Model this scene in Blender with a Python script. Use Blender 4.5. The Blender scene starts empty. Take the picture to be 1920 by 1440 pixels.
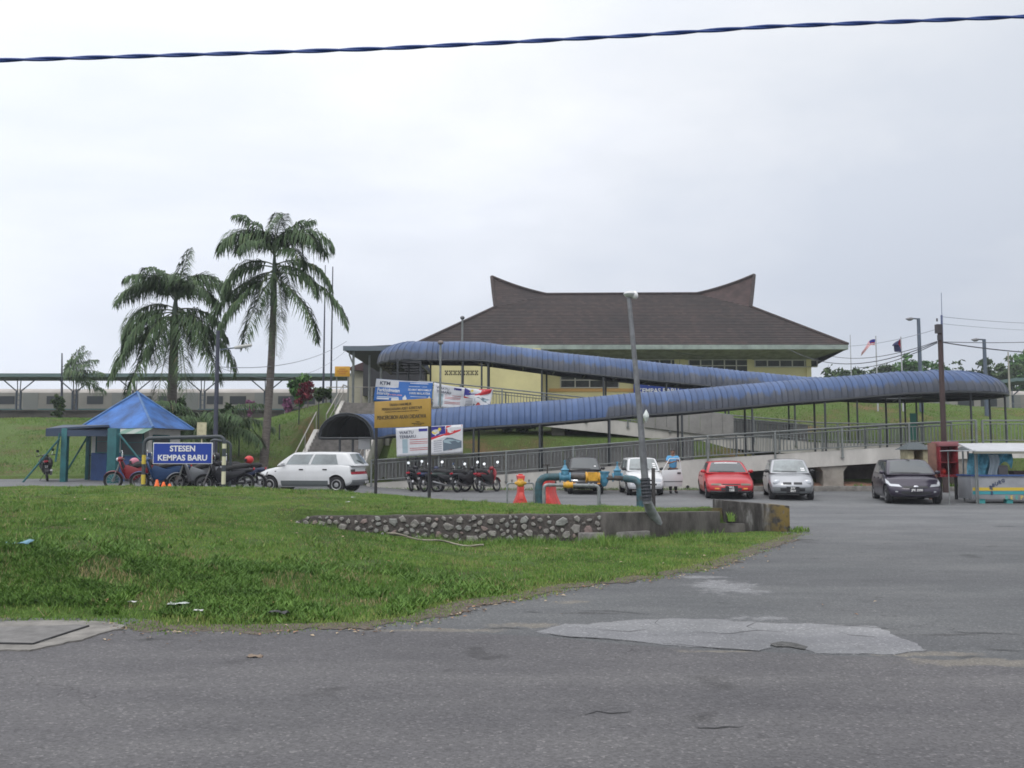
import bpy, bmesh, math, random
import numpy as np
from mathutils import Vector, Matrix, noise as mnoise
R = math.radians
rnd = random.Random(7)
SC = bpy.context.scene
COL = SC.collection

# ---------------------------------------------------------------- camera, sky, sun, exposure
FPX, PITCH, CAMH = 1700.0, math.atan(132/1700.0), 1.6
cam_d = bpy.data.cameras.new('camera'); cam = bpy.data.objects.new('camera', cam_d); COL.objects.link(cam)
cam_d.sensor_width = 36; cam_d.lens = 36*FPX/1920; cam_d.clip_end = 3000; cam_d.clip_start = .05
cam.location = (0, 0, CAMH); cam.rotation_euler = (R(90)+PITCH, 0, 0)
SC.camera = cam
SC.view_settings.view_transform = 'Standard'; SC.view_settings.look = 'None'
SC.view_settings.exposure = 0.0; SC.view_settings.gamma = 1.0; SC.view_settings.use_curve_mapping = False
SC.cycles.use_denoising = True
SC.cycles.filter_width = 1.7
SUN_EL, SUN_AZ = R(52), R(205)          # high behind thin cloud, behind the camera to the left
W = bpy.data.worlds.new('World'); SC.world = W; W.use_nodes = True
nt = W.node_tree; nt.nodes.clear()
def N(tree, typ, **kw):
    n = tree.nodes.new(typ)
    for k, v in kw.items():
        if k == 'inp':
            for a, b in v.items(): n.inputs[a].default_value = b
        else: setattr(n, k, v)
    return n
def ramp(tree, stops, interp='LINEAR'):
    n = tree.nodes.new('ShaderNodeValToRGB'); n.color_ramp.interpolation = interp
    e = n.color_ramp.elements
    while len(e) < len(stops): e.new(.5)
    for el, (p, c) in zip(e, stops):
        el.position = p; el.color = tuple(c)+(1,) if len(c) == 3 else c
    return n
L = nt.links.new
sky = N(nt, 'ShaderNodeTexSky'); sky.sky_type = 'NISHITA'; sky.sun_disc = False
sky.sun_elevation = SUN_EL; sky.sun_rotation = SUN_AZ
tc = N(nt, 'ShaderNodeTexCoord')
sep = N(nt, 'ShaderNodeSeparateXYZ'); L(tc.outputs['Generated'], sep.inputs[0])
# overcast: brighter overhead than at the horizon, broken by soft cloud
el = N(nt, 'ShaderNodeMapRange', inp={1: 0.0, 2: 1.0, 3: 0.0, 4: 1.0}); L(sep.outputs['Z'], el.inputs[0])
base = ramp(nt, [(0.0, (.67, .72, .81)), (.10, (.73, .775, .87)), (.26, (.90, .94, 1.02)), (.42, (1.03, 1.06, 1.11)), (1.0, (2.0, 2.0, 2.05))]); L(el.outputs[0], base.inputs[0])
mp = N(nt, 'ShaderNodeMapping', inp={'Scale': (1.2, 1.2, 3.4), 'Location': (.35, .1, .2), 'Rotation': (0, .12, 0)}); L(tc.outputs['Generated'], mp.inputs[0])
n1 = N(nt, 'ShaderNodeTexNoise', inp={'Scale': 1.55, 'Detail': 6.0, 'Roughness': .52, 'Distortion': .25}); L(mp.outputs[0], n1.inputs['Vector'])
r1 = ramp(nt, [(.34, (.88, .90, .93)), (.50, (1.0, 1.0, 1.0)), (.66, (1.12, 1.11, 1.10))]); L(n1.outputs[0], r1.inputs[0])
mul = N(nt, 'ShaderNodeMix', data_type='RGBA', blend_type='MULTIPLY'); mul.inputs[0].default_value = 1
L(base.outputs[0], mul.inputs[6]); L(r1.outputs[0], mul.inputs[7])
# the cloud is thinner towards the sun's side (left), thicker to the right
lr = N(nt, 'ShaderNodeMapRange', inp={1: -.5, 2: .55, 3: 1.12, 4: .84}); L(sep.outputs['X'], lr.inputs[0])
mul2 = N(nt, 'ShaderNodeVectorMath', operation='SCALE'); L(mul.outputs[2], mul2.inputs[0]); L(lr.outputs[0], mul2.inputs['Scale'])
fb_ = N(nt, 'ShaderNodeMapRange', inp={1: -.8, 2: .1, 3: 1.15, 4: 1.0}); L(sep.outputs['Y'], fb_.inputs[0])      # sky brightened out of view behind the camera to lift upright walls
fb10 = N(nt, 'ShaderNodeMath', operation='MULTIPLY', inp={1: 10.0}); L(fb_.outputs[0], fb10.inputs[0])
sc10 = N(nt, 'ShaderNodeVectorMath', operation='SCALE'); L(mul2.outputs[0], sc10.inputs[0]); L(fb10.outputs[0], sc10.inputs['Scale'])
mx = N(nt, 'ShaderNodeMix', data_type='RGBA'); mx.inputs[0].default_value = .94
L(sky.outputs[0], mx.inputs[6]); L(sc10.outputs[0], mx.inputs[7])
bg = N(nt, 'ShaderNodeBackground'); bg.inputs['Strength'].default_value = .1; L(mx.outputs[2], bg.inputs[0])
wo = N(nt, 'ShaderNodeOutputWorld'); L(bg.outputs[0], wo.inputs[0])
sd = bpy.data.lights.new('sun', 'SUN'); sd.energy = .75; sd.angle = R(20); sd.color = (1, .97, .92)
sun = bpy.data.objects.new('sun', sd); COL.objects.link(sun)
sv = Vector((math.sin(SUN_AZ)*math.cos(SUN_EL), math.cos(SUN_AZ)*math.cos(SUN_EL), math.sin(SUN_EL)))
sun.rotation_euler = sv.to_track_quat('Z', 'Y').to_euler()

# ---------------------------------------------------------------- helpers
CP, SP = math.cos(PITCH), math.sin(PITCH)
def P(px, py, Y):
    dx = (px-960)/FPX; dy = (720-py)/FPX; t = Y/(CP-dy*SP)
    return Vector((t*dx, Y, CAMH+t*(SP+dy*CP)))
def Gz(px, py, z=0.0):
    dx = (px-960)/FPX; dy = (720-py)/FPX; t = (z-CAMH)/(SP+dy*CP)
    return Vector((t*dx, t*(CP-dy*SP), z))
def sm(t): t = max(0., min(1., t)); return t*t*(3-2*t)
def itp(x, xs, ys): return float(np.interp(x, xs, ys))
def tag(o, label=None, cat=None, group=None, kind=None):
    if label: o['label'] = label
    if cat: o['category'] = cat
    if group: o['group'] = group
    if kind: o['kind'] = kind
    return o
def thing(name, label, cat, loc=(0, 0, 0), rz=0, group=None):
    o = bpy.data.objects.new(name, None); COL.objects.link(o); o.location = loc; o.rotation_euler = (0, 0, rz)
    o.empty_display_size = .2
    return tag(o, label, cat, group)
def copy_tree(o, parent=None):
    c = o.copy(); COL.objects.link(c); c.parent = parent
    for ch in list(o.children): copy_tree(ch, c)
    return c

class MB:
    def __init__(s): s.v = []; s.f = []; s.m = []; s.uv = None
    def add(s, vs, fs, mi=0):
        b = len(s.v); s.v += [tuple(p) for p in vs]
        s.f += [tuple(i+b for i in f) for f in fs]; s.m += [mi]*len(fs); return s
    def box(s, c, d, mi=0, rz=0, M=None):
        x, y, z = d[0]/2, d[1]/2, d[2]/2
        vs = [Vector((i*x, j*y, k*z)) for i in (-1, 1) for j in (-1, 1) for k in (-1, 1)]
        if M is not None: vs = [M @ v for v in vs]
        elif rz: q = Matrix.Rotation(rz, 3, 'Z'); vs = [q @ v for v in vs]
        c = Vector(c); vs = [v+c for v in vs]
        return s.add(vs, [(0, 1, 3, 2), (4, 6, 7, 5), (0, 4, 5, 1), (2, 3, 7, 6), (0, 2, 6, 4), (1, 5, 7, 3)], mi)
    def b2(s, lo, hi, mi=0): return s.box([(a+b)/2 for a, b in zip(lo, hi)], [abs(b-a) for a, b in zip(lo, hi)], mi)
    def ring(s, c, ax, r, n, ref=None):
        ax = Vector(ax).normalized(); u = ax.orthogonal().normalized() if ref is None else (Vector(ref)-Vector(ref).dot(ax)*ax).normalized()
        w = ax.cross(u)
        rr = r if isinstance(r, tuple) else (r, r)
        return [Vector(c)+u*rr[0]*math.cos(2*math.pi*i/n)+w*rr[1]*math.sin(2*math.pi*i/n) for i in range(n)]
    def tube(s, pts, r, n=8, mi=0, caps=True, closed=False):
        pts = [Vector(p) for p in pts]; k = len(pts); vs = []; ref = None
        rs = r if isinstance(r, (list, tuple)) else [r]*k
        for i, p in enumerate(pts):
            a = pts[i-1] if (i > 0 or closed) else p; b = pts[(i+1) % k] if (i < k-1 or closed) else p
            ax = (b-a).normalized() if (b-a).length > 1e-9 else Vector((0, 0, 1))
            if ref is None: ref = ax.orthogonal()
            ref = ref-ref.dot(ax)*ax
            if ref.length < 1e-6: ref = ax.orthogonal()
            ref.normalize(); vs += s.ring(p, ax, rs[i], n, ref)
        fs = []
        for i in range(k if closed else k-1):
            a = i*n; b = ((i+1) % k)*n
            fs += [(a+j, a+(j+1) % n, b+(j+1) % n, b+j) for j in range(n)]
        if caps and not closed: fs += [tuple(reversed(range(n))), tuple(range((k-1)*n, k*n))]
        return s.add(vs, fs, mi)
    def cyl(s, a, b, r0, r1=None, n=12, mi=0): return s.tube([a, b], [r0, r0 if r1 is None else r1], n, mi)
    def lathe(s, c, ax, prof, n=16, mi=0, ref=None):
        c = Vector(c); ax = Vector(ax).normalized(); vs = []
        ref = ax.orthogonal() if ref is None else ref
        for (t, r) in prof: vs += s.ring(c+ax*t, ax, max(r, 1e-4), n, ref)
        fs = []
        for i in range(len(prof)-1): fs += [(i*n+j, i*n+(j+1) % n, (i+1)*n+(j+1) % n, (i+1)*n+j) for j in range(n)]
        fs += [tuple(reversed(range(n))), tuple(range((len(prof)-1)*n, len(prof)*n))]
        return s.add(vs, fs, mi)
    def ball(s, c, r, n=10, mi=0):
        r = r if isinstance(r, tuple) else (r, r, r); c = Vector(c); vs = []; fs = []; m = n//2+1
        for i in range(m+1):
            th = math.pi*i/m
            for j in range(n):
                ph = 2*math.pi*j/n; vs.append(c+Vector((r[0]*math.sin(th)*math.cos(ph), r[1]*math.sin(th)*math.sin(ph), r[2]*math.cos(th))))
        for i in range(m): fs += [(i*n+j, (i+1)*n+j, (i+1)*n+(j+1) % n, i*n+(j+1) % n) for j in range(n)]
        return s.add(vs, fs, mi)
    def prism(s, poly, off, mi=0):
        poly = [Vector(p) for p in poly]; off = Vector(off); n = len(poly)
        return s.add(poly+[p+off for p in poly], [tuple(range(n)), tuple(reversed(range(n, 2*n)))]+[(i, i+n, (i+1) % n+n, (i+1) % n) for i in range(n)], mi)
    def grid(s, nu, nv, fn, mi=0, skip=None):
        vs = [fn(i/nu, j/nv) for i in range(nu+1) for j in range(nv+1)]
        fs = [(i*(nv+1)+j, (i+1)*(nv+1)+j, (i+1)*(nv+1)+j+1, i*(nv+1)+j+1) for i in range(nu) for j in range(nv)]
        return s.add(vs, fs, mi)
    def build(s, name, mat, parent=None, smooth=None, bevel=0, recalc=True, mx=None, loc=None):
        me = bpy.data.meshes.new(name); me.from_pydata(s.v, [], s.f)
        for m in (mat if isinstance(mat, (list, tuple)) else [mat]): me.materials.append(m)
        if len(me.materials) > 1: me.polygons.foreach_set('material_index', s.m)
        if recalc or bevel:
            bm = bmesh.new(); bm.from_mesh(me); bmesh.ops.remove_doubles(bm, verts=bm.verts, dist=1e-5)
            bmesh.ops.recalc_face_normals(bm, faces=bm.faces)
            if bevel:
                es = [e for e in bm.edges if len(e.link_faces) == 2 and e.calc_face_angle(0) > R(30)]
                bmesh.ops.bevel(bm, geom=es, offset=bevel, segments=2, affect='EDGES', profile=.5, clamp_overlap=True)
            bm.to_mesh(me); bm.free()
        if smooth is not None or bevel:
            me.polygons.foreach_set('use_smooth', [True]*len(me.polygons))
            me.set_sharp_from_angle(angle=R(smooth if smooth else 40))
        me.update()
        o = bpy.data.objects.new(name, me); COL.objects.link(o)
        if mx is not None: me.transform(mx)
        if loc is not None: o.location = loc
        if parent is not None: o.parent = parent
        return o

def raw_mesh(name, V, F, mat, parent=None, attr=None):
    """numpy verts (n,3), faces (m,k) all of one size"""
    V = np.asarray(V, dtype=np.float32); F = np.asarray(F, dtype=np.int32); k = F.shape[1]
    me = bpy.data.meshes.new(name); me.vertices.add(len(V)); me.vertices.foreach_set('co', V.ravel())
    me.loops.add(F.size); me.loops.foreach_set('vertex_index', F.ravel())
    me.polygons.add(len(F)); me.polygons.foreach_set('loop_start', np.arange(0, F.size, k, dtype=np.int32))
    me.polygons.foreach_set('loop_total', np.full(len(F), k, dtype=np.int32))
    me.update(calc_edges=True)
    if attr is not None:
        a = me.attributes.new('shade', 'FLOAT', 'POINT'); a.data.foreach_set('value', np.asarray(attr, dtype=np.float32))
    me.materials.append(mat)
    o = bpy.data.objects.new(name, me); COL.objects.link(o)
    if parent is not None: o.parent = parent
    return o

MATS = {}
def mat(name, col, rough=.6, metal=0., var=0., vs=3., bump=0., bs=30., spec=.5, coat=0., col2=None, ior=None, stretch=None, alpha=None):
    if name in MATS: return MATS[name]
    m = bpy.data.materials.new(name); m.use_nodes = True; t = m.node_tree; p = t.nodes['Principled BSDF']
    p.inputs['Base Color'].default_value = (*col, 1); p.inputs['Roughness'].default_value = rough
    p.inputs['Metallic'].default_value = metal; p.inputs['Specular IOR Level'].default_value = spec
    p.inputs['Coat Weight'].default_value = coat; p.inputs['Coat Roughness'].default_value = .06
    if ior: p.inputs['IOR'].default_value = ior
    if var or bump:
        c = N(t, 'ShaderNodeTexCoord'); src = c.outputs['Object']
        if stretch:
            mp = N(t, 'ShaderNodeMapping', inp={'Scale': stretch}); t.links.new(src, mp.inputs[0]); src = mp.outputs[0]
        if var:
            n = N(t, 'ShaderNodeTexNoise', inp={'Scale': vs, 'Detail': 6., 'Roughness': .62}); t.links.new(src, n.inputs['Vector'])
            c2 = col2 if col2 else tuple(x*(1-var) for x in col)
            hi = col if col2 else tuple(min(1, x*(1+var*.6)) for x in col)
            r = ramp(t, [(.36, c2), (.64, hi)]); t.links.new(n.outputs[0], r.inputs[0]); t.links.new(r.outputs[0], p.inputs['Base Color'])
        if bump:
            n = N(t, 'ShaderNodeTexNoise', inp={'Scale': bs, 'Detail': 4.}); t.links.new(src, n.inputs['Vector'])
            b = N(t, 'ShaderNodeBump', inp={'Strength': bump, 'Distance': .02}); t.links.new(n.outputs[0], b.inputs['Height']); t.links.new(b.outputs[0], p.inputs['Normal'])
    MATS[name] = m; return m

def text_obj(name, s, size, matl, parent=None, ext=.003, bold=0., align='CENTER', mx=None, sx=1.0, fit=None):
    c = bpy.data.curves.new(name, 'FONT'); c.body = s; c.size = size; c.extrude = ext; c.offset = bold; c.align_x = align; c.align_y = 'CENTER'; c.resolution_u = 3
    o = bpy.data.objects.new('tmp', c); COL.objects.link(o)
    bpy.context.view_layer.update()
    me = bpy.data.meshes.new_from_object(o.evaluated_get(bpy.context.evaluated_depsgraph_get()))
    bpy.data.objects.remove(o); bpy.data.curves.remove(c)
    if fit:
        xs_ = [v.co.x for v in me.vertices]; ys_ = [v.co.y for v in me.vertices]; w0, h0 = max(xs_)-min(xs_), max(ys_)-min(ys_)
        me.transform(Matrix.Diagonal((fit[0]/w0, fit[1]/h0, 1, 1)) @ T(-(max(xs_)+min(xs_))/2, -(max(ys_)+min(ys_))/2, 0))
    else: me.transform(Matrix.Diagonal((sx, 1, 1, 1)))
    me.transform(Matrix.Rotation(R(90), 4, 'X'))       # facing -Y
    if mx is not None: me.transform(mx)
    me.materials.clear(); me.materials.append(matl); me.name = name
    t = bpy.data.objects.new(name, me); COL.objects.link(t)
    if parent is not None: t.parent = parent
    return t
def T(x, y, z): return Matrix.Translation((x, y, z))
# ---------------------------------------------------------------- heights
def zp(x, y):        # paved level
    return .5*sm((-2.5-x)/9)*sm((y-11)/13)+.12*sm((y-28)/8)
BANK_FRONT = [(-60, 1166), (0, 1166), (228, 1170), (240, 1187), (500, 1185), (700, 1180), (820, 1163), (870, 1142), (920, 1131), (1000, 1123), (1080, 1103),
              (1200, 1089), (1270, 1079), (1330, 1068), (1390, 1050), (1440, 1030), (1490, 1012), (1512, 1003), (1490, 994), (1475, 990)]
bf = [Gz(a, b, 0.0) for a, b in BANK_FRONT]
BANK = [(-30, 8.6), (-14, 8.6)]+[(v.x, v.y) for v in bf]+[(5.6, 19.9), (4.6, 19.9), (3.4, 19.4), (2.6, 20.2), (.6, 21.9), (-.6, 22.3), (-2.2, 23.2), (-3.7, 24.8), (-6, 26.0), (-9, 25.8), (-14, 25.5), (-30, 25.5)]
BP = np.array(BANK)
def sdist(x, y):     # signed distance, inside positive; arrays
    x = np.atleast_1d(np.asarray(x, float)); y = np.atleast_1d(np.asarray(y, float))
    d = np.full(x.shape, 1e9); ins = np.zeros(x.shape, bool)
    for i in range(len(BP)):
        ax, ay = BP[i]; bx, by = BP[(i+1) % len(BP)]
        ex, ey = bx-ax, by-ay; t = np.clip(((x-ax)*ex+(y-ay)*ey)/(ex*ex+ey*ey), 0, 1)
        d = np.minimum(d, np.hypot(x-ax-t*ex, y-ay-t*ey))
        c = ((ay > y) != (by > y)) & (x < (bx-ax)*(y-ay)/(by-ay+1e-12)+ax); ins ^= c
    return np.where(ins, d, -d)
def wall_y(x): return itp(x, [-3.9, 1.7, 4.2], [16.5, 16.9, 18.6])
def zb(x, y, d=1.0):
    s = sm((.5-x)/8)
    pl = itp(y, [8.2, 9.4, 10.9, 13, 17, 21.5, 26], [0, .14, .50, .60, .68, .83, .62])
    pr = itp(y, [8, 12, 15, 16.5, 19.5], [0, .02, .0, -.06, .03])
    fr = s*pl+(1-s)*pr
    tp = s*pl+(1-s)*itp(y, [16, 19, 23], [.47, .50, .42])
    behind = y > wall_y(x)+.12 and -6.5 < x < 4.4
    k = sm((x+6.4)/2.4) if behind and x < -4.0 else 1.0 if behind else 0.0
    if x < -3.95: k *= sm((y-16.2)/1.4)
    z = fr+(tp-fr)*k
    z += .035*mnoise.noise((x*.9, y*.9, 0))*(1 if y > 9 else .3)+.02*mnoise.noise((x*2.7, y*2.7, 4))*s
    e = sm(d/.55)
    base = zp(x, y)
    return (base-.05)*(1-e)+max(z, base+.01)*e if d > 0 else base-.08
def zh(x, y):        # hillside behind the car park
    mid = itp(y, [37.2, 38.4, 39.9, 42.5, 45, 48, 54, 60, 75, 100], [.08, .12, .5, 2.35, 2.9, 3.5, 4.2, 4.2, 4.1, 4.0])
    rgt = itp(y, [37.2, 38.4, 42.5, 45.4, 47, 54, 60, 100], [.08, .10, 1.5, 2.0, 3.1, 4.3, 4.4, 4.1])
    lft = itp(y, [34, 37.2, 40, 46, 51, 58, 75, 100], [.62, .75, 1.2, 2.7, 3.55, 3.9, 4.0, 4.0])
    hump = .75*math.exp(-((x-20)/5.5)**2)*sm((y-47)/6)
    knl = itp(y, [34, 38.2, 40, 45, 50, 54, 75], [.45, .5, 1.2, 3.4, 4.5, 4.25, 4.0])
    a = sm((x-8)/4); b = sm((-9.4-x)/5.5); c = sm((-5.2-x)/1.2)
    z = mid*(1-a)+rgt*a+hump
    z = z*(1-c)+knl*c
    z = z*(1-b)+lft*b
    if -10.0 < x < -5.9 and 38 < y < 53.2:      # cut for the stairs
        z = min(z, max(.3, .5+(y-39.5)*.40-1.0))
    return z+.06*mnoise.noise((x*.45, y*.45, 2))*sm((y-39)/3)

# ---------------------------------------------------------------- asphalt, concrete, soil, turf materials
def asphalt(name, col, patch, speck=.35, graze_pale=None, cracked=False, spots=()):  # graze_pale: how far the painted grazing light pales the distant colour
    m = bpy.data.materials.new(name); m.use_nodes = True; t = m.node_tree; p = t.nodes['Principled BSDF']; lk = t.links.new
    p.inputs['Roughness'].default_value = .86; p.inputs['Specular IOR Level'].default_value = .3
    c = N(t, 'ShaderNodeTexCoord')
    big = N(t, 'ShaderNodeTexNoise', inp={'Scale': .38, 'Detail': 7., 'Roughness': .6}); lk(c.outputs['Object'], big.inputs['Vector'])
    r0 = ramp(t, [(.33, patch), (.66, col)]); lk(big.outputs[0], r0.inputs[0])
    mp = N(t, 'ShaderNodeMapping', inp={'Scale': (.5, 1.7, 1), 'Rotation': (0, 0, .3)}); lk(c.outputs['Object'], mp.inputs[0])
    st = N(t, 'ShaderNodeTexNoise', inp={'Scale': 1.6, 'Detail': 5.}); lk(mp.outputs[0], st.inputs['Vector'])
    r1 = ramp(t, [(.33, (.90, .90, .91)), (.64, (1.07, 1.07, 1.06))]); lk(st.outputs[0], r1.inputs[0])
    m1 = N(t, 'ShaderNodeMix', data_type='RGBA', blend_type='MULTIPLY'); m1.inputs[0].default_value = 1; lk(r0.outputs[0], m1.inputs[6]); lk(r1.outputs[0], m1.inputs[7])
    v = N(t, 'ShaderNodeTexVoronoi', inp={'Scale': 62.}); lk(c.outputs['Object'], v.inputs['Vector'])
    sp = N(t, 'ShaderNodeSeparateColor'); lk(v.outputs['Color'], sp.inputs[0])
    r2 = ramp(t, [(0, (1-speck*.8, 1-speck*.8, 1-speck*.8)), (.55, (1, 1, 1)), (.92, (1.10, 1.10, 1.10)), (.99, (1.6, 1.58, 1.55))]); lk(sp.outputs[0], r2.inputs[0])
    m2 = N(t, 'ShaderNodeMix', data_type='RGBA', blend_type='MULTIPLY'); m2.inputs[0].default_value = 1; lk(m1.outputs[2], m2.inputs[6]); lk(r2.outputs[0], m2.inputs[7])
    cr = N(t, 'ShaderNodeTexVoronoi', feature='DISTANCE_TO_EDGE', inp={'Scale': 1.3 if cracked else .75}); 
    wn = N(t, 'ShaderNodeTexNoise', inp={'Scale': 2.5, 'Detail': 6.}); lk(c.outputs['Object'], wn.inputs['Vector'])
    ad = N(t, 'ShaderNodeVectorMath', operation='MULTIPLY_ADD', inp={1: (.9, .9, .9)}); lk(wn.outputs['Color'], ad.inputs[0]); lk(c.outputs['Object'], ad.inputs[2])
    lk(ad.outputs[0], cr.inputs['Vector'])
    rc = ramp(t, [(.0, (.55, .55, .55)), (.008, (1, 1, 1))]); lk(cr.outputs['Distance'], rc.inputs[0])
    gate = ramp(t, [(.52, (0, 0, 0)), (.6, (1, 1, 1))] if not cracked else [(.30, (.0, .0, .0)), (.42, (.75, .75, .75))]); lk(big.outputs[0], gate.inputs[0])
    m3 = N(t, 'ShaderNodeMix', data_type='RGBA', blend_type='MULTIPLY'); lk(gate.outputs[0], m3.inputs[0]); lk(m2.outputs[2], m3.inputs[6]); lk(rc.outputs[0], m3.inputs[7])
    # broad tyre-polished lanes and oil stains
    mp2 = N(t, 'ShaderNodeMapping', inp={'Scale': (.05, .55, 1), 'Rotation': (0, 0, .05)}); lk(c.outputs['Object'], mp2.inputs[0]); ln_ = N(t, 'ShaderNodeTexNoise', inp={'Scale': 1.3, 'Detail': 2.}); lk(mp2.outputs[0], ln_.inputs['Vector'])
    r4 = ramp(t, [(.36, (.89, .89, .90)), (.62, (1.08, 1.08, 1.07))]); lk(ln_.outputs[0], r4.inputs[0])
    oil = N(t, 'ShaderNodeTexNoise', inp={'Scale': 1.15, 'Detail': 3.}); lk(c.outputs['Object'], oil.inputs['Vector']); r5 = ramp(t, [(.27, (.62, .62, .62)), (.34, (1, 1, 1))]); lk(oil.outputs[0], r5.inputs[0])
    m4 = N(t, 'ShaderNodeMix', data_type='RGBA', blend_type='MULTIPLY'); m4.inputs[0].default_value = 1; lk(m3.outputs[2], m4.inputs[6]); lk(r4.outputs[0], m4.inputs[7])
    m5 = N(t, 'ShaderNodeMix', data_type='RGBA', blend_type='MULTIPLY'); m5.inputs[0].default_value = 1; lk(m4.outputs[2], m5.inputs[6]); lk(r5.outputs[0], m5.inputs[7])
    last = m5.outputs[2]
    if graze_pale:      # grazing-light paleness painted into the colour, growing with distance towards the ramp
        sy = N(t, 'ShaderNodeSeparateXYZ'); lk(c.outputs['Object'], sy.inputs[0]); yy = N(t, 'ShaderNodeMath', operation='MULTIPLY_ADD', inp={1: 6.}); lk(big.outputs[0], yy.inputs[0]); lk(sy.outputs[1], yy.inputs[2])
        mr = N(t, 'ShaderNodeMapRange', inp={1: 18.5, 2: 25., 3: 1.0, 4: graze_pale}); lk(yy.outputs[0], mr.inputs[0]); vs_ = N(t, 'ShaderNodeVectorMath', operation='SCALE'); lk(last, vs_.inputs[0]); lk(mr.outputs[0], vs_.inputs['Scale']); last = vs_.outputs[0]
    for (sx0, sy0, srx, sry, scol, thr) in spots:      # dusty or worn areas with their own ragged outline
        q = Gz(sx0, sy0); mpp = N(t, 'ShaderNodeMapping', inp={'Location': (-q.x/srx, -q.y/sry, 0), 'Scale': (1/srx, 1/sry, 0)}); lk(c.outputs['Object'], mpp.inputs[0])
        ln2 = N(t, 'ShaderNodeVectorMath', operation='LENGTH'); lk(mpp.outputs[0], ln2.inputs[0]); fo = N(t, 'ShaderNodeMapRange', inp={1: 0., 2: 1., 3: .34, 4: -.25}); lk(ln2.outputs['Value'], fo.inputs[0])
        nz = N(t, 'ShaderNodeTexNoise', inp={'Scale': 3.4, 'Detail': 9., 'Roughness': .72}); lk(c.outputs['Object'], nz.inputs['Vector']); ad2 = N(t, 'ShaderNodeMath', operation='ADD'); lk(nz.outputs[0], ad2.inputs[0]); lk(fo.outputs[0], ad2.inputs[1])
        rr_ = ramp(t, [(thr, (0, 0, 0)), (thr+.13, (.85, .85, .85))]); lk(ad2.outputs[0], rr_.inputs[0]); mxx = N(t, 'ShaderNodeMix', data_type='RGBA'); lk(rr_.outputs[0], mxx.inputs[0]); lk(last, mxx.inputs[6])
        cs_ = N(t, 'ShaderNodeVectorMath', operation='MULTIPLY', inp={1: scol}); lk(r2.outputs[0], cs_.inputs[0]); lk(cs_.outputs[0], mxx.inputs[7]); last = mxx.outputs[2]
    lk(last, p.inputs['Base Color'])
    b = N(t, 'ShaderNodeBump', inp={'Strength': .5, 'Distance': .006}); lk(v.outputs['Distance'], b.inputs['Height']); lk(b.outputs[0], p.inputs['Normal'])
    return m
DUST, PALE, DARKW = (.165, .152, .132), (.205, .208, .215), (.060, .060, .062)
SPOTS = [(1360, 1100, 1.15, 1.5, PALE, .60), (1310, 1082, 1.0, .5, PALE, .62), (1420, 1160, 1.3, .5, PALE, .66), (1860, 1243, 1.7, .38, DUST, .58), (1740, 1226, 1.1, .25, DUST, .60), (820, 1182, 1.4, .26, DUST, .58), (1000, 1172, 1.2, .4, DUST, .62), (1060, 1128, .9, .4, DUST, .66), (1340, 1222, 1.5, .16, DUST, .66), (1120, 1150, .9, .25, DARKW, .66), (1480, 1012, 1.5, 1.6, DARKW, .62), (1770, 1190, 1.2, .2, DARKW, .66), (300, 1200, 2.2, .3, DARKW, .72)]
M_ROAD = asphalt('road_asphalt', (.111, .1075, .1115), (.092, .090, .094), spots=SPOTS[3:7]+SPOTS[8:9]+SPOTS[12:])
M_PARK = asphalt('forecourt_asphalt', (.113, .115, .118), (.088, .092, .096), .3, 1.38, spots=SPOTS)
M_PATCH = asphalt('grey_concrete_patch', (.215, .217, .226), (.150, .153, .16), .15, None, True)
M_SLAB = mat('worn_concrete', (.19, .18, .165), .9, var=.35, vs=4, bump=.5, bs=40)
M_SOIL = mat('brown_soil', (.115, .095, .075), .95, var=.5, vs=9, bump=.8, bs=25, col2=(.060, .048, .036))
def turf(name, greens, soil, s1=.9):
    m = bpy.data.materials.new(name); m.use_nodes = True; t = m.node_tree; p = t.nodes['Principled BSDF']; lk = t.links.new
    p.inputs['Roughness'].default_value = .9; p.inputs['Specular IOR Level'].default_value = .15
    c = N(t, 'ShaderNodeTexCoord')
    a = N(t, 'ShaderNodeTexNoise', inp={'Scale': s1, 'Detail': 8., 'Roughness': .68}); lk(c.outputs['Object'], a.inputs['Vector'])
    r = ramp(t, [(.33, soil), (.43, greens[0]), (.52, greens[1]), (.68, greens[2])]); lk(a.outputs[0], r.inputs[0])
    f = N(t, 'ShaderNodeTexNoise', inp={'Scale': 22., 'Detail': 5., 'Roughness': .7}); lk(c.outputs['Object'], f.inputs['Vector'])
    r2 = ramp(t, [(.3, (.55, .6, .5)), (.7, (1.3, 1.28, 1.2))]); lk(f.outputs[0], r2.inputs[0])
    mm = N(t, 'ShaderNodeMix', data_type='RGBA', blend_type='MULTIPLY'); mm.inputs[0].default_value = 1; lk(r.outputs[0], mm.inputs[6]); lk(r2.outputs[0], mm.inputs[7])
    lk(mm.outputs[2], p.inputs['Base Color'])
    b = N(t, 'ShaderNodeBump', inp={'Strength': .9, 'Distance': .05}); lk(f.outputs[0], b.inputs['Height']); lk(b.outputs[0], p.inputs['Normal'])
    return m
M_TURF = turf('verge_turf', [(.062, .092, .028), (.078, .130, .032), (.095, .155, .038)], (.115, .088, .052))
M_HILL = turf('hill_turf', [(.095, .110, .040), (.095, .140, .042), (.110, .160, .046)], (.18, .115, .068), .35)
def blade_mat(name, stops):
    m = bpy.data.materials.new(name); m.use_nodes = True; t = m.node_tree; p = t.nodes['Principled BSDF']
    p.inputs['Roughness'].default_value = .65; p.inputs['Specular IOR Level'].default_value = .25
    a = N(t, 'ShaderNodeAttribute', attribute_name='shade'); r = ramp(t, stops); t.links.new(a.outputs['Fac'], r.inputs[0]); t.links.new(r.outputs[0], p.inputs['Base Color'])
    return m
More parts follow.
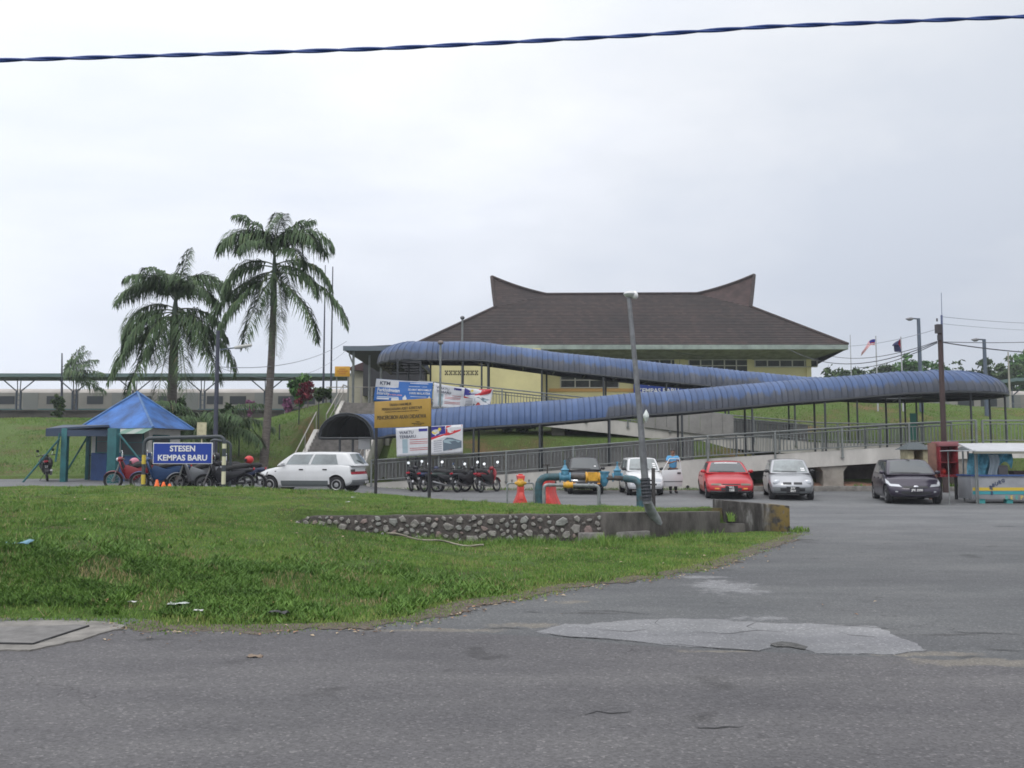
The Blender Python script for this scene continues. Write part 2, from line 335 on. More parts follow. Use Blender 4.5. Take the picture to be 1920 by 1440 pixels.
M_BLADE = blade_mat('grass_blade', [(0, (.038, .078, .016)), (.35, (.088, .172, .032)), (.62, (.138, .245, .046)), (.80, (.20, .28, .066)), (.92, (.26, .21, .10)), (1, (.36, .29, .17))])

def sheet(name, x0, x1, y0, y1, st, fz, m, kind='structure'):
    nx = max(1, int(round((x1-x0)/st))); ny = max(1, int(round((y1-y0)/st)))
    X = np.linspace(x0, x1, nx+1); Y = np.linspace(y0, y1, ny+1)
    V = [(x, y, fz(x, y)) for x in X for y in Y]
    F = [(i*(ny+1)+j, (i+1)*(ny+1)+j, (i+1)*(ny+1)+j+1, i*(ny+1)+j+1) for i in range(nx) for j in range(ny)]
    o = raw_mesh(name, V, F, m); o.data.polygons.foreach_set('use_smooth', [True]*len(F)); o['kind'] = kind; return o
g = MB(); g.add([(-1500, -200, -.5), (1500, -200, -.5), (1500, 36, -.5), (-1500, 36, -.5), (1500, 60, 3.9), (-1500, 60, 3.9), (1500, 2500, 3.9), (-1500, 2500, 3.9)],
                [(0, 1, 2, 3), (3, 2, 4, 5), (5, 4, 6, 7)])
tag(g.build('ground', M_HILL), kind='structure')
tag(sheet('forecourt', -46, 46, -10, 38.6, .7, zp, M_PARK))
# main road: a newer surface laid over, its ragged edge crossing the mouth of the forecourt
def redge(x): return itp(x, [-14, -.6, .3, 1.6, 3.2, 3.9, 12], [8.33, 8.38, 8.08, 7.55, 7.28, 6.88, 5.4])+.05*mnoise.noise((x*1.7, 0, 0))+.02*mnoise.noise((x*9, 0, 0))
m = MB(); xs = np.linspace(-60, 60, 601)
V = []; 
for x in xs: V += [(x, -30, .004), (x, redge(x)-.3, .004), (x, redge(x), .004), (x, redge(x), -.02)]
m.add(V, [(i*4+j, (i+1)*4+j, (i+1)*4+j+1, i*4+j+1) for i in range(600) for j in range(3)])
tag(m.build('road', M_ROAD, recalc=False), kind='structure')
def blob_sheet(name, pts, z, m_, noise_amp=.03, th=.02, kind='structure', seed=0):
    """irregular thin sheet from pixel outline on the ground"""
    pp = [Gz(a, b, 0) for a, b in pts]; out = []
    for i in range(len(pp)):
        a, b = pp[i], pp[(i+1) % len(pp)]; n = max(2, int((b-a).length/.05))
        for k in range(n):
            q = a.lerp(b, k/n); q = q+Vector((mnoise.noise((q.x*3, q.y*3, seed)), mnoise.noise((q.x*3, q.y*3, seed+9)), 0))*noise_amp+Vector((mnoise.noise((q.x*13, q.y*13, seed+3)), mnoise.noise((q.x*13, q.y*13, seed+5)), 0))*noise_amp*.6
            q.z = z; out.append(q)
    b = MB(); b.prism(out, (0, 0, -th)); o = b.build(name, m_, recalc=True); 
    if kind: o['kind'] = kind
    return o
blob_sheet('road_patch', [(998, 1184), (1060, 1170), (1105, 1172), (1150, 1166), (1260, 1160), (1360, 1163), (1372, 1168), (1500, 1170), (1640, 1176), (1690, 1195), (1738, 1222), (1640, 1228),
            (1530, 1224), (1500, 1214), (1450, 1208), (1430, 1220), (1340, 1216), (1180, 1202), (1060, 1194), (1010, 1190)], .0065, M_PATCH, .06)
# cracked concrete surround with a sunk cover, at the left edge of the road
a = thing('drain_cover', 'square concrete drain cover in a broken pale surround at the road edge', 'drain cover', (0, 0, 0))
o = blob_sheet('surround', [(-80, 1172), (60, 1166), (140, 1166), (232, 1173), (222, 1182), (180, 1192), (160, 1203), (110, 1212), (60, 1221), (-80, 1220)], .016, M_SLAB, .07, .04, kind=None); o.parent = a
o = blob_sheet('cover', [(-60, 1208), (-40, 1181), (150, 1175), (163, 1177), (78, 1208), (60, 1210)], .021, mat('cover_grey', (.15, .145, .14), .9, var=.25, vs=6, bump=.4, bs=60), .01, .03, kind=None); o.parent = a
m = MB()
for (p0, p1) in (((-60, 1212), (62, 1212)), ((62, 1212), (166, 1178))):
    q0, q1 = Gz(*p0), Gz(*p1); q0.z = q1.z = .020; m.tube([q0, q0.lerp(q1, .5)+Vector((0, .02, 0)), q1], .011, 5)
m.build('joint', mat('black_gap', (.02, .02, .022), .9), a)
# cracks and potholes in the asphalt
for k, pl in enumerate([[(1095, 1341), (1120, 1337), (1150, 1340), (1185, 1336)], [(1300, 1366), (1340, 1368), (1395, 1364)], [(1085, 1147), (1140, 1146), (1190, 1150), (1222, 1153)], [(900, 1180), (945, 1178), (990, 1180)],
                        [(1780, 1186), (1840, 1188), (1920, 1190)], [(1850, 1219), (1925, 1222)], [(980, 1148), (1015, 1149)], [(1340, 1131), (1370, 1133)], [(1545, 1175), (1600, 1175), (1700, 1182)], [(1000, 1185), (1060, 1195), (1130, 1199), (1215, 1206)], [(1240, 1207), (1340, 1217), (1428, 1222)], [(1236, 1162), (1228, 1170), (1245, 1178)], [(1300, 1186), (1370, 1190), (1420, 1183), (1470, 1187)], [(1420, 1168), (1400, 1176), (1425, 1184)], [(1560, 1180), (1590, 1192), (1640, 1196), (1660, 1208)], [(1120, 1182), (1180, 1186), (1215, 1181)]]):
    m = MB(); q = []
    for p in pl: v = Gz(*p); v.z = .0075; q.append(v)
    L_ = []; 
    for i in range(len(q)-1):
        for j in range(6): v = q[i].lerp(q[i+1], j/6); v.y += .02*mnoise.noise((v.x*14, v.y*9, k)); L_.append(v)
    L_.append(q[-1]); up = [v+Vector((0, .004+.016*math.sin(math.pi*i/(len(L_)-1)), 0)) for i, v in enumerate(L_)]
    n = len(L_); m.add(L_+up, [(i, i+1, n+i+1, n+i) for i in range(n-1)])
    tag(m.build('crack', mat('crack_dark', (.03, .03, .032), .95), recalc=False), kind='structure')
pts = [(1443, 1209), (1465, 1204), (1490, 1207), (1515, 1214), (1508, 1219), (1480, 1214), (1455, 1214)]
blob_sheet('pothole', pts, .0085, mat('pothole_dark', (.085, .085, .083), .95, var=.4, vs=12, bump=1, bs=50), .01, .002)

# ---------------------------------------------------------------- grass bank
x0, x1, y0, y1, st = -18., 6.2, 8.0, 26.4, .13
nx = int((x1-x0)/st); ny = int((y1-y0)/st)
XX = np.linspace(x0, x1, nx+1); YY = np.linspace(y0, y1, ny+1)
GX, GY = np.meshgrid(XX, YY, indexing='ij'); 
D = sdist(GX.ravel(), GY.ravel()).reshape(GX.shape)
V = [(x, y, zb(x, y, D[i, j])) for i, x in enumerate(XX) for j, y in enumerate(YY)]
F = [(i*(ny+1)+j, (i+1)*(ny+1)+j, (i+1)*(ny+1)+j+1, i*(ny+1)+j+1) for i in range(nx) for j in range(ny) if max(D[i, j], D[i+1, j], D[i, j+1], D[i+1, j+1]) > -.15]
o = raw_mesh('grass_bank', V, F, M_TURF); o.data.polygons.foreach_set('use_smooth', [True]*len(F)); o['kind'] = 'structure'
# bare soil strip between turf and asphalt
m = MB(); seg = bf[2:-2]; out = []; inn = []
for i in range(len(seg)-1):
    for k in range(24):
        q = seg[i].lerp(seg[i+1], k/24); t = (seg[i+1]-seg[i]).normalized(); nrm = Vector((-t.y, t.x, 0))
        wdt = -.14+.40*max(0, mnoise.noise((q.x*1.1, q.y*1.1, 5))+.1)+(.06 if q.x > -.4 else 0)+.16*mnoise.noise((q.x*4.1, q.y*4.1, 2))+.09*mnoise.noise((q.x*17, q.y*17, 2))
        a_ = q-nrm*(wdt+.05*mnoise.noise((q.x*7, q.y*7, 1))); a_.z = .006; b_ = q+nrm*.35; b_.z = .008; out.append(a_); inn.append(b_)
n = len(out); m.add(out+inn, [(i, i+1, n+i+1, n+i) for i in range(n-1)])
tag(m.build('soil_strip', M_SOIL, recalc=False), kind='structure')

def blades(name, n, region, zf, h, w, label, cat, shade_fn, seed=1, accept=None, matl=None, lean=.6):
    g = np.random.default_rng(seed); xs, ys = [], []; (rx0, rx1, ry0, ry1) = region
    tot = 0
    while tot < n:
        x = g.uniform(rx0, rx1, n*2); y = g.uniform(ry0, ry1, n*2)
        ok = accept(x, y, g); xs.append(x[ok]); ys.append(y[ok]); tot += ok.sum()
    x = np.concatenate(xs)[:n]; y = np.concatenate(ys)[:n]
    z = np.maximum(zf(x, y), .004); hh = h(x, y, g); ww = w*g.uniform(.6, 1.5, n); an = g.uniform(0, 2*np.pi, n)
    cx, sx = np.cos(an), np.sin(an); ln = g.uniform(-lean, lean, n)*hh; ln2 = g.uniform(-lean, lean, n)*hh
    Vt = np.empty((n, 3, 3)); Vt[:, 0] = np.stack([x-cx*ww, y-sx*ww, z-.01], 1); Vt[:, 1] = np.stack([x+cx*ww, y+sx*ww, z-.01], 1); Vt[:, 2] = np.stack([x+ln, y+ln2, z+hh], 1)
    s = shade_fn(x, y, g)
    o = raw_mesh(name, Vt.reshape(-1, 3), np.arange(n*3).reshape(-1, 3), matl or M_BLADE, attr=np.repeat(s, 3))
    return tag(o, label, cat, kind='stuff')
# fast bilinear height lookup on the bank
ZB = np.array([v[2] for v in V]).reshape(nx+1, ny+1)
def zbank(x, y):
    u = np.clip((x-x0)/(x1-x0)*nx, 0, nx-1e-6); v = np.clip((y-y0)/(y1-y0)*ny, 0, ny-1e-6); i = u.astype(int); j = v.astype(int); a = u-i; b = v-j
    return ZB[i, j]*(1-a)*(1-b)+ZB[i+1, j]*a*(1-b)+ZB[i, j+1]*(1-a)*b+ZB[i+1, j+1]*a*b
def dbank(x, y):
    i = np.clip(((x-x0)/(x1-x0)*nx).round().astype(int), 0, nx); j = np.clip(((y-y0)/(y1-y0)*ny).round().astype(int), 0, ny); return D[i, j]
def vnoise(x, y, s, o=0.):
    # cheap smooth value noise for arrays
    x = x*s+o; y = y*s+o*1.7; xi = np.floor(x); yi = np.floor(y); fx = x-xi; fy = y-yi; fx = fx*fx*(3-2*fx); fy = fy*fy*(3-2*fy)
    h = lambda a, b: np.modf(np.abs(np.sin(a*127.1+b*311.7)*43758.5453))[0]
    return h(xi, yi)*(1-fx)*(1-fy)+h(xi+1, yi)*fx*(1-fy)+h(xi, yi+1)*(1-fx)*fy+h(xi+1, yi+1)*fx*fy
def acc_bank(x, y, g):
    d = dbank(x, y); vis = np.abs(x) < (y*.72+2.2)
    wl = np.interp(x, [-3.9, 1.7, 4.2], [16.5, 16.9, 18.6]); onwall = (np.abs(y-wl-.02) < .2) & (x > -3.9) & (x < 4.3)
    onblock = (x > 4.1) & (x < 5.75) & (y > 18.5) & (y < 19.6)
    bare = vnoise(x, y, 1.1, 3)*.6+vnoise(x, y, 3.7, 8)*.4
    keep = g.uniform(0, 1, x.shape) < np.clip((d+.06+.26*(vnoise(x, y, 2.6, 15)-.35))/.30, 0, 1)*np.where(bare > .66, .30, 1.0)*np.clip(13/np.maximum(y, 1), .45, 1)
    return keep & vis & ~onwall & ~onblock
def sh_bank(x, y, g):
    n_ = len(x); steep = np.exp(-((y-10.3-.15*np.sin(x*.9))/1.1)**2)*np.clip((.5-x)/4, 0, 1)
    v = .56+.34*(vnoise(x, y, .7, 1)-.5)+.40*(vnoise(x, y, 2.3, 2)-.5)+.3*(vnoise(x, y, 6.5, 12)-.5)-.27*steep+g.normal(0, .09, n_)
    near = dbank(x, y) < .5
    v = np.where(near, v+.16, v); v = np.where((y > 17.5), v+.12, v)
    dead = g.uniform(0, 1, n_) < np.where((steep > .35) & (vnoise(x, y, 1.3, 31) > .45), .45, np.where(vnoise(x, y, 1.6, 21) > .66, .26, .06))
    return np.clip(np.where(dead, g.uniform(.86, 1, n_), np.minimum(v, .82)), 0, 1)
def h_bank(x, y, g):
    steep = np.exp(-((y-10.3)/1.2)**2)*np.clip((.5-x)/4, 0, 1)
    return (.020+.020*g.uniform(0, 1, x.shape)**2+.045*steep*g.uniform(0, 1, x.shape))*(.7+.8*vnoise(x, y, 2.3, 5))*np.where(dbank(x, y) < .3, .55, 1)*np.where(y > 17.2, .9, 1)
blades('grass', 330000, (-17.5, 6, 8.2, 26), zbank, h_bank, .0075, 'mown green grass with bare brown patches covering the bank by the road', 'grass', sh_bank, 3, acc_bank)
# coarser tufts standing here and there above the turf
blades('grass_tufts', 16000, (-13, 5.6, 8.8, 24), zbank, lambda x, y, g: .04+.075*g.uniform(0, 1, x.shape)**1.5, .007, 'coarser tufts and stalks standing above the short turf of the bank', 'grass',
       lambda x, y, g: np.clip(.45+g.normal(0, .20, len(x))+.35*(g.uniform(0, 1, len(x)) > .86), 0, 1), 17, lambda x, y, g: (dbank(x, y) > .15) & (np.abs(x) < y*.6) & (vnoise(x, y, 4.6, 33)*vnoise(x, y, 1.3, 41) > .52) & ~((np.abs(y-np.interp(x, [-3.9, 1.7, 4.2], [16.5, 16.9, 18.6])-.02) < .25) & (x > -3.9)) & ~((x > 4.1) & (y > 18.5)), lean=.9)
# leafy weeds low on the steep part of the bank
def acc_weed(x, y, g):
    d = dbank(x, y); k = np.clip((.3-x)/4, 0, 1)*np.exp(-((y-10.2)/1.0)**2)*(vnoise(x, y, 1.9, 11) > .42)
    return (d > .4) & (np.abs(x) < y*.6+.8) & (g.uniform(0, 1, x.shape) < k)
blades('weeds', 42000, (-10, 1, 8.6, 12.6), zbank, lambda x, y, g: .03+.05*g.uniform(0, 1, x.shape), .016, 'dark leafy weeds growing on the steep face of the bank', 'weeds',
       lambda x, y, g: np.clip(.31+.35*(vnoise(x, y, 4, 7)-.3)+g.normal(0, .08, len(x)), 0, .6), 5, acc_weed, lean=1.4)
# scattered dry leaves and paper scraps at the kerb
def scraps(name, n, cols, pos, size, label, cat, seed):
    g = random.Random(seed); m = MB()
    for i in range(n):
        x, y = pos(g); z = zb(x, y, float(sdist(x, y)[0]))+.03 if float(sdist(x, y)[0]) > 0 else .014
        s = size*g.uniform(.5, 1.4); a = g.uniform(0, 6.28); u = Vector((math.cos(a), math.sin(a), g.uniform(-.2, .2)))*s; w_ = Vector((-math.sin(a), math.cos(a), g.uniform(-.1, .3)))*s*g.uniform(.3, .6)
        c = Vector((x, y, z)); m.add([c-u, c-w_+Vector((0, 0, s*.2)), c+u, c+w_+Vector((0, 0, s*.25))], [(0, 1, 2), (0, 2, 3)], g.randrange(len(cols)))
    return tag(m.build(name, cols, recalc=False), label, cat, kind='stuff')
edge_pts = seg
def pos_edge(g):
    i = g.randrange(1, len(edge_pts)-1); q = edge_pts[i-1].lerp(edge_pts[i], g.random()); return q.x+g.gauss(0, .10), q.y+g.gauss(-.02, .17)
scraps('leaf_litter', 620, [mat('dry_leaf', (.30, .17, .09), .8), mat('pale_leaf', (.38, .30, .20), .8), mat('dark_leaf', (.12, .07, .04), .8)], pos_edge, .024, 'fallen brown leaves along the edge of the turf', 'leaves', 3)
def pos_any(g):
    while True:
        x, y = g.uniform(-9, 4), g.uniform(9, 22)
        if abs(x) < y*.58: return x, y
scraps('scattered_leaves', 90, [mat('dry_leaf', (0, 0, 0)), mat('pale_leaf', (0, 0, 0))], pos_any, .035, 'dry leaves scattered over the grass bank', 'leaves', 8)
M_PAPER = mat('litter_white', (.50, .50, .49), .6)
def litter(px, py, z, s, m_, label, cat='litter', nm='paper_scrap', seed=0, flat=1.):
    q = Gz(px, py, z); g = random.Random(seed); b = MB()
    b.grid(5, 3, lambda u, v: (q.x+(u-.5)*s, q.y+(v-.5)*s*.5, max(0, zb(q.x, q.y, 1.) if q.y > 8.3 else 0)+.045*flat+s*.16*mnoise.noise((u*3, v*3, seed+.5))))
    o = b.build(nm, m_, smooth=60); sol = o.modifiers.new('s', 'SOLIDIFY'); sol.thickness = .002
    return tag(o, label, cat)
litter(249, 1130, .1, .09, M_PAPER, 'crumpled white paper scrap low on the bank, towards the drain cover', seed=1)
litter(335, 1133, .1, .20, mat('clear_plastic', (.42, .46, .44), .3), 'strip of clear plastic film lying in grass low on the bank', nm='plastic_film', seed=2)
litter(372, 1149, .06, .09, M_PAPER, 'small white scrap in grass just above the road edge', seed=3)
litter(524, 1150, .06, .20, mat('black_scrap', (.02, .02, .022), .5), 'black strip of rubber lying at the foot of the bank', nm='rubber_scrap', seed=4)
litter(35, 1030, .45, .30, mat('blue_plastic', (.12, .26, .34), .5), 'pale blue plastic scrap lying high on the bank', nm='plastic_scrap', seed=5)
litter(662, 942, .55, .09, M_PAPER, 'upper of two white paper scraps on the worn grass above the stone wall', seed=6)
litter(652, 951, .55, .09, M_PAPER, 'lower of two white paper scraps on the worn grass above the stone wall', seed=7)
litter(478, 1233, 0, .12, mat('brown_scrap', (.20, .15, .11), .8), 'single brown leaf lying on the near asphalt', 'leaf', 'fallen_leaf', 9, .3)
# low stepping tufts along the foot of the stone wall
def acc_tuft(x, y, g):
    wl = np.interp(x, [-3.9, 1.7, 4.2], [16.5, 16.9, 18.6]); d = wl-.2-y
    return (x > -4) & (x < 4.2) & (d > 0) & (g.uniform(0, 1, x.shape) < np.exp(-d/.25)*(vnoise(x, y*0, 2.1, 4)**2)*1.4)
blades('tall_grass', 5200, (-4, 4.3, 15, 18.4), zbank, lambda x, y, g: .03+.13*g.uniform(0, 1, x.shape)**2, .006, 'longer green grass growing along the foot of the retaining wall', 'grass',
       lambda x, y, g: np.clip(.5+g.normal(0, .14, len(x)), 0, .9), 6, acc_tuft, lean=.8)

# ---------------------------------------------------------------- hillside
o = sheet('hillside', -75, 75, 33.5, 36.5, 1., lambda x, y: -.6, M_HILL); bpy.data.objects.remove(o)
hx = np.concatenate([np.arange(-110, -20, 2.5), np.arange(-20, 26, .45), np.arange(26, 131, 2.5)]); hy = np.concatenate([np.arange(36.0, 60, .4), np.arange(60, 124, 3.)])
def toe(x): return 38.2 if x > -9 else itp(x, [-60, -20, -14, -9], [36.2, 36.4, 37.3, 38.2])
def zh2(x, y):
    if x > -5.4 and y < 40.2: return zh(x, y)-(.35 if y < 38.3 else 0)
    z = zh(x, y); 
    return z if y >= toe(x) else zp(x, y)-.3
V = [(x, y, zh2(x, y)) for x in hx for y in hy]; b_ = len(hy)
F = [(i*b_+j, (i+1)*b_+j, (i+1)*b_+j+1, i*b_+j+1) for i in range(len(hx)-1) for j in range(b_-1)]
o = raw_mesh('hillside', V, F, M_HILL); o.data.polygons.foreach_set('use_smooth', [True]*len(F)); o['kind'] = 'structure'
zhv = np.vectorize(zh)
def acc_hill(x, y, g):
    st_ = (x > -10.3) & (x < -5.6) & (y < 50.5)
    low = (x > -5.6) & (x < 23) & (y < 40.4)
    up = (x > -6) & (x < 22) & (y > 42.4) & (y < 44.9)
    hut = (x > -17.5) & (x < -11) & (y < 38.5)
    return ~st_ & ~low & ~up & ~hut & (np.abs(x) < y*.72) & (y > np.where(x > -9, 38.4, 37.4)) & (g.uniform(0, 1, x.shape) < .35+.65*(vnoise(x, y, .5, 3) > .35))
blades('hill_grass', 140000, (-42, 40, 37, 58), zhv, lambda x, y, g: .03+.07*g.uniform(0, 1, x.shape)**2, .016, 'green grass on the slope behind the car park', 'grass',
       lambda x, y, g: np.clip(.56+.5*(vnoise(x, y, .6, 6)-.5)+.2*(vnoise(x, y, 2.5, 6)-.5)+g.normal(0, .1, len(x)), 0, .93), 9, acc_hill)
# ---------------------------------------------------------------- near walls
M_CONC = mat('stained_concrete', (.125, .115, .105), .92, var=.6, vs=2.6, bump=.5, bs=30, col2=(.034, .030, .027), stretch=(1, 1, .45))
M_CONC2 = mat('grey_concrete', (.20, .19, .18), .9, var=.45, vs=5, bump=.4, bs=30)
M_MORTAR = mat('dark_mortar', (.075, .066, .060), .95, var=.4, vs=14, bump=1., bs=22)
M_STONE = mat('pale_stone', (.27, .255, .235), .85, var=.4, vs=9, bump=.7, bs=24)
M_STONE2 = mat('pink_stone', (.25, .19, .175), .85, var=.3, vs=9, bump=.6, bs=26)
M_STONE3 = mat('grey_stone', (.25, .25, .235), .85, var=.35, vs=9, bump=.6, bs=26)
A0, A1, A2 = Vector((-3.95, 16.5)), Vector((1.7, 16.9)), Vector((4.25, 18.65))
rw = thing('retaining_wall', 'low wall of pale stones set in dark mortar, between the grass strip and the lower lawn', 'wall', (0, 0, 0))
m = MB(); nseg = 60; vs = []
for i in range(nseg+1):
    t = i/nseg; p = A0.lerp(A1, t); q = Vector((p.x, p.y)); zt = .49+.02*mnoise.noise((p.x*2, 0, 3))-.10*sm((.06-t)/.06)
    fj = .02*mnoise.noise((p.x*3, 1, 0)); vs += [(q.x, q.y+fj, -.2), (q.x, q.y+fj+.03, zt-.03), (q.x, q.y+.05, zt), (q.x, q.y+.32, zt+.005), (q.x, q.y+.34, -.2)]
fs = [(i*5+j, (i+1)*5+j, (i+1)*5+j+1, i*5+j+1) for i in range(nseg) for j in range(4)]+[(0, 1, 2, 3, 4), tuple(nseg*5+j for j in (4, 3, 2, 1, 0))]
m.add(vs, fs); m.build('mortar_face', M_MORTAR, rw, smooth=50)
g = random.Random(21); placed = []; st_ = MB()
for tries in range(3600):
    r = g.choice([.05, .06, .075, .09, .12]) if tries < 1500 else g.uniform(.03, .06)
    t = g.uniform(.005, .995); z = g.uniform(-.10, .47); x = A0.x+(A1.x-A0.x)*t
    if z+r*.8 > .485 or any((x-a)**2+((z-b)*1.25)**2 < (r+c+.012)**2 for a, b, c in placed): continue
    placed.append((x, z, r)); y = A0.y+(A1.y-A0.y)*t+.01; n = g.randint(5, 8); ang = g.uniform(-.7, .7); asp = g.uniform(.6, .95)
    rim = []; inn = []; ph = g.uniform(0, 6)
    for k in range(n):
        a = ph+2*math.pi*k/n+g.uniform(-.3, .3); rr = r*g.uniform(.75, 1.25); u = rr*math.cos(a); w_ = rr*asp*math.sin(a)
        uu = u*math.cos(ang)-w_*math.sin(ang); ww = u*math.sin(ang)+w_*math.cos(ang)
        rim.append((x+uu, y+.01, z+ww)); inn.append((x+uu*.80+g.uniform(-.2, .2)*r*.2, y-.016-g.uniform(0, .010), z+ww*.80))
    st_.add(rim+inn+[(x, y-.026, z+.1*r)], [(k, (k+1) % n, n+(k+1) % n, n+k) for k in range(n)]+[(n+k, n+(k+1) % n, 2*n) for k in range(n)], g.choices([0, 1, 2], [6, 1, 2])[0])
st_.build('stones', [M_STONE, M_STONE2, M_STONE3], rw, recalc=True)
m = MB(); pts = []
for i in range(31):
    t = i/30; px_ = 725+t*182; py_ = 986+8*t+26*t**2.2+2*math.sin(t*9); w_ = Gz(px_, py_, .12)
    for _ in range(6): w_ = Gz(px_, py_, zb(w_.x, min(w_.y, 16.3), 3)+.03)
    yy_ = min(w_.y, 16.15-.5*t); pts.append(Vector((w_.x*yy_/w_.y, yy_, zb(w_.x, yy_, 3)+.03+.02*math.sin(t*14))))
# old pipe half buried in the swale
tag(m.tube(pts, .018, 6).build('buried_pipe', mat('weathered_pipe', (.24, .22, .17), .9, var=.4, vs=3), smooth=60), 'pale thin pipe lying half buried in grass before the stone wall', 'pipe')
cw = thing('drain_wall', 'low stained concrete wall running from the stone wall to the thick concrete block', 'wall')
def slanted(p0, p1, z0, z1a, z1b, th, mb, mi=0):
    d = (p1-p0).normalized(); n = Vector((-d.y, d.x))*th
    mb.add([(p0.x, p0.y, z0), (p1.x, p1.y, z0), (p1.x, p1.y, z1b), (p0.x, p0.y, z1a), (p0.x+n.x, p0.y+n.y, z0), (p1.x+n.x, p1.y+n.y, z0), (p1.x+n.x, p1.y+n.y, z1b), (p0.x+n.x, p0.y+n.y, z1a)],
           [(0, 1, 2, 3), (5, 4, 7, 6), (3, 2, 6, 7), (0, 4, 5, 1), (1, 5, 6, 2), (4, 0, 3, 7)], mi)
m = MB(); B0 = Vector((1.72, 16.78)); slanted(B0, A2, -.2, .53, .44, .3, m); m.build('wall', M_CONC, cw, bevel=.012)
m = MB(); slanted(B0+Vector((-.42, -.16)), B0.lerp(A2, .35)+Vector((0, -.16)), -.2, .17, .16, .2, m); m.build('ledge', M_CONC2, cw, bevel=.01)
kb = thing('culvert_headwall', 'thick block of moss-stained concrete at the grass corner beside the forecourt', 'concrete block')
m = MB(); C0, C1 = Gz(1341, 986, .08), Gz(1470, 994, .0); C0 = Vector((C0.x, 18.75)); C1 = Vector((C1.x, 18.95)); slanted(C0, C1, -.2, .66, .535, .62, m)
def moss_concrete():
    m = bpy.data.materials.new('mossy_concrete'); m.use_nodes = True; t = m.node_tree; p = t.nodes['Principled BSDF']; lk = t.links.new; p.inputs['Roughness'].default_value = .95
    c = N(t, 'ShaderNodeTexCoord'); mp = N(t, 'ShaderNodeMapping', inp={'Scale': (5.5, 5.5, 1.1)}); lk(c.outputs['Object'], mp.inputs[0])
    n = N(t, 'ShaderNodeTexNoise', inp={'Scale': 1.1, 'Detail': 6., 'Roughness': .65, 'Distortion': .4}); lk(mp.outputs[0], n.inputs['Vector'])
    r = ramp(t, [(.42, (.030, .027, .025)), (.55, (.065, .060, .055)), (.68, (.20, .195, .19))]); lk(n.outputs[0], r.inputs[0])
    sx = N(t, 'ShaderNodeSeparateXYZ'); lk(c.outputs['Object'], sx.inputs[0]); mr = N(t, 'ShaderNodeMapRange', inp={1: 5.15, 2: 5.6}); lk(sx.outputs[0], mr.inputs[0])
    n2 = N(t, 'ShaderNodeTexNoise', inp={'Scale': 7., 'Detail': 5.}); lk(c.outputs['Object'], n2.inputs['Vector']); r2 = ramp(t, [(.42, (0, 0, 0)), (.55, (1, 1, 1))]); lk(n2.outputs[0], r2.inputs[0])
    mm = N(t, 'ShaderNodeMath', operation='MULTIPLY'); lk(mr.outputs[0], mm.inputs[0]); lk(r2.outputs[0], mm.inputs[1])
    mx_ = N(t, 'ShaderNodeMix', data_type='RGBA'); lk(mm.outputs[0], mx_.inputs[0]); lk(r.outputs[0], mx_.inputs[6]); mx_.inputs[7].default_value = (.17, .12, .035, 1); lk(mx_.outputs[2], p.inputs['Base Color'])
    b = N(t, 'ShaderNodeBump', inp={'Strength': .5, 'Distance': .03}); lk(n2.outputs[0], b.inputs['Height']); lk(b.outputs[0], p.inputs['Normal']); return m
m.build('block', moss_concrete(), kb, bevel=.02)
m = MB(); slanted(C0+Vector((-.12, -.12)), C0+Vector((.42, -.11)), -.2, .20, .19, .14, m); m.build('ledge', M_CONC, kb, bevel=.01)
# weeds at the block, by the pole
def clump(name, c, n, h, w, label, cat, matl, seed, spread=.16):
    g = np.random.default_rng(seed); a = g.uniform(0, 2*np.pi, n); r = spread*g.uniform(0, 1, n)**.7; x = c[0]+r*np.cos(a); y = c[1]+r*np.sin(a); hh = h*g.uniform(.35, 1, n)
    lx = g.normal(0, .35, n)*hh; ly = g.normal(0, .35, n)*hh; V = np.empty((n, 6, 3)); wx = np.cos(a+1.57)*w; wy = np.sin(a+1.57)*w
    for k, (t, ws) in enumerate(((0, 1), (.6, .9), (1, .05))):
        zz = c[2]+hh*(t-.25*t*t*np.hypot(lx, ly)/hh); xx = x+lx*t*t; yy = y+ly*t*t
        V[:, 2*k] = np.stack([xx-wx*ws, yy-wy*ws, zz], 1); V[:, 2*k+1] = np.stack([xx+wx*ws, yy+wy*ws, zz], 1)
    F = []; 
    for i in range(n): F += [(6*i, 6*i+1, 6*i+3, 6*i+2), (6*i+2, 6*i+3, 6*i+5, 6*i+4)]
    return tag(raw_mesh(name, V.reshape(-1, 3), F, matl, attr=np.repeat(np.clip(g.normal(.62, .12, n), 0, .95), 6)), label, cat)
q = Gz(1205, 985, .1); clump('weed_clump', (q.x, q.y, .08), 90, .36, .008, 'tall bright green weed growing beside the footing of the leaning lamp', 'weed', M_BLADE, 4)
q = Gz(1135, 1025, 0); clump('weed_clump', (q.x, q.y, .02), 90, .28, .009, 'arching grass clump at the foot of the stone wall, before the drain wall', 'weed', M_BLADE, 5, .22)
q = P(1372, 965, 18.6); clump('creeper', (q.x, 18.62, .24), 40, .22, .012, 'green weed sprouting against the face of the thick concrete block', 'weed', M_BLADE, 6, .09)
q = Gz(1462, 992, 0); clump('weed_clump', (q.x+.15, 18.8, .02), 110, .14, .012, 'short leafy weed at the forecourt end of the thick concrete block', 'weed', M_BLADE, 7, .22)

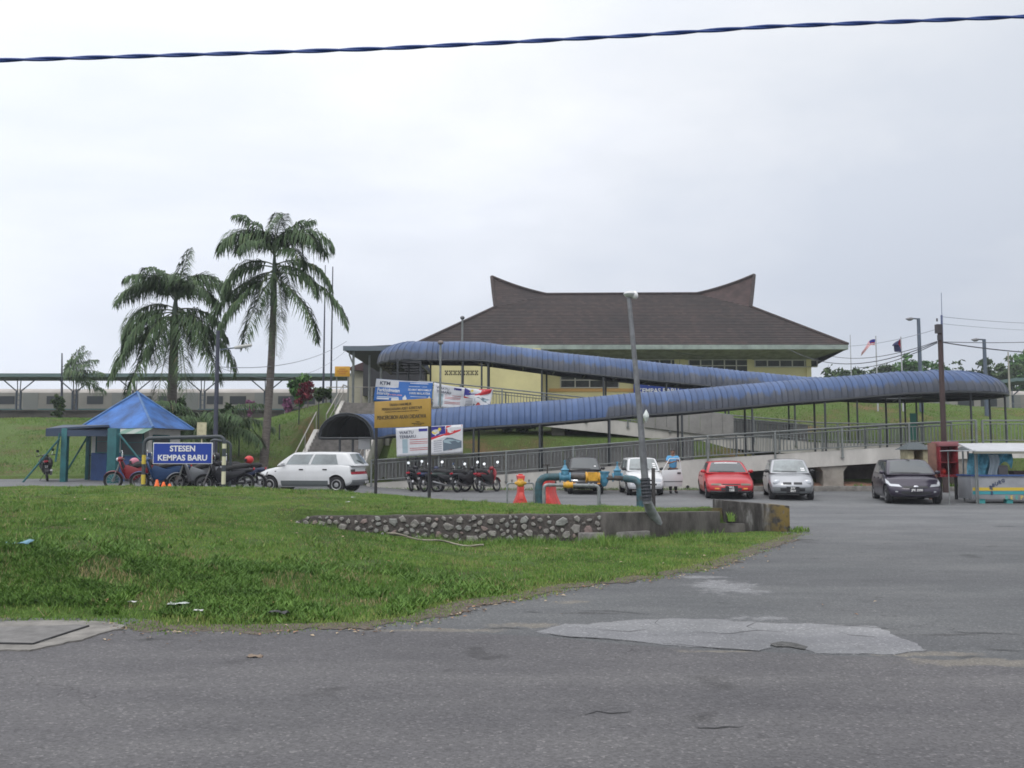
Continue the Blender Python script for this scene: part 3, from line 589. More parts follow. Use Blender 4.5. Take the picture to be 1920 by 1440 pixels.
# ---------------------------------------------------------------- leaning lamp
M_GALV = mat('dull_galvanised', (.155, .16, .17), .55, .25, var=.3, vs=5)
lp = thing('lamp_post', 'tall grey lamp post leaning left, rising from the drain wall past the canopies', 'lamp post')
b0 = Gz(1242, 998, .08); kn = P(1213, 940, 17.2); md = P(1200, 780, 17.35); tp = P(1179, 556, 17.6)
m = MB(); m.tube([b0, b0.lerp(kn, .6)+Vector((-.04, 0, .03)), kn+Vector((0, 0, .02))], [.12, .105, .078], 12); m.build('sleeve', mat('pale_sleeve', (.24, .25, .26), .75, var=.3, vs=6), lp, smooth=50)
m = MB(); m.tube([kn-Vector((0, 0, .05)), md, tp], [.074, .057, .040], 12); m.build('pole', M_GALV, lp, smooth=50)
m = MB(); d = (md-kn).normalized(); m.tube([kn+d*(.02+k*.032)+Vector((0, 0, 0)) for k in range(14)], [.096, .088]*7, 12); m.build('tape_wrap', mat('black_tape', (.02, .022, .03), .5), lp)
m = MB(); m.lathe(tp+Vector((.02, 0, -.02)), (0, 0, 1), [(0, .05), (.03, .10), (.07, .125), (.11, .10), (.13, .04)], 14); m.build('lamp_head', mat('lamp_grey', (.55, .56, .57), .4), lp, smooth=60)
m = MB(); m.lathe(tp+Vector((.06, 0, .01)), (.9, 0, .35), [(0, .06), (.06, .085), (.10, .07), (.12, .03)], 14); m.build('lamp_glass', mat('frosted_glass', (.8, .8, .8), .25), lp, smooth=60)
fc = MB(); f0 = Gz(1240, 1003, .0); fc.lathe((f0.x+.06, f0.y+.1, -.05), (0, 0, 1), [(0, .34), (.12, .30), (.30, .17), (.40, .10)], 12); fc.build('footing', mat('footing_concrete', (.17, .14, .125), .9, var=.3, vs=5, bump=.5, bs=20), lp, smooth=35)
bgp = P(1208, 778, 17.25); m = MB()
m.grid(10, 12, lambda u, v: bgp+Vector((.035+.055*math.sin(v*math.pi)*math.cos(u*6.283)+.012*mnoise.noise((u*6, v*6, 1)), .05*math.sin(v*math.pi)*math.sin(u*6.283), .10-v*.24+.01*mnoise.noise((u*5, v*7, 4)))))
tag(m.build('plastic_bag', mat('bag_film', (.62, .66, .64), .35, bump=.8, bs=40), smooth=70), 'crumpled white plastic bag tied to the leaning lamp post', 'plastic bag')
# short dark stake next to the lamp
q = Gz(1226, 944, .45); m = MB(); m.b2((q.x-.04, q.y, .3), (q.x+.04, q.y+.07, 1.28)); tag(m.build('stake', mat('dark_wood', (.05, .045, .045), .9), bevel=.006), 'short dark stake standing in grass just right of the leaning lamp', 'stake')

# ---------------------------------------------------------------- pipework
M_TEAL = mat('teal_pipe_paint', (.040, .125, .155), .6, var=.5, vs=6, bump=.4, bs=20, col2=(.035, .045, .045))
M_VALVE = mat('blue_valve_paint', (.075, .24, .36), .45, var=.3, vs=8)
M_YEL = mat('yellow_valve_paint', (.62, .33, .03), .5, var=.3, vs=10)
M_PIPE = mat('grey_pipe', (.24, .255, .26), .5, .3, var=.3, vs=8)
M_RUST = mat('rusty_pipe', (.07, .06, .055), .7, var=.5, vs=9)
def P3(px, py, Y): v = P(px, py, Y); return v
def bend(a, c, b, n=5, r=.12):
    a, b, c = Vector(a), Vector(b), Vector(c); r1 = min(r, (a-c).length*.9, (b-c).length*.9); p = c+(a-c).normalized()*r1; q = c+(b-c).normalized()*r1
    return [p*(1-t)**2+c*2*t*(1-t)+q*t*t for t in [i/n for i in range(n+1)]]
def pipe(mb, pts, r, n=10, br=.12, mi=0):
    out = [Vector(pts[0])]
    for i in range(1, len(pts)-1): out += bend(pts[i-1], pts[i], pts[i+1], 5, br)
    out.append(Vector(pts[-1])); mb.tube(out, r, n, mi)
def flange(mb, c, ax, r, t=.03, mi=0):
    ax = Vector(ax).normalized(); mb.cyl(Vector(c)-ax*t/2, Vector(c)+ax*t/2, r, n=12, mi=mi)
# small loop with yellow meter
YA = 21.4
a = thing('meter_pipe', 'thin grey pipe loop with a yellow valve before the front red barrier', 'water pipe')
L0, L1 = P(951, 940, YA), P(1001, 940, YA); zt = P(951, 906, YA).z; m = MB()
pipe(m, [(L0.x, YA, .3), (L0.x, YA, zt), (L1.x, YA, zt), (L1.x, YA, .3)], .022, br=.06); m.build('pipe', M_PIPE, a, smooth=50)
m = MB(); cx = (L0.x+L1.x)/2; m.lathe((cx-.14, YA, zt), (1, 0, 0), [(0, .025), (.05, .045), (.09, .085), (.19, .085), (.23, .045), (.28, .025)], 12); m.cyl((cx, YA, zt), (cx, YA, zt+.10), .07, .06); m.build('valve', M_YEL, a, smooth=40)
for sgn in (-1, 1):
    m = MB(); m.cyl((cx+sgn*.20, YA, zt-.02), (cx+sgn*.20, YA, zt+.07), .022, .012, 8); m.box((cx+sgn*.20, YA, zt+.075), (.05, .015, .015)); m.build('stopcock', M_RUST, a)
# bypass pipe
YB = 21.0
a = thing('bypass_pipe', 'grey inverted-U pipe with a small yellow valve, before the thick teal pipe', 'water pipe')
L0, L1 = P(1020, 938, YB), P(1123, 941, YB); zt = P(1060, 909, YB).z; m = MB()
pipe(m, [(L0.x, YB, .3), (L0.x, YB, zt), (L1.x, YB, zt-.02), (L1.x, YB, .3)], .042, br=.10); m.build('pipe', M_PIPE, a, smooth=50)
for px in (1031, 1052, 1080, 1104, 1112): q = P(px, 909, YB); m = MB(); flange(m, (q.x, YB, zt-.01), (1, 0, 0), .056, .02); m.build('collar', M_PIPE, a, smooth=40)
q = P(1065, 909, YB); m = MB(); m.lathe((q.x-.11, YB, zt-.005), (1, 0, 0), [(0, .075), (.02, .075), (.03, .06), (.11, .085), (.19, .06), (.20, .075), (.22, .075)], 12); m.cyl((q.x, YB, zt), (q.x, YB, zt+.09), .035, .03); m.build('valve', M_YEL, a, smooth=40)
q = P(1042, 903, YB); m = MB(); m.cyl((q.x, YB, zt), (q.x, YB, zt+.09), .028, .012, 8); m.box((q.x, YB, zt+.095), (.07, .02, .015)); m.build('stopcock', M_RUST, a)
# main
YC = 21.7
a = thing('water_main', 'thick teal water main with blue valves and a yellow strainer, arching out of the grass', 'water pipe')
E0, E1 = P(1010, 936, YC), P(1206, 946, YC-.9); zt = P(1060, 894, YC).z; m = MB()
q1 = P(1047, 893, YC); pipe(m, [(E0.x, YC, .25), (E0.x, YC, zt), (q1.x+.12, YC, zt)], .090, 14, .26); m.build('riser_bend', M_TEAL, a, smooth=50)
q2 = P(1200, 899, YC); m = MB(); qa = P(1170, 899, YC); pipe(m, [(qa.x, YC-.15, zt-.04), (E1.x, YC-.4, zt-.06), (E1.x, YC-.4, .2)], .086, 14, .22); m.build('outlet_bend', M_TEAL, a, smooth=50)
m = MB(); m.cyl((q1.x+.1, YC, zt), (qa.x, YC-.12, zt-.03), .06, n=14); m.build('pipe', M_RUST, a, smooth=50)
def gate(px, s):
    q = P(px, 895, YC); z = zt-.01; m = MB(); x = q.x; y = YC-.05
    m.lathe((x-.15*s, y, z), (1, 0, 0), [(0, .135*s), (.035*s, .135*s), (.04*s, .085*s), (.15*s, .11*s), (.26*s, .085*s), (.265*s, .135*s), (.30*s, .135*s)], 14)
    m.lathe((x, y, z), (0, 0, 1), [(0, .09*s), (.10*s, .105*s), (.17*s, .10*s), (.19*s, .12*s), (.21*s, .12*s), (.24*s, .07*s), (.31*s, .045*s), (.33*s, .02*s), (.42*s, .018*s), (.425*s, .03*s), (.46*s, .03*s)], 12)
    m.build('gate_valve', M_VALVE, a, smooth=40)
gate(1059, .88); gate(1157, .80)
q = P(1111, 897, YC); m = MB(); m.lathe((q.x-.17, YC-.05, zt-.01), (1, 0, 0), [(0, .13), (.03, .13), (.035, .10), (.305, .10), (.31, .13), (.34, .13)], 14); m.box((q.x, YC-.05, zt+.01), (.22, .2, .2)); m.build('strainer', M_YEL, a, smooth=35)
q = P(1131, 897, YC); m = MB(); m.lathe((q.x-.1, YC-.05, zt-.01), (1, 0, 0), [(0, .12), (.03, .12), (.04, .095), (.2, .095)], 14); m.lathe((q.x+.02, YC-.05, zt+.13), (0, 0, -1), [(0, .13), (.03, .13), (.04, .11), (.24, .10), (.34, .05), (.36, .03)], 14); m.build('strainer_body', M_VALVE, a, smooth=40)
q = P(1026, 876, YC+.05); m = MB(); m.cyl((q.x, YC, zt+.08), (q.x, YC, q.z+.05), .018, n=6); m.b2((q.x-.10, YC-.02, q.z+.04), (q.x+.07, YC+.02, q.z+.065)); m.build('valve_key', M_RUST, a)
# red barriers, straddling profile that flares at the foot
M_RED = mat('faded_red_plastic', (.62, .055, .045), .5, var=.25, vs=4)
def barrier(px, Y, rz, label):
    q = P(px, 900, Y); z0 = .10+zp(q.x, Y); b = thing('road_barrier', label, 'barrier', (q.x, Y, z0), rz, 'red plastic road barriers')
    s = MB(); prof = [(x_*.72, z_) for x_, z_ in [(-.34, 0), (.34, 0), (.34, .06), (.13, .42), (.10, .50), (.10, .82), (.14, .95), (-.14, .95), (-.10, .82), (-.10, .50), (-.13, .42), (-.34, .06)]]
    s.prism([(x, -.5, z) for x, z in prof], (0, 1.0, 0)); s.build('shell', M_RED, b, bevel=.02)
    s = MB(); s.b2((-.05, -.515, .34), (.05, -.495, .52)); s.build('socket', mat('pink_plastic', (.72, .12, .10), .5), b, bevel=.008)
    s = MB(); s.cyl((0, 0, .94), (0, 0, .985), .06, n=12); s.build('filler_cap', M_RED, b); return b
barrier(976, 24.0, R(2), 'upright faded red plastic barrier behind the thin pipe loop')
barrier(1030, 24.4, R(-16), 'faded red plastic barrier half hidden behind the thick teal pipe')

# ---------------------------------------------------------------- near signs
M_BLK = mat('black_post', (.022, .022, .026), .5)
M_SY = mat('sign_yellow', (.36, .215, .03), .5, var=.08, vs=3)
M_LET = mat('lettering_dark', (.05, .035, .02), .6)
a = thing('warning_sign', 'yellow board with black Malay lettering on two black posts', 'sign'); YS0, YS1 = 24.6, 23.0
p00, p01 = P(703, 750, YS0), P(703, 801, YS0); p10, p11 = P(808, 750, YS1), P(808, 801, YS1); ctr = (p00+p10)/2
ang = math.atan2(YS1-YS0, p10.x-p00.x); wd = math.hypot(p10.x-p00.x, YS1-YS0); ht = ((p00.z-p01.z)+(p10.z-p11.z))/2; zc = (p00.z+p01.z+p10.z+p11.z)/4
cx, cy = (p00.x+p10.x)/2, (YS0+YS1)/2
a.location = (cx, cy, zc); a.rotation_euler = (0, 0, ang)
m = MB(); m.box((0, 0, 0), (wd, .03, ht)); m.build('board', M_SY, a, bevel=.006)
for s, pxx, bz in ((-1, 0, .45), (1, 1, .4)):
    m = MB(); x = s*(wd/2-.09) if s > 0 else -wd/2+.02
    m.b2((x-.033, .016, -zc+bz-.1), (x+.033, .07, ht/2-.02)); m.build('post', M_BLK, a)
for tx_, fw, fh, cu, cv, bo in (('TANAH HAKMILIK', .40, .095, -.02, .343, .001), ('PERBADANAN ASET KERETAPI', .71, .100, .0, .19, .001), ('( PERBADANAN MILIK KERAJAAN MALAYSIA )', .60, .045, .0, .078, 0), ('PENCEROBOH AKAN DIDAKWA', .876, .150, -.005, -.12, .002)):
    text_obj('lettering', tx_, .12, M_LET, a, bold=bo, fit=(fw*wd, fh*ht), mx=T(cu*wd, -.018, cv*ht))
text_obj('lettering', 'Pengurus\nPerbadanan Aset Keretapi\nNo. Tel 03-2697', .036, M_LET, a, fit=(.21*wd, .15*ht), mx=T(wd*.29, -.018, -ht*.375))
q = Gz(800, 934, .43); m = MB(); m.box((P(800, 934, 22.9).x, 23.05, .40), (.42, .42, .16)); m.build('footing', M_SLAB).parent = None
bpy.data.objects[-1] if False else None
fo = [o for o in COL.objects if o.name.startswith('footing') and o.parent is None][-1]; tag(fo, 'small pale concrete footing under the right post of the yellow sign', 'footing'); fo.name = 'post_footing'

M_SBLUE = mat('sign_blue', (.012, .045, .30), .4, spec=.4); M_SWHITE = mat('sign_white', (.72, .72, .72), .5)
YN = 27.0
a = thing('pipe_frame', 'dark rounded pipe frame carrying the blue station name board', 'pipe frame')
m = MB(); l = P(271, 822, YN); r = P(421, 820, YN); 
pipe(m, [(l.x, YN, .4), (l.x, YN, l.z), (r.x, YN, r.z+.03), (r.x, YN, .4)], .055, 10, .22); m.build('hoop', mat('dark_pipe', (.04, .05, .058), .5), a, smooth=50)
for (px, y0, y1, cc) in ((270, 853, 870, 0), (270, 890, 908, 0), (421, 832, 841, 1), (421, 856, 872, 1), (421, 884, 908, 1)):
    q0, q1 = P(px, y0, YN), P(px, y1, YN); m = MB(); x = l.x if px < 300 else r.x; m.cyl((x, YN, q0.z), (x, YN, q1.z), .060, n=12); m.build('stripe_band', mat('band_yellow', (.55, .42, .05), .5) if cc == 0 else mat('band_cream', (.60, .58, .40), .5), a, smooth=50)
a = thing('pipe_frame', 'second dark rounded pipe frame of thinner pipe behind the name board at its right', 'pipe frame'); m = MB()
l2, r2 = P(395, 824, YN+1.2), P(433, 829, YN+1.2); pipe(m, [(l2.x, YN+1.2, .4), (l2.x, YN+1.2, l2.z), (r2.x, YN+1.2, r2.z), (r2.x, YN+1.2, .4)], .04, 8, .15); m.build('hoop', mat('dark_pipe', (0, 0, 0)), a, smooth=50)
m = MB(); [m.cyl((P(px, 840, YN+1.2).x, YN+1.2, .4), (P(px, 840, YN+1.2).x, YN+1.2, l2.z), .018, n=6) for px in (404, 412, 420, 427)]; m.build('bars', M_BLK, a)
a = thing('station_sign', 'blue board reading STESEN KEMPAS BARU in white capitals', 'sign')
c0, c1 = P(288, 830, YN-.1), P(398, 870, YN-.1); m = MB(); cx, cz = (c0.x+c1.x)/2, (c0.z+c1.z)/2; wd, ht = c1.x-c0.x, c0.z-c1.z
m.box((cx, YN-.1, cz), (wd, .04, ht)); m.build('border', M_SWHITE, a, bevel=.004)
m = MB(); m.box((cx, YN-.122, cz), (wd-.045, .012, ht-.045)); m.build('face', M_SBLUE, a)
text_obj('lettering', 'STESEN', .235, M_SWHITE, a, bold=.006, mx=T(cx, YN-.131, cz+ht*.21), sx=.98)
text_obj('lettering', 'KEMPAS BARU', .235, M_SWHITE, a, bold=.006, mx=T(cx, YN-.131, cz-ht*.22), sx=.98)
# overhead cable: twisted service line
a = MB(); pts = [(-2600, 230), (-1200, 160), (0, 113), (240, 106), (480, 99), (720, 91), (960, 79), (1200, 66), (1440, 50), (1700, 40), (1920, 31), (3000, -30), (4400, -130)]
base = [P(px, py, 8.2) for px, py in pts]; den = []
for i in range(len(base)-1):
    nk = max(4, int((base[i+1]-base[i]).length/.06))
    for k in range(nk): den.append(base[i].lerp(base[i+1], k/nk))
den.append(base[-1])
for ph in (0, math.pi):
    ln = 0; q = []
    for i, p in enumerate(den):
        if i: ln += (p-den[i-1]).length
        w_ = ln*2*math.pi/.84+ph; q.append(p+Vector((0, math.cos(w_)*.0088, math.sin(w_)*.0088)))
    a.tube(q, .0125, 8)
tag(a.build('overhead_cable', mat('blue_black_cable', (.012, .050, .22), .5), smooth=60), 'dark twisted cable strung across the sky overhead', 'cable')
# ---------------------------------------------------------------- ramp, canopy, stairs
M_RENDER = mat('cream_render', (.52, .50, .465), .9, var=.18, vs=1.1, bump=.2, bs=20, stretch=(1, 1, .5))
M_FLOOR = mat('ramp_floor', (.22, .21, .20), .9, var=.2, vs=3)
M_STEEL = mat('grey_green_steel', (.20, .215, .21), .55, .2, var=.2, vs=4)
M_DSTEEL = mat('dark_steel', (.045, .050, .055), .6, .1)
M_PANEL = mat('grey_panel', (.27, .262, .25), .8, var=.15, vs=2)
YL, YU = 37.6, 42.6
def fl_low(x): return itp(x, [-6.2, -5.8, -.25, 4.4, 7.75, 11.5, 16.3, 19.4], [.40, .42, .78, 1.13, 1.40, 1.64, 1.94, 2.08])
def fl_up(x): return itp(x, [-6, -4, -.83, 5.06, 10.5, 14.5, 19.4], [4.2, 4.1, 3.8, 3.17, 2.49, 2.15, 2.08])
def slabx(mb, x0, x1, y0, y1, ft, fb, n, mi=0):
    for i in range(n):
        a, b = x0+(x1-x0)*i/n, x0+(x1-x0)*(i+1)/n
        vs = [(a, y0, fb(a)), (b, y0, fb(b)), (b, y0, ft(b)), (a, y0, ft(a)), (a, y1, fb(a)), (b, y1, fb(b)), (b, y1, ft(b)), (a, y1, ft(a))]
        fs = [(0, 1, 2, 3), (5, 4, 7, 6), (3, 2, 6, 7), (4, 5, 1, 0)]
        if i == 0: fs.append((4, 0, 3, 7))
        if i == n-1: fs.append((1, 5, 6, 2))
        mb.add(vs, fs, mi)
rp = thing('pedestrian_ramp', 'cream concrete zigzag ramp climbing from the car park to the station', 'ramp')
m = MB(); slabx(m, -6.0, 9.8, YL, YL+.2, fl_low, lambda x: -.1, 30); slabx(m, 9.8, 19.4, YL, YL+.2, fl_low, lambda x: fl_low(x)-.63, 14); m.build('front_wall', M_RENDER, rp, smooth=30)
m = MB(); slabx(m, -6.0, 19.4, YL+.2, YL+2.0, lambda x: fl_low(x)-.12, lambda x: fl_low(x)-.36, 40); m.build('lower_deck', M_FLOOR, rp)
m = MB(); slabx(m, 14, 19.4, YU, YU+.2, fl_up, lambda x: fl_up(x)-.62, 8); slabx(m, -5.6, 14, YU, YU+.2, fl_up, lambda x: fl_up(x)-.64, 30); m.build('upper_fascia', M_RENDER, rp, smooth=30)
m = MB(); slabx(m, -5.6, 19.4, YU+.2, YU+2.0, lambda x: fl_up(x)-.12, lambda x: fl_up(x)-.36, 40); m.build('upper_deck', M_FLOOR, rp)
m = MB(); m.b2((19.4, YL, 1.45), (22.2, YU+2.2, 2.08)); m.build('landing', M_RENDER, rp)
for x in (13.3, 18.9):
    m = MB(); w0 = .42; zt = fl_low(x)-.64; m.add([(x-w0-.18, YL+.1, zt), (x+w0+.18, YL+.1, zt), (x+w0, YL+.1, zt-.22), (x+w0, YL+.1, 0), (x-w0, YL+.1, 0), (x-w0, YL+.1, zt-.22)]+[(a, YL+1.0, b) for a, b in ((x-w0-.18, zt), (x+w0+.18, zt), (x+w0, zt-.22), (x+w0, 0), (x-w0, 0), (x-w0, zt-.22))],
      [(0, 1, 2, 3, 4, 5), (11, 10, 9, 8, 7, 6)]+[(i, i+6, (i+1) % 6+6, (i+1) % 6) for i in range(6)]); m.build('column', mat('column_concrete', (.27, .25, .22), .9, var=.3, vs=2), rp, smooth=30)
m = MB(); m.b2((1.9, YU+.5, 1.5), (2.5, YU+1.3, fl_up(2.2)-.37)); m.build('column', mat('column_concrete', (0, 0, 0)), rp)
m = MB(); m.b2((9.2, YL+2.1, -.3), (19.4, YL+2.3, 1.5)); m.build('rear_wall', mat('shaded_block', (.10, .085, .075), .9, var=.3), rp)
# scuppers: short drain spouts in the wall
q = P(1289, 913, YL); m = MB(); m.tube([(q.x, YL-.06, q.z), (q.x, YL+.05, q.z)], .09, 12); m.tube([(q.x, YL-.062, q.z), (q.x, YL-.05, q.z)], .07, 12, 1); m.build('drain_spout', [M_RENDER, mat('black_gap', (0, 0, 0))], rp, smooth=40)
# red earth under the ramp and the kerb in front
M_EARTH = mat('red_earth', (.21, .115, .075), .95, var=.45, vs=3, bump=.6, bs=14)
o = sheet('earth_mound', 9.6, 21.5, 36.9, 40, .3, lambda x, y: .10+.28*sm((y-36.9)/1.2)*sm((x-9.6)/.8)*(1+.5*mnoise.noise((x, y, 3))), M_EARTH)
m = MB(); m.b2((9.7, 36.65, 0), (15.1, 36.9, .33)); m.b2((15.14, 36.65, 0), (21.5, 36.9, .30)); o = m.build('kerb', M_SLAB, bevel=.02); o['kind'] = 'structure'
m = MB(); m.b2((-6, 37.18, 0), (9.6, 37.3, .16)); o = m.build('kerb', M_SLAB, bevel=.02); o['kind'] = 'structure'
blades('kerb_weeds', 5000, (-6, 22, 36.4, 37.58), np.vectorize(lambda x, y: .12 if x < 9.6 else .30), lambda x, y, g: .05+.13*g.uniform(0, 1, x.shape)**2, .02, 'weeds and grass growing along the foot of the ramp wall', 'weeds',
       lambda x, y, g: np.clip(.4+g.normal(0, .15, len(x)), 0, .9), 12, lambda x, y, g: ((x < 9.4) & (y > 37.3)) | ((x > 9.7) & (y > 36.95) & (vnoise(x, y, 1., 2) > .55)))

# railings
def railing(name, x0, x1, y, fz, label, sp=.145, post=2.05, h=.92, posts_down=.0):
    a = thing(name, label, 'railing', (0, 0, 0)); n = 24
    xs = [x0+(x1-x0)*i/n for i in range(n+1)]
    m = MB(); m.tube([(x, y, fz(x)+h) for x in xs], .032, 6); m.build('top_rail', M_STEEL, a, smooth=50)
    m = MB(); m.tube([(x, y, fz(x)+h-.14) for x in xs], .02, 6); m.tube([(x, y, fz(x)+.10) for x in xs], .024, 6); m.build('rail', M_STEEL, a, smooth=50)
    m = MB(); k = int(abs(x1-x0)/sp)
    for i in range(k+1): x = x0+(x1-x0)*i/k; m.box((x, y, fz(x)+.10+(h-.24)/2), (.022, .022, h-.24))
    m.build('baluster', M_STEEL, a); a.children[-1]['kind'] = 'stuff' if k > 100 else 'thing'
    k = max(1, int(round(abs(x1-x0)/post)))
    for i in range(k+1):
        x = x0+(x1-x0)*i/k; m = MB(); m.b2((x-.035, y-.035, fz(x)-.02-posts_down), (x+.035, y+.035, fz(x)+h)); m.b2((x-.06, y-.05, fz(x)-.06-posts_down), (x+.06, y+.05, fz(x)-.02-posts_down)); m.build('post', M_STEEL, a)
    return a
railing('railing', -5.8, 19.2, YL-.055, lambda x: fl_low(x)+.02, 'grey railing with upright bars along the outer side of the lower ramp', posts_down=.28, post=2.9)
railing('railing', 7.9, 19.2, YL+2.05, fl_low, 'grey railing with upright bars along the hill side of the lower ramp')
railing('railing', -4.4, 19.2, YU-.055, fl_up, 'green-grey railing with upright bars along the front of the upper ramp', posts_down=.2)
railing('railing', -4.4, 14, YU+2.05, fl_up, 'green-grey railing with upright bars along the station side of the upper ramp')
railing('railing', 19.5, 25.0, YL+.02, lambda x: 2.08, 'low railing past the brown pole at the turning of the ramp')
for (x0, x1, yy, fz, lb) in ((-6, 7.9, YL+2.1, fl_low, 'grey ribbed sheet panel lining the rear of the lower ramp, from stairs to midway'), (10.6, 14.6, YU+2.1, fl_up, 'grey ribbed sheet panel lining the upper ramp near its turning'), (6.2, 10.4, YU-.1, fl_up, 'grey ribbed sheet panel fixed on the front of the upper ramp, above the man')):
    m = MB(); n = int((x1-x0)/.5); 
    for i in range(n):
        a_, b_ = x0+(x1-x0)*i/n, x0+(x1-x0)*(i+1)/n-.015
        z0 = lambda x: fz(x)-.15; z1 = lambda x: fz(x)+.92
        m.add([(a_, yy, z0(a_)), (b_, yy, z0(b_)), (b_, yy, z1(b_)), (a_, yy, z1(a_)), (a_, yy+.03, z0(a_)), (b_, yy+.03, z0(b_)), (b_, yy+.03, z1(b_)), (a_, yy+.03, z1(a_))],
              [(0, 1, 2, 3), (5, 4, 7, 6), (3, 2, 6, 7), (0, 4, 5, 1), (1, 5, 6, 2), (4, 0, 3, 7)])
    tag(m.build('sheet_panel', M_PANEL), lb, 'panel')

# the canopy
def canopy_mat():
    m = bpy.data.materials.new('blue_roof_sheet'); m.use_nodes = True; t = m.node_tree; p = t.nodes['Principled BSDF']; lk = t.links.new
    p.inputs['Roughness'].default_value = .5; p.inputs['Specular IOR Level'].default_value = .35
    uv = N(t, 'ShaderNodeUVMap'); uv.uv_map = 'UVMap'; sx = N(t, 'ShaderNodeSeparateXYZ'); lk(uv.outputs[0], sx.inputs[0])
    st = N(t, 'ShaderNodeMapping', inp={'Scale': (2.2, .8, 1)}); lk(uv.outputs[0], st.inputs[0])
    n1 = N(t, 'ShaderNodeTexNoise', inp={'Scale': 1.4, 'Detail': 7., 'Roughness': .7}); lk(st.outputs[0], n1.inputs['Vector'])
    n2 = N(t, 'ShaderNodeTexNoise', inp={'Scale': .28, 'Detail': 3.}); lk(uv.outputs[0], n2.inputs['Vector'])
    # height up the sheet where the grime stops
    a1 = N(t, 'ShaderNodeMath', operation='MULTIPLY_ADD', inp={1: 1.0, 2: -.22}); lk(n1.outputs[0], a1.inputs[0])
    a2 = N(t, 'ShaderNodeMath', operation='MULTIPLY_ADD', inp={1: .5}); lk(n2.outputs[0], a2.inputs[0]); lk(a1.outputs[0], a2.inputs[2])
    # the near lower stretch is newer sheeting and clean
    cl = N(t, 'ShaderNodeMapRange', inp={1: 12.1, 2: 12.3, 3: -.55, 4: 0.0}); lk(sx.outputs[0], cl.inputs[0])
    a3 = N(t, 'ShaderNodeMath', operation='ADD'); lk(a2.outputs[0], a3.inputs[0]); lk(cl.outputs[0], a3.inputs[1])
    df = N(t, 'ShaderNodeMath', operation='SUBTRACT'); lk(a3.outputs[0], df.inputs[0]); lk(sx.outputs[1], df.inputs[1])
    fac = ramp(t, [(.0, (0, 0, 0)), (.16, (1, 1, 1))]); lk(df.outputs[0], fac.inputs[0])
    cb = ramp(t, [(.3, (.036, .072, .168)), (.7, (.062, .108, .228))]); lk(n1.outputs[0], cb.inputs[0])
    cg = ramp(t, [(.3, (.042, .046, .054)), (.7, (.078, .080, .085))]); lk(n1.outputs[0], cg.inputs[0])
    mx_ = N(t, 'ShaderNodeMix', data_type='RGBA'); mm = N(t, 'ShaderNodeMath', operation='MULTIPLY', inp={1: .86}); lk(fac.outputs[0], mm.inputs[0]); lk(mm.outputs[0], mx_.inputs[0]); lk(cb.outputs[0], mx_.inputs[6]); lk(cg.outputs[0], mx_.inputs[7])
    # per sheet difference and dark seams
    fl = N(t, 'ShaderNodeMath', operation='MULTIPLY', inp={1: 1/.25}); lk(sx.outputs[0], fl.inputs[0]); ff = N(t, 'ShaderNodeMath', operation='FLOOR'); lk(fl.outputs[0], ff.inputs[0])
    wn = N(t, 'ShaderNodeTexWhiteNoise', noise_dimensions='1D'); lk(ff.outputs[0], wn.inputs['W']); wr = N(t, 'ShaderNodeMapRange', inp={3: .86, 4: 1.14}); lk(wn.outputs[0], wr.inputs[0])
    fr = N(t, 'ShaderNodeMath', operation='FRACT'); lk(fl.outputs[0], fr.inputs[0]); sr = ramp(t, [(0, (.70, .70, .70)), (.12, (1, 1, 1)), (.84, (1, 1, 1)), (1, (.70, .70, .70))]); lk(fr.outputs[0], sr.inputs[0])
    k1 = N(t, 'ShaderNodeVectorMath', operation='SCALE'); lk(mx_.outputs[2], k1.inputs[0]); lk(wr.outputs[0], k1.inputs['Scale'])
    k2 = N(t, 'ShaderNodeVectorMath', operation='MULTIPLY'); lk(k1.outputs[0], k2.inputs[0]); lk(sr.outputs[0], k2.inputs[1])
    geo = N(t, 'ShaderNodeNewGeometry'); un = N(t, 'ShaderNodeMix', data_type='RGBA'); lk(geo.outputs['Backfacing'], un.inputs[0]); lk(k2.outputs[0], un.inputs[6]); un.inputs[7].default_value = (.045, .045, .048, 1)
    lk(un.outputs[2], p.inputs['Base Color']); return m
M_CAN = canopy_mat()
def e_low(x): return itp(x, [-6.8, -5.8, -1.3, 1.4, 5.1, 7.0, 11.6, 13.2, 16.4, 18.5, 19.0], [2.30, 2.36, 2.76, 2.92, 3.25, 3.37, 3.79, 3.90, 4.17, 4.22, 4.24])
def e_up(x): return itp(x, [-6, -1.5, 2.3, 6.2, 13.9, 17, 19.0], [6.12, 6.08, 5.56, 5.17, 4.40, 4.26, 4.24])
path = []; s_ = .05
E = Vector((-6.72, 36.75))
for k in range(10): path.append((E.x, E.y+.07*k, 2.30))
cx, cy, rr = E.x+1.45, E.y+.63, 1.45
for k in range(1, 33): an = math.pi-(math.pi/2)*k/32; path.append((cx+rr*math.cos(an), cy+rr*math.sin(an), 2.30+.06*k/32))
x = cx; yl = cy+rr
XT = 17.75
while x < XT: x += .07; t = sm((x-cx)/14); path.append((x, yl+(38.75-yl)*t, max(e_low(x), 2.36)))
for k in range(1, 100): an = -math.pi/2+math.pi*k/100; path.append((XT+2.5*math.cos(an), 41.25+2.5*math.sin(an), 4.24))
while x > -4.0: x -= .07; path.append((x, 43.75, e_up(x)))
for k in range(1, 33): an = -math.pi/2-(math.pi/2)*k/32; path.append((-4.0+1.65*math.cos(an), 45.4+1.65*math.sin(an), 6.12))
for k in range(1, 50): path.append((-5.65, 45.4+.1*k, 6.12))
path = [Vector(p) for p in path]
cum = [0]; 
for i in range(1, len(path)): cum.append(cum[-1]+(path[i]-path[i-1]).length)
def at_s(s):
    i = min(len(path)-2, max(0, int(np.searchsorted(cum, s))-1)); t = (s-cum[i])/(cum[i+1]-cum[i]); return path[i].lerp(path[i+1], t)
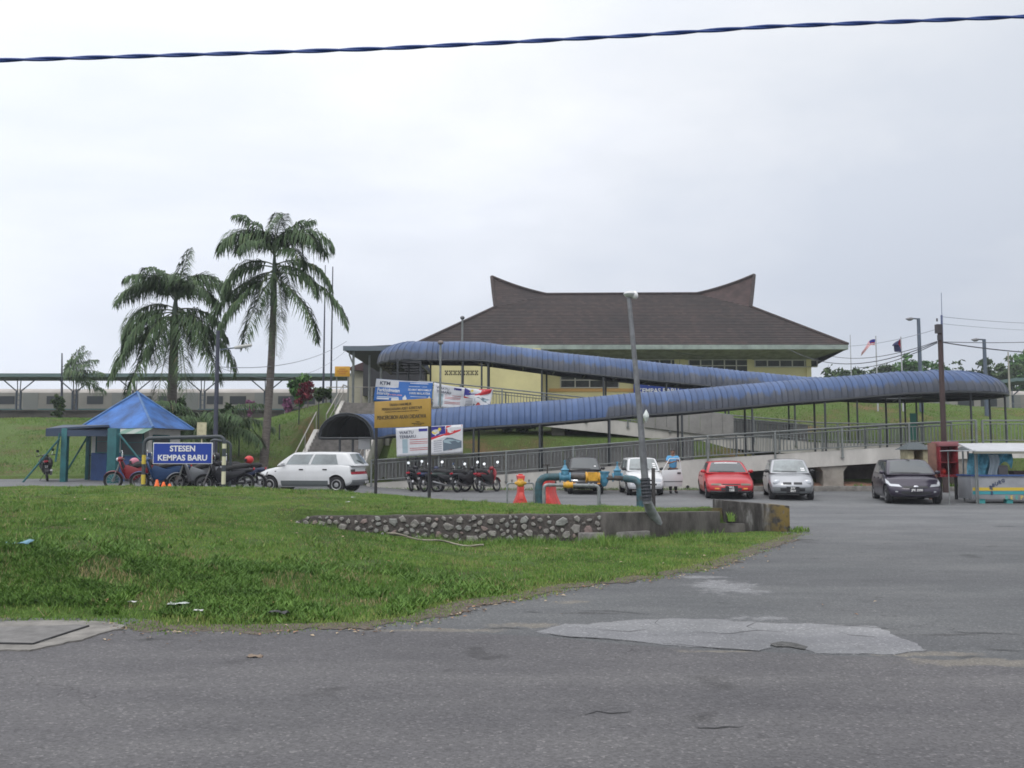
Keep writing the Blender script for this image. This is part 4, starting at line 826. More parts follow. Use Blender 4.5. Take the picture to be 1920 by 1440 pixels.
def frame_s(s):
    p = at_s(s); d = at_s(min(cum[-1], s+.15))-at_s(max(0, s-.15)); d.z = 0; d.normalize(); return p, d, Vector((d.y, -d.x, 0))
TOT = cum[-1]; SH = .25; NR = 14; RW0, RH = 1.10, .96
STURN = cum[min(range(len(path)), key=lambda i: -path[i].x)]
def RWs(s): return RW0+.80*math.exp(-((s-STURN)/3.4)**2)
cn = thing('canopy', 'long blue barrel-vaulted canopy of weathered sheets doubling back over both ramps', 'canopy')
V = []; UVs = []; ss = []; k = 0
while k*SH < TOT: ss += [(k*SH, .022+.008*math.sin(k*5.1)), (k*SH+.035, .0), (min(TOT, k*SH+SH-.02), .0)]; k += 1
for s, bump_ in ss:
    p, d, w_ = frame_s(min(s, TOT))
    for j in range(NR+1):
        a = math.pi*j/NR; rx, rz = RWs(s)+bump_, RH+bump_
        sag = 1+.022*mnoise.noise((s*.8, j*.3, 0))+.012*mnoise.noise((s*2.9, j*.6, 5)); V.append(p-w_*math.cos(a)*rx*sag+Vector((0, 0, rz*math.sin(a)*sag))); UVs.append((s, math.sin(a)))
F = [(i*(NR+1)+j, (i+1)*(NR+1)+j, (i+1)*(NR+1)+j+1, i*(NR+1)+j+1) for i in range(len(ss)-1) for j in range(NR)]
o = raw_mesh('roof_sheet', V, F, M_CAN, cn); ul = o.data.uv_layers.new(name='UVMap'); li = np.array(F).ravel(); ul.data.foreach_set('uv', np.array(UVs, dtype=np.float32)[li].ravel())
o.data.polygons.foreach_set('use_smooth', [True]*len(F)); o.data.set_sharp_from_angle(angle=R(28))
nrm = o.data.polygons[len(F)//2+3]
bm = bmesh.new(); bm.from_mesh(o.data); bmesh.ops.recalc_face_normals(bm, faces=bm.faces)
bm.faces.ensure_lookup_table(); f = max(bm.faces, key=lambda f: abs(f.normal.z))
if f.normal.z < 0: bmesh.ops.reverse_faces(bm, faces=bm.faces)
bm.to_mesh(o.data); bm.free()
# frame: eave rails, ties, rib arches, soffit ceiling battens
m = MB(); n = int(TOT/.6)
for sd in (-1, 1):
    m.tube([frame_s(min(TOT, i*TOT/n))[0]+frame_s(min(TOT, i*TOT/n))[2]*sd*(RWs(i*TOT/n)-.03)-Vector((0, 0, .05)) for i in range(n+1)], .055, 6)
m.build('eave_rail', M_DSTEEL, cn, smooth=50)
m = MB(); n = int(TOT/1.5)
for i in range(n+1):
    p, d, w_ = frame_s(min(TOT, i*TOT/n)); RW = RWs(i*TOT/n); m = MB(); m.tube([p-w_*(RW-.04)-Vector((0, 0, .04)), p+w_*(RW-.04)-Vector((0, 0, .04))], .035, 5)
    m.tube([p-w_*math.cos(math.pi*j/8)*(RW-.06)+Vector((0, 0, (RH-.06)*math.sin(math.pi*j/8))) for j in range(9)], .03, 5); m.build('rib', M_DSTEEL, cn, smooth=50)

p, d, w_ = frame_s(0); m = MB(); RW = RW0; m.tube([p-d*.02-w_*math.cos(math.pi*j/14)*RW*1.01+Vector((0, 0, RH*1.01*math.sin(math.pi*j/14))) for j in range(15)], .03, 6); m.build('end_arch', M_DSTEEL, cn, smooth=50)
# posts
def cpost(x, y, z0, z1, r=.045): m = MB(); m.cyl((x, y, z0), (x, y, z1), r, n=8); m.cyl((x, y, z0), (x, y, z0+.04), r*2.2, n=8); m.build('post', M_DSTEEL, cn, smooth=40)
for px in (765, 888, 1012, 1143, 1279, 1411, 1548, 1689):
    x = P(px, 800, 37.7).x
    cpost(x, 37.72, fl_low(x)-.1, e_low(x)); cpost(x+.15, 39.5, fl_low(x)-.1, e_low(x))
cpost(19.2, 37.9, 2.05, 4.2); cpost(21.4, 39.3, 2.05, 4.2); cpost(22.1, 41.9, 2.0, 4.2); cpost(20.2, 44.6, 2.05, 4.2)
for px in (745, 788, 868, 903, 915, 1016, 1132, 1250, 1366, 1490, 1607, 1718):
    x = P(px, 800, 42.8).x; cpost(x, 42.72, fl_up(x)-.1, e_up(x)); 
    if px not in (868, 915): cpost(x+.3, 44.65, fl_up(x)-.1, e_up(x))
cpost(P(629, 815, 37).x+.2, 36.9, .4, 2.3); cpost(P(662, 830, 37).x, 36.95, .4, 2.3, .05)

# ---------------------------------------------------------------- stairs
sc_ = thing('staircase', 'straight concrete staircase climbing the bank behind the white hatchback', 'staircase')
M_STEP = mat('step_concrete', (.23, .215, .20), .9, var=.3, vs=3, bump=.3)
m = MB(); X0, X1 = -9.35, -6.7
def stepset(mb, y0, z0, n, run, rise, x0, x1):
    for i in range(n): mb.b2((x0, y0+i*run, z0-1), (x1, y0+(i+1)*run+.02*(i < n-1), z0+(i+1)*rise))
stepset(m, 39.3, .5, 13, .34, .165, X0, X1); m.b2((X0, 39.3+13*.34, 1.6), (X1, 46.0, .5+13*.165)); m.build('lower_flight', M_STEP, sc_)
m = MB(); z1 = .5+13*.165; stepset(m, 46.0, z1, 11, .34, .16, -9.2, -6.4); m.b2((-9.2, 46+11*.34, 3.3), (-6.3, 53, z1+11*.16)); m.build('upper_flight', M_STEP, sc_)
ztop = z1+11*.16
def cheek(pts, x, w=.2, name='cheek_wall'):
    m = MB(); v = [(x, y, z) for y, z in pts]; m.prism(v, (w, 0, 0)); m.build(name, M_RENDER, sc_, bevel=.01)
for x in (X0-.2, X1): cheek([(39.1, .2), (39.1, .62), (43.72, z1+.16), (46.0, z1+.16), (46, 1.2)], x)
for x in (-9.4, -6.4): cheek([(45.9, z1-.7), (45.9, z1+.18), (49.8, ztop+.14), (53, ztop+.14), (53, 3.2)], x)
M_RAIL = mat('pale_rail', (.36, .34, .31), .5, .2)
for x, lb in ((X0-.1, 'pale tubular handrail on the open left side of the lower stair flight'), (X1+.1, 'pale tubular handrail on the right side of the lower stair flight')):
    a = thing('handrail', lb, 'handrail'); m = MB(); m.tube([(x, 39.2, 1.45), (x, 43.8, z1+1.0)], .028, 6); m.build('rail', M_RAIL, a)
    for t in (0, .5, 1): y = 39.2+4.6*t; m = MB(); m.cyl((x, y, .5+(z1-.5)*t), (x, y, 1.45+(z1+1.0-1.45)*t), .025, n=6); m.build('post', M_RAIL, a)
a = thing('handrail', 'pale tubular handrail with landing barrier on the upper stair flight', 'handrail'); m = MB(); x = -9.3
m.tube([(x, 45.4, z1+.95), (x, 49.8, ztop+1.02), (x, 51.5, ztop+1.02)], .028, 6); m.tube([(-10.6, 51.6, ztop+1.02), (-7.6, 51.6, ztop+1.02)], .028, 6); m.tube([(x, 45.4, z1+.5), (x, 49.8, ztop+.55)], .016, 6); m.build('rail', M_RAIL, a)
for y, z in ((45.4, z1), (47.6, (z1+ztop)/2), (49.8, ztop), (51.5, ztop)): m = MB(); m.cyl((x, y, z), (x, y, z+1.0), .025, n=6); m.build('post', M_RAIL, a)
for xx in (-8.6, -8.0, -7.6): m = MB(); m.b2((xx-.05, 51.55, ztop-.1), (xx+.05, 51.65, ztop+1.0)); m.build('post', M_RAIL, a)
# small white cabinet beside the arch and pale ends on banner supports
q = P(683, 831, 38.3); m = MB(); m.b2((q.x-.25, 38.3, q.z-.26), (q.x+.25, 38.6, q.z+.26)); m.b2((q.x-.03, 38.4, .6), (q.x+.03, 38.5, q.z-.25)); tag(m.build('meter_box', M_SWHITE, bevel=.01), 'small white box on a stem beside the arched canopy mouth', 'meter box')
# ---------------------------------------------------------------- station building
def roof_mat():
    m = bpy.data.materials.new('brown_roof_tile'); m.use_nodes = True; t = m.node_tree; p = t.nodes['Principled BSDF']; lk = t.links.new; p.inputs['Roughness'].default_value = .85
    c = N(t, 'ShaderNodeTexCoord'); s = N(t, 'ShaderNodeSeparateXYZ'); lk(c.outputs['Object'], s.inputs[0])
    z = N(t, 'ShaderNodeMath', operation='MULTIPLY', inp={1: 6.0}); lk(s.outputs[2], z.inputs[0])
    wob = N(t, 'ShaderNodeTexNoise', inp={'Scale': .5, 'Detail': 3.}); lk(c.outputs['Object'], wob.inputs['Vector'])
    z2 = N(t, 'ShaderNodeMath', operation='MULTIPLY_ADD', inp={1: .8}); lk(wob.outputs[0], z2.inputs[0]); lk(z.outputs[0], z2.inputs[2])
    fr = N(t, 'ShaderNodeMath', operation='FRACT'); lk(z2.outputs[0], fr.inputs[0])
    x = N(t, 'ShaderNodeMath', operation='MULTIPLY', inp={1: 3.4}); lk(s.outputs[0], x.inputs[0]); fl = N(t, 'ShaderNodeMath', operation='FLOOR'); lk(z2.outputs[0], fl.inputs[0])
    x2 = N(t, 'ShaderNodeMath', operation='MULTIPLY_ADD', inp={1: .5}); lk(fl.outputs[0], x2.inputs[0]); lk(x.outputs[0], x2.inputs[2]); fx = N(t, 'ShaderNodeMath', operation='FLOOR'); lk(x2.outputs[0], fx.inputs[0])
    cb = N(t, 'ShaderNodeCombineXYZ'); lk(fx.outputs[0], cb.inputs[0]); lk(fl.outputs[0], cb.inputs[1]); wn = N(t, 'ShaderNodeTexWhiteNoise', noise_dimensions='2D'); lk(cb.outputs[0], wn.inputs['Vector'])
    r1 = ramp(t, [(0, (.022, .0155, .0145)), (.7, (.032, .022, .020)), (1, (.046, .031, .028))]); lk(wn.outputs[0], r1.inputs[0])
    st = N(t, 'ShaderNodeTexNoise', inp={'Scale': .22, 'Detail': 6., 'Roughness': .65}); lk(c.outputs['Object'], st.inputs['Vector']); r2 = ramp(t, [(.35, (.72, .74, .78)), (.62, (1.18, 1.12, 1.1))]); lk(st.outputs[0], r2.inputs[0])
    m1 = N(t, 'ShaderNodeMix', data_type='RGBA', blend_type='MULTIPLY'); m1.inputs[0].default_value = 1; lk(r1.outputs[0], m1.inputs[6]); lk(r2.outputs[0], m1.inputs[7])
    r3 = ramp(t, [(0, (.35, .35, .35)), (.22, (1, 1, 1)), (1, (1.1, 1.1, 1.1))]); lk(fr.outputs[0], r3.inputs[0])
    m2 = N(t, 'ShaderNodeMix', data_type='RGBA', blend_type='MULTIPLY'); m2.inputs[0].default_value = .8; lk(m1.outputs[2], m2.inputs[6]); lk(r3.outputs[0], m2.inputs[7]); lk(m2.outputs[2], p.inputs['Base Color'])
    b = N(t, 'ShaderNodeBump', inp={'Strength': .6, 'Distance': .05}); lk(fr.outputs[0], b.inputs['Height']); b.invert = True; lk(b.outputs[0], p.inputs['Normal']); return m
M_TILE = roof_mat()
M_TILER = mat('reddish_tile', (.044, .026, .024), .85, var=.4, vs=2)
M_YW = mat('pale_yellow_wall', (.60, .54, .28), .85, var=.10, vs=.6)
M_YD = mat('ochre_band', (.52, .30, .10), .85)
M_FAS = mat('pale_green_fascia', (.28, .33, .30), .7, var=.25, vs=1.5)
M_GLD = mat('dark_louvre', (.055, .055, .06), .3, var=.4, vs=3)
M_MUL = mat('window_frame', (.42, .40, .34), .6)
sb = thing('station_building', 'pale yellow station building under a large brown tiled roof with upswept horned gables', 'building')
ZE, YE, YR = 8.52, 57.0, 66.0; s_r = .539
def onf(x, z): return Vector((x, YE+(z-ZE)/s_r, z))
EL, ER = onf(-6.1, ZE), onf(21.25, ZE); G1, G2 = onf(-1.19, 11.9), onf(16.85, 11.95)
RL, RR = Vector((2.55, YR, 13.30)), Vector((13.6, YR, 13.35)); TL, TR = Vector((-1.5, YR, 14.62)), Vector((17.85, YR, 14.75))
def mir(v): return Vector((v.x, 2*YR-v.y, v.z))
def tri_curve(mb, a, b, c, n=7, mi=0, sag=.12):
    """horn: surface between base edge a-b and lifted tip c, sagging a little"""
    vs = []; fs = []; idx = {}
    for i in range(n+1):
        for j in range(n+1-i):
            u, v = i/n, j/n; w_ = 1-u-v; p = a*w_+b*u+c*v; p = p-Vector((0, 0, sag*4*v*(1-v)*(1-.3*w_))); idx[i, j] = len(vs); vs.append(p)
    for i in range(n):
        for j in range(n-i):
            fs.append((idx[i, j], idx[i+1, j], idx[i, j+1]))
            if i+j < n-1: fs.append((idx[i+1, j], idx[i+1, j+1], idx[i, j+1]))
    mb.add(vs, fs, mi)
for nm, sidefn in (('roof', lambda v: v), ('roof', mir)):
    m = MB(); e, f, g1, g2, rl, rr, tl, tr = [sidefn(v) for v in (EL, ER, G1, G2, RL, RR, TL, TR)]
    n = 34
    for i in range(n):      # overlapping courses, each lifted at its lower edge
        a, b = i/n, (i+1)/n+.004; lift = Vector((0, 0, .045))
        if b > 1: b = 1
        def row(t):
            if t <= .70: k = t/.70; return e.lerp(g1, k), f.lerp(g2, k)
            k = (t-.70)/.30; return g1.lerp(rl, k), g2.lerp(rr, k)
        la, ra = row(a); lb, rb = row(b); m.add([la+lift, ra+lift, rb, lb, la-lift*.3, ra-lift*.3], [(0, 1, 2, 3), (4, 5, 1, 0)])
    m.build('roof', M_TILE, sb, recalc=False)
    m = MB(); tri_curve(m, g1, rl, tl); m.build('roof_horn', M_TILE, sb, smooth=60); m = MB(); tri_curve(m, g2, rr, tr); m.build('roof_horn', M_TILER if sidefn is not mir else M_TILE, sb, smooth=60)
for sgn, e, g_, t in ((-1, EL, G1, TL), (1, ER, G2, TR)):
    m = MB(); m.add([e, mir(e), mir(g_), g_], [(0, 1, 2, 3)]); m.build('roof', M_TILE, sb)
    m = MB(); q = Vector((g_.x+sgn*-.25, YR, t.z-.5)); m.add([g_, mir(g_), t], [(0, 1, 2)]); m.build('gable', mat('gable_board', (.10, .09, .08), .9), sb)
    r_ = RL if sgn < 0 else RR
    for pl in ([g_, t], [t, r_], [e, g_]):
        sg_ = 0 if pl[0] is e else .12; m = MB(); m.tube([pl[0].lerp(pl[1], q/10)+Vector((0, 0, .04-sg_*4*(q/10)*(1-q/10))) for q in range(11)], .12, 6); m.build('ridge_cap', M_TILE, sb, smooth=50)
m = MB(); m.tube([RL+Vector((0, 0, .04)), RR+Vector((0, 0, .04))], .12, 6); m.build('ridge_cap', M_TILE, sb, smooth=50)
m = MB(); m.b2((EL.x, YE-.06, ZE-.30), (ER.x, YE+.02, ZE-.01)); m.b2((ER.x-.06, YE+.02, ZE-.30), (ER.x+.02, 75, ZE-.01)); m.b2((EL.x-.02, YE+.02, ZE-.30), (EL.x+.06, 75, ZE-.01)); m.build('fascia', M_FAS, sb)
m = MB(); m.add([(EL.x+.06, YE, ZE-.28), (ER.x-.06, YE, ZE-.28), (19.6, 59.0, ZE-.75), (EL.x+1.7, 59, ZE-.75)], [(0, 1, 2, 3)]); m.add([(ER.x-.06, YE, ZE-.28), (ER.x-.06, 75, ZE-.28), (19.6, 73, ZE-1.25), (19.6, 59, ZE-1.25)], [(0, 1, 2, 3)])
m.build('soffit', mat('grey_soffit', (.26, .26, .23), .8, var=.3, vs=2), sb, recalc=False)
WX0, WX1, YW = -5.3, 19.55, 59.0
m = MB(); m.b2((1.8, YW, 3.6), (WX1, 73, ZE-.35)); m.build('wall', M_YW, sb)
m = MB(); m.b2((WX0, 56.4, 3.6), (1.8, 72, ZE-.3)); m.build('wall', M_YW, sb)
for x in (1.85, 10.75, 11.1, 15.5, 19.35): m = MB(); m.b2((x-.14, YW-.10, 3.7), (x+.18, YW-.003, ZE-.7)); m.build('pilaster', M_YW, sb)
m = MB(); m.b2((2.4, YW-.06, 5.68), (8.6, YW-.004, 5.88)); m.build('band', M_YD, sb)
def window(px0, px1, py0, py1, n, mid=False):
    a, b = P(px0, py0, YW), P(px1, py1, YW); f = MB(); x0_, x1_, z1_, z0_ = a.x, b.x, a.z, b.z; y = YW-.05
    for i in range(n+1): x = x0_+(x1_-x0_)*i/n; f.b2((x-.035, y-.03, z0_), (x+.035, YW-.003, z1_))
    f.b2((x0_, y-.028, z1_-.05), (x1_, YW-.004, z1_+.03)); f.b2((x0_, y-.05, z0_-.06), (x1_, YW-.004, z0_+.0))
    if mid: f.b2((x0_, y-.026, (z0_*.45+z1_*.55)-.03), (x1_, YW-.004, (z0_*.45+z1_*.55)+.03))
    w_ = f.build('window', M_MUL, sb)
    g_ = MB(); 
    for i in range(n): 
        xa, xb = x0_+(x1_-x0_)*i/n+.04, x0_+(x1_-x0_)*(i+1)/n-.04; k = max(2, int((z1_-z0_)/.13))
        for j in range(k): zz = z0_+(z1_-z0_)*(j+.5)/k; g_.box(((xa+xb)/2, YW-.03, zz), (xb-xa, .012, (z1_-z0_)/k*1.0), M=Matrix.Rotation(R(18), 3, 'X'))
    o = g_.build('pane', M_GLD, w_)
window(1415, 1532, 675, 687, 5); window(1291, 1403, 674, 700, 5, True); window(1192, 1281, 674, 700, 4, True); window(1096, 1180, 674, 690, 4)
window(1051, 1160, 702, 726, 4, True)
m = MB(); z_, y_ = P(860, 699, 56.4).z, 56.4; x_ = P(834, 699, 56.4).x; x9 = P(898, 699, 56.4).x
for i in range(8):
    xa = x_+(x9-x_)*i/8
    for (dx, dz) in ((.0, .10), (.13, .10), (.065, 0), (.0, -.10), (.13, -.10)): m.b2((xa+dx-.0, y_-.012, z_+dz-.045), (xa+dx+.085, y_-.002, z_+dz+.045))
m.build('vent_block', mat('vent_dark', (.05, .045, .03), .9), sb)
m = MB(); a, b = P(1010, 662, YW), P(1540, 671, YW); m.b2((2.2, YW-.03, b.z-.10), (WX1, YW-.005, b.z+.02)); m.build('beam', mat('weathered_beam', (.22, .19, .09), .8, var=.3), sb)
# dark box: colour stands in for shade inside the concourse opening, under the canopy
m = MB(); m.b2((-9.2, 55.8, 5.2), (-5.4, 58, 7.6)); m.build('concourse_shade_box', mat('concourse_shade', (.035, .035, .04), .8), sb)
m = MB(); m.b2((-10.6, 58.2, 3.8), (-7.2, 62, 6.6)); m.build('side_wall', mat('beige_wall', (.36, .34, .27), .85, var=.15, vs=1), sb)
# blue wall sign peeping between the canopies
a = thing('wall_sign', 'blue station name board on the yellow wall, half hidden between the two canopies', 'sign')
p0, p1 = P(1188, 714, 58.8), P(1275, 744, 58.8); m = MB(); m.b2((p0.x, 58.78, p1.z), (p1.x+.4, 58.84, p0.z)); m.build('board', M_SBLUE, a)
cx = (p0.x+p1.x)/2+.2
text_obj('lettering', 'STESEN', .42, M_SWHITE, a, bold=.01, mx=T(cx-.1, 58.77, P(1230, 719.5, 58.8).z)); text_obj('lettering', 'KEMPAS BARU', .42, M_SWHITE, a, bold=.01, mx=T(cx-.1, 58.77, P(1230, 733, 58.8).z))
# entrance awning and lower gable at the stair head
aw = thing('entrance_awning', 'thin dark awning roof with a gutter reaching left from the canopy over the stair head', 'awning')
q0, q1 = P(648, 654, 50), P(702, 652, 50); m = MB(); yb = 54
m.add([(q0.x, 49.6, q0.z+.05), (q1.x+1.2, 49.6, q1.z+.12), (q1.x+1.2, 49.6, q1.z-.02), (q0.x, 49.6, q0.z-.14), (q0.x+1.2, yb, q0.z-.9), (q1.x+1.2, yb, q1.z-.9)], [(0, 1, 2, 3), (0, 4, 5, 1), (3, 2, 5, 4)])
m.build('roof', M_DSTEEL, aw); m = MB(); m.b2((q0.x-.05, 49.5, q0.z-.16), (q1.x+1.2, 49.6, q0.z+.10)); m.build('gutter', mat('blue_grey_trim', (.12, .15, .18), .6), aw)
q = P(664, 670, 50); m = MB(); m.cyl((q.x, 49.8, ztop), (q.x, 49.8, q0.z-.1), .07, n=8); m.build('post', M_STEEL, aw)
m = MB(); g_ = P(655, 668, 50); m.tube([(q0.x+.25, 49.7, q0.z-.1), (q0.x+.28, 49.7, q0.z-.4), (q.x-.02, 49.75, q0.z-.85)], .045, 6); m.build('downpipe', M_STEEL, aw)
for px in (690, 712): x = P(px, 690, 50).x; m = MB(); m.cyl((x, 50.5, ztop), (x, 50.5, q0.z-.3), .06, n=8); m.build('post', M_STEEL, aw)
lg = thing('side_building', 'beige side building with low brown gable behind the awning posts', 'building')
m = MB(); a0, a1, a2 = P(650, 691, 56), P(708, 668, 56), P(712, 700, 56); m.prism([a0, (a1.x, 56, a1.z), (a1.x+1, 56, a1.z), (a1.x+1, 56, a2.z), (a2.x-.7, 56, a2.z+.1)], (0, 5, 0)); m.build('roof', mat('maroon_tile', (.075, .04, .045), .8), lg)
m = MB(); b0 = P(658, 700, 56.4); m.prism([(b0.x, 56.4, 3.8), (-8.0, 56.4, 3.8), (-8.0, 56.4, a2.z+.15), (b0.x, 56.4, P(660, 695, 56.4).z)], (0, 4, 0)); m.build('wall', mat('beige_wall', (0, 0, 0)), lg)
a = thing('yellow_board', 'small yellow notice board on posts at the head of the stairs', 'sign')
p0, p1 = P(628, 687, 49.5), P(656, 706, 49.5); m = MB(); m.b2((p0.x, 49.48, p1.z), (p1.x, 49.53, p0.z)); m.build('board', mat('amber_board', (.62, .33, .03), .5), a, bevel=.006)
for x in (p0.x+.1, p1.x-.1): m = MB(); m.b2((x-.03, 49.54, 4.0), (x+.03, 49.59, p0.z-.02)); m.build('post', M_STEEL, a)
text_obj('lettering', 'AWAS\nDILARANG\nMASUK', .12, mat('lettering_red', (.35, .06, .02), .6), a, mx=T((p0.x+p1.x)/2, 49.475, (p0.z+p1.z)/2))

# ---------------------------------------------------------------- banners
M_VINB = mat('vinyl_blue', (.035, .155, .48), .45); M_VINW = mat('vinyl_white', (.60, .61, .64), .45, var=.08, vs=4); M_INK = mat('ink_dark', (.03, .04, .08), .6)
M_INKR = mat('ink_red', (.42, .05, .04), .6); M_FR = mat('flag_red', (.55, .02, .03), .5); M_FB = mat('flag_blue', (.02, .02, .22), .5); M_FY = mat('flag_yellow', (.75, .60, .04), .5); M_FW = mat('flag_white', (.72, .72, .72), .5); M_TR = mat('ink_train', (.10, .14, .18), .5)
def banner(label, c00, c10, c11, c01, Y, base, sag=.06, fold=.04, seed=0):
    """corners in pixels: top left, top right, bottom right, bottom left"""
    C = [P(*c, Y) for c in (c00, c10, c11, c01)]; o_ = thing('banner', label, 'banner', C[3], 0, 'vinyl banners hung on the ramp railings')
    def S(u, v, off=0.):   # u along, v up
        p = C[3].lerp(C[2], u).lerp(C[0].lerp(C[1], u), v)-C[3]
        p.z -= sag*4*u*(1-u)*(v*.9+.1); p.y += fold*math.sin(u*9+v*3+seed)*(1-.4*v)+fold*.7*mnoise.noise((u*6, v*5, seed))-off; return p
    m = MB(); m.grid(40, 10, lambda u, v: S(u, v)); b = m.build('sheet', base, o_, smooth=70); sol = b.modifiers.new('s', 'SOLIDIFY'); sol.thickness = .004; sol.offset = 1
    def patch(name, poly, ml, off=.006):
        n = 8; m_ = MB()
        if len(poly) == 4 and all(isinstance(t, (int, float)) for t in poly):
            u0, v0, u1, v1 = poly; m_.grid(max(2, int((u1-u0)*40)), 6, lambda a_, b_: S(u0+(u1-u0)*a_, v0+(v1-v0)*b_, off))
        else: m_.add([S(u, v, off) for u, v in poly], [tuple(range(len(poly)))])
        return m_.build(name, ml, o_, recalc=False)
    def txt(s, u, v, size, ml, sx=1., bold=.003, al='LEFT', off=.012):
        t = text_obj('lettering', s, size, ml, o_, ext=.0, bold=bold, align=al, sx=sx); q0, q1 = S(u, v, off), S(min(1, u+.15), v, off); an = math.atan2(q1.z-q0.z, q1.x-q0.x)
        me = t.data; W_ = (C[1]-C[0]).length; H_ = (C[0]-C[3]).length
        for vt in me.vertices:
            p = S(u+vt.co.x/W_, v+vt.co.z/H_, off); vt.co = p
        return t
    return o_, patch, txt
b, pt, tx = banner('blue and white banner with white lettering, on the ramp rail behind the yellow board', (706, 710), (812, 716), (810, 757), (700, 752), 42.35, M_VINB, .02, .03, 1)
pt('white_corner', (.0, .64, .40, .985), M_VINW); pt('edge_stripe', (.0, .95, 1.0, .995), M_VINW, .008)
tx('KTM', .07, .82, .22, M_INK, 1.1, .008); tx('Perkhidmatan', .04, .52, .24, M_FW, .78, .006); tx('Intercity', .04, .37, .2, M_FW, .85, .005); tx('kini lebih selesa', .24, .33, .10, mat('ink_pink', (.8, .35, .35), .6), 1, .002)
pt('text_line', (.05, .20, .42, .23), M_FW); pt('text_line', (.05, .10, .26, .17), M_FW); pt('text_line', (.30, .06, .43, .18), M_FW)
pt('text_line', (.60, .88, .92, .91), M_FW); pt('text_line', (.58, .74, .90, .76), M_FW)
tx('SELAMAT MENYAMBUT', .57, .60, .13, M_FW, .8, .002); tx('HARI MALAYSIA', .60, .44, .15, M_FW, .9, .003); pt('text_line', (.62, .28, .90, .30), M_FW)
for u in (.50, .92): pt('figure_shape', [(u, .06), (u+.055, .06), (u+.06, .2), (u+.035, .30), (u+.03, .37), (u+.02, .30), (u-.01, .22)], M_FW)
def twoflag(lbl, cs, Y, sag, fold, seed):
    b, pt, tx = banner(lbl, *cs, Y, M_VINW, sag, fold, seed)
    pt('flag_panel', [(.52, .93-.34), (.52, .985), (.735, .985), (.74, .72), (.66, .70), (.60, .64)], M_FB); pt('red_sweep', [(.52, .50), (.60, .52), (.72, .64), (.80, .66), (.96, .78), (.99, .985), (.75, .985), (.74, .72), (.62, .66), (.52, .60)], M_FR, .007)
    pt('white_sweep', [(.52, .44), (.62, .50), (.72, .60), (.80, .62), (.72, .66), (.60, .58), (.52, .52)], M_FW, .0085)
    cr = []; 
    for k in range(13): a_ = R(200+k*13); cr.append((.575+.045*math.cos(a_), .84+.11*math.sin(a_)))
    for k in range(12, -1, -1): a_ = R(200+k*13); cr.append((.585+.035*math.cos(a_), .86+.09*math.sin(a_)))
    pt('crescent', cr, M_FY, .009)
    stp = [(.65+(.035 if k % 2 == 0 else .014)*math.cos(R(90+k*180/14*2)), .88+(.10 if k % 2 == 0 else .04)*math.sin(R(90+k*180/14*2))) for k in range(14)]; pt('star', stp, M_FY, .009)
    cr = []
    for k in range(13): a_ = R(150+k*15); cr.append((.82+.045*math.cos(a_), .86+.14*math.sin(a_)))
    for k in range(12, -1, -1): a_ = R(150+k*15); cr.append((.835+.035*math.cos(a_), .88+.115*math.sin(a_)))
    pt('crescent', cr, M_FW, .010)
    for (u, v) in ((.85, .92), (.87, .85), (.90, .92), (.855, .80), (.895, .82)): pt('star', [(u+(.010 if k % 2 == 0 else .004)*math.cos(R(90+36*k)), v+(.026 if k % 2 == 0 else .01)*math.sin(R(90+36*k))) for k in range(10)], M_FW, .010)
    pt('blue_tab', (.34, .84, .47, .94), M_FB); tx('WAKTU', .05, .83, .17, M_INK, .95, .003); tx('TERBARU', .05, .68, .17, M_INK, .95, .003)
    for v in (.20, .26, .42, .48, .56): 
        pt('text_row', (.20, v, .47, v+.022), M_INKR); 
    pt('text_block', (.09, .12, .17, .60), mat('ink_pale', (.30, .40, .45), .6))
    for v in (.12, .19, .26, .33, .40, .47): pt('text_row', (.56, v, .68, v+.02), M_INK)
    pt('train_picture', [(.70, .12), (.98, .20), (.98, .44), (.90, .50), (.84, .56), (.76, .58), (.70, .48)], M_TR); pt('train_roof', [(.71, .36), (.90, .36), (.97, .42), (.88, .48), (.80, .52), (.71, .50)], mat('ink_pale', (0, 0, 0)), .009)
    pt('train_nose', [(.74, .14), (.84, .14), (.80, .30), (.77, .31)], M_INKR, .010)
twoflag('sagging white banner with two flag designs, right of the blue banner', ((814, 717), (925, 729), (918, 766), (811, 765)), 42.35, .10, .09, 3)
twoflag('white banner with two flag designs, hung low on the front of the lower ramp', ((742, 803), (868, 796), (868, 850), (744, 857)), 37.4, .0, .02, 6)

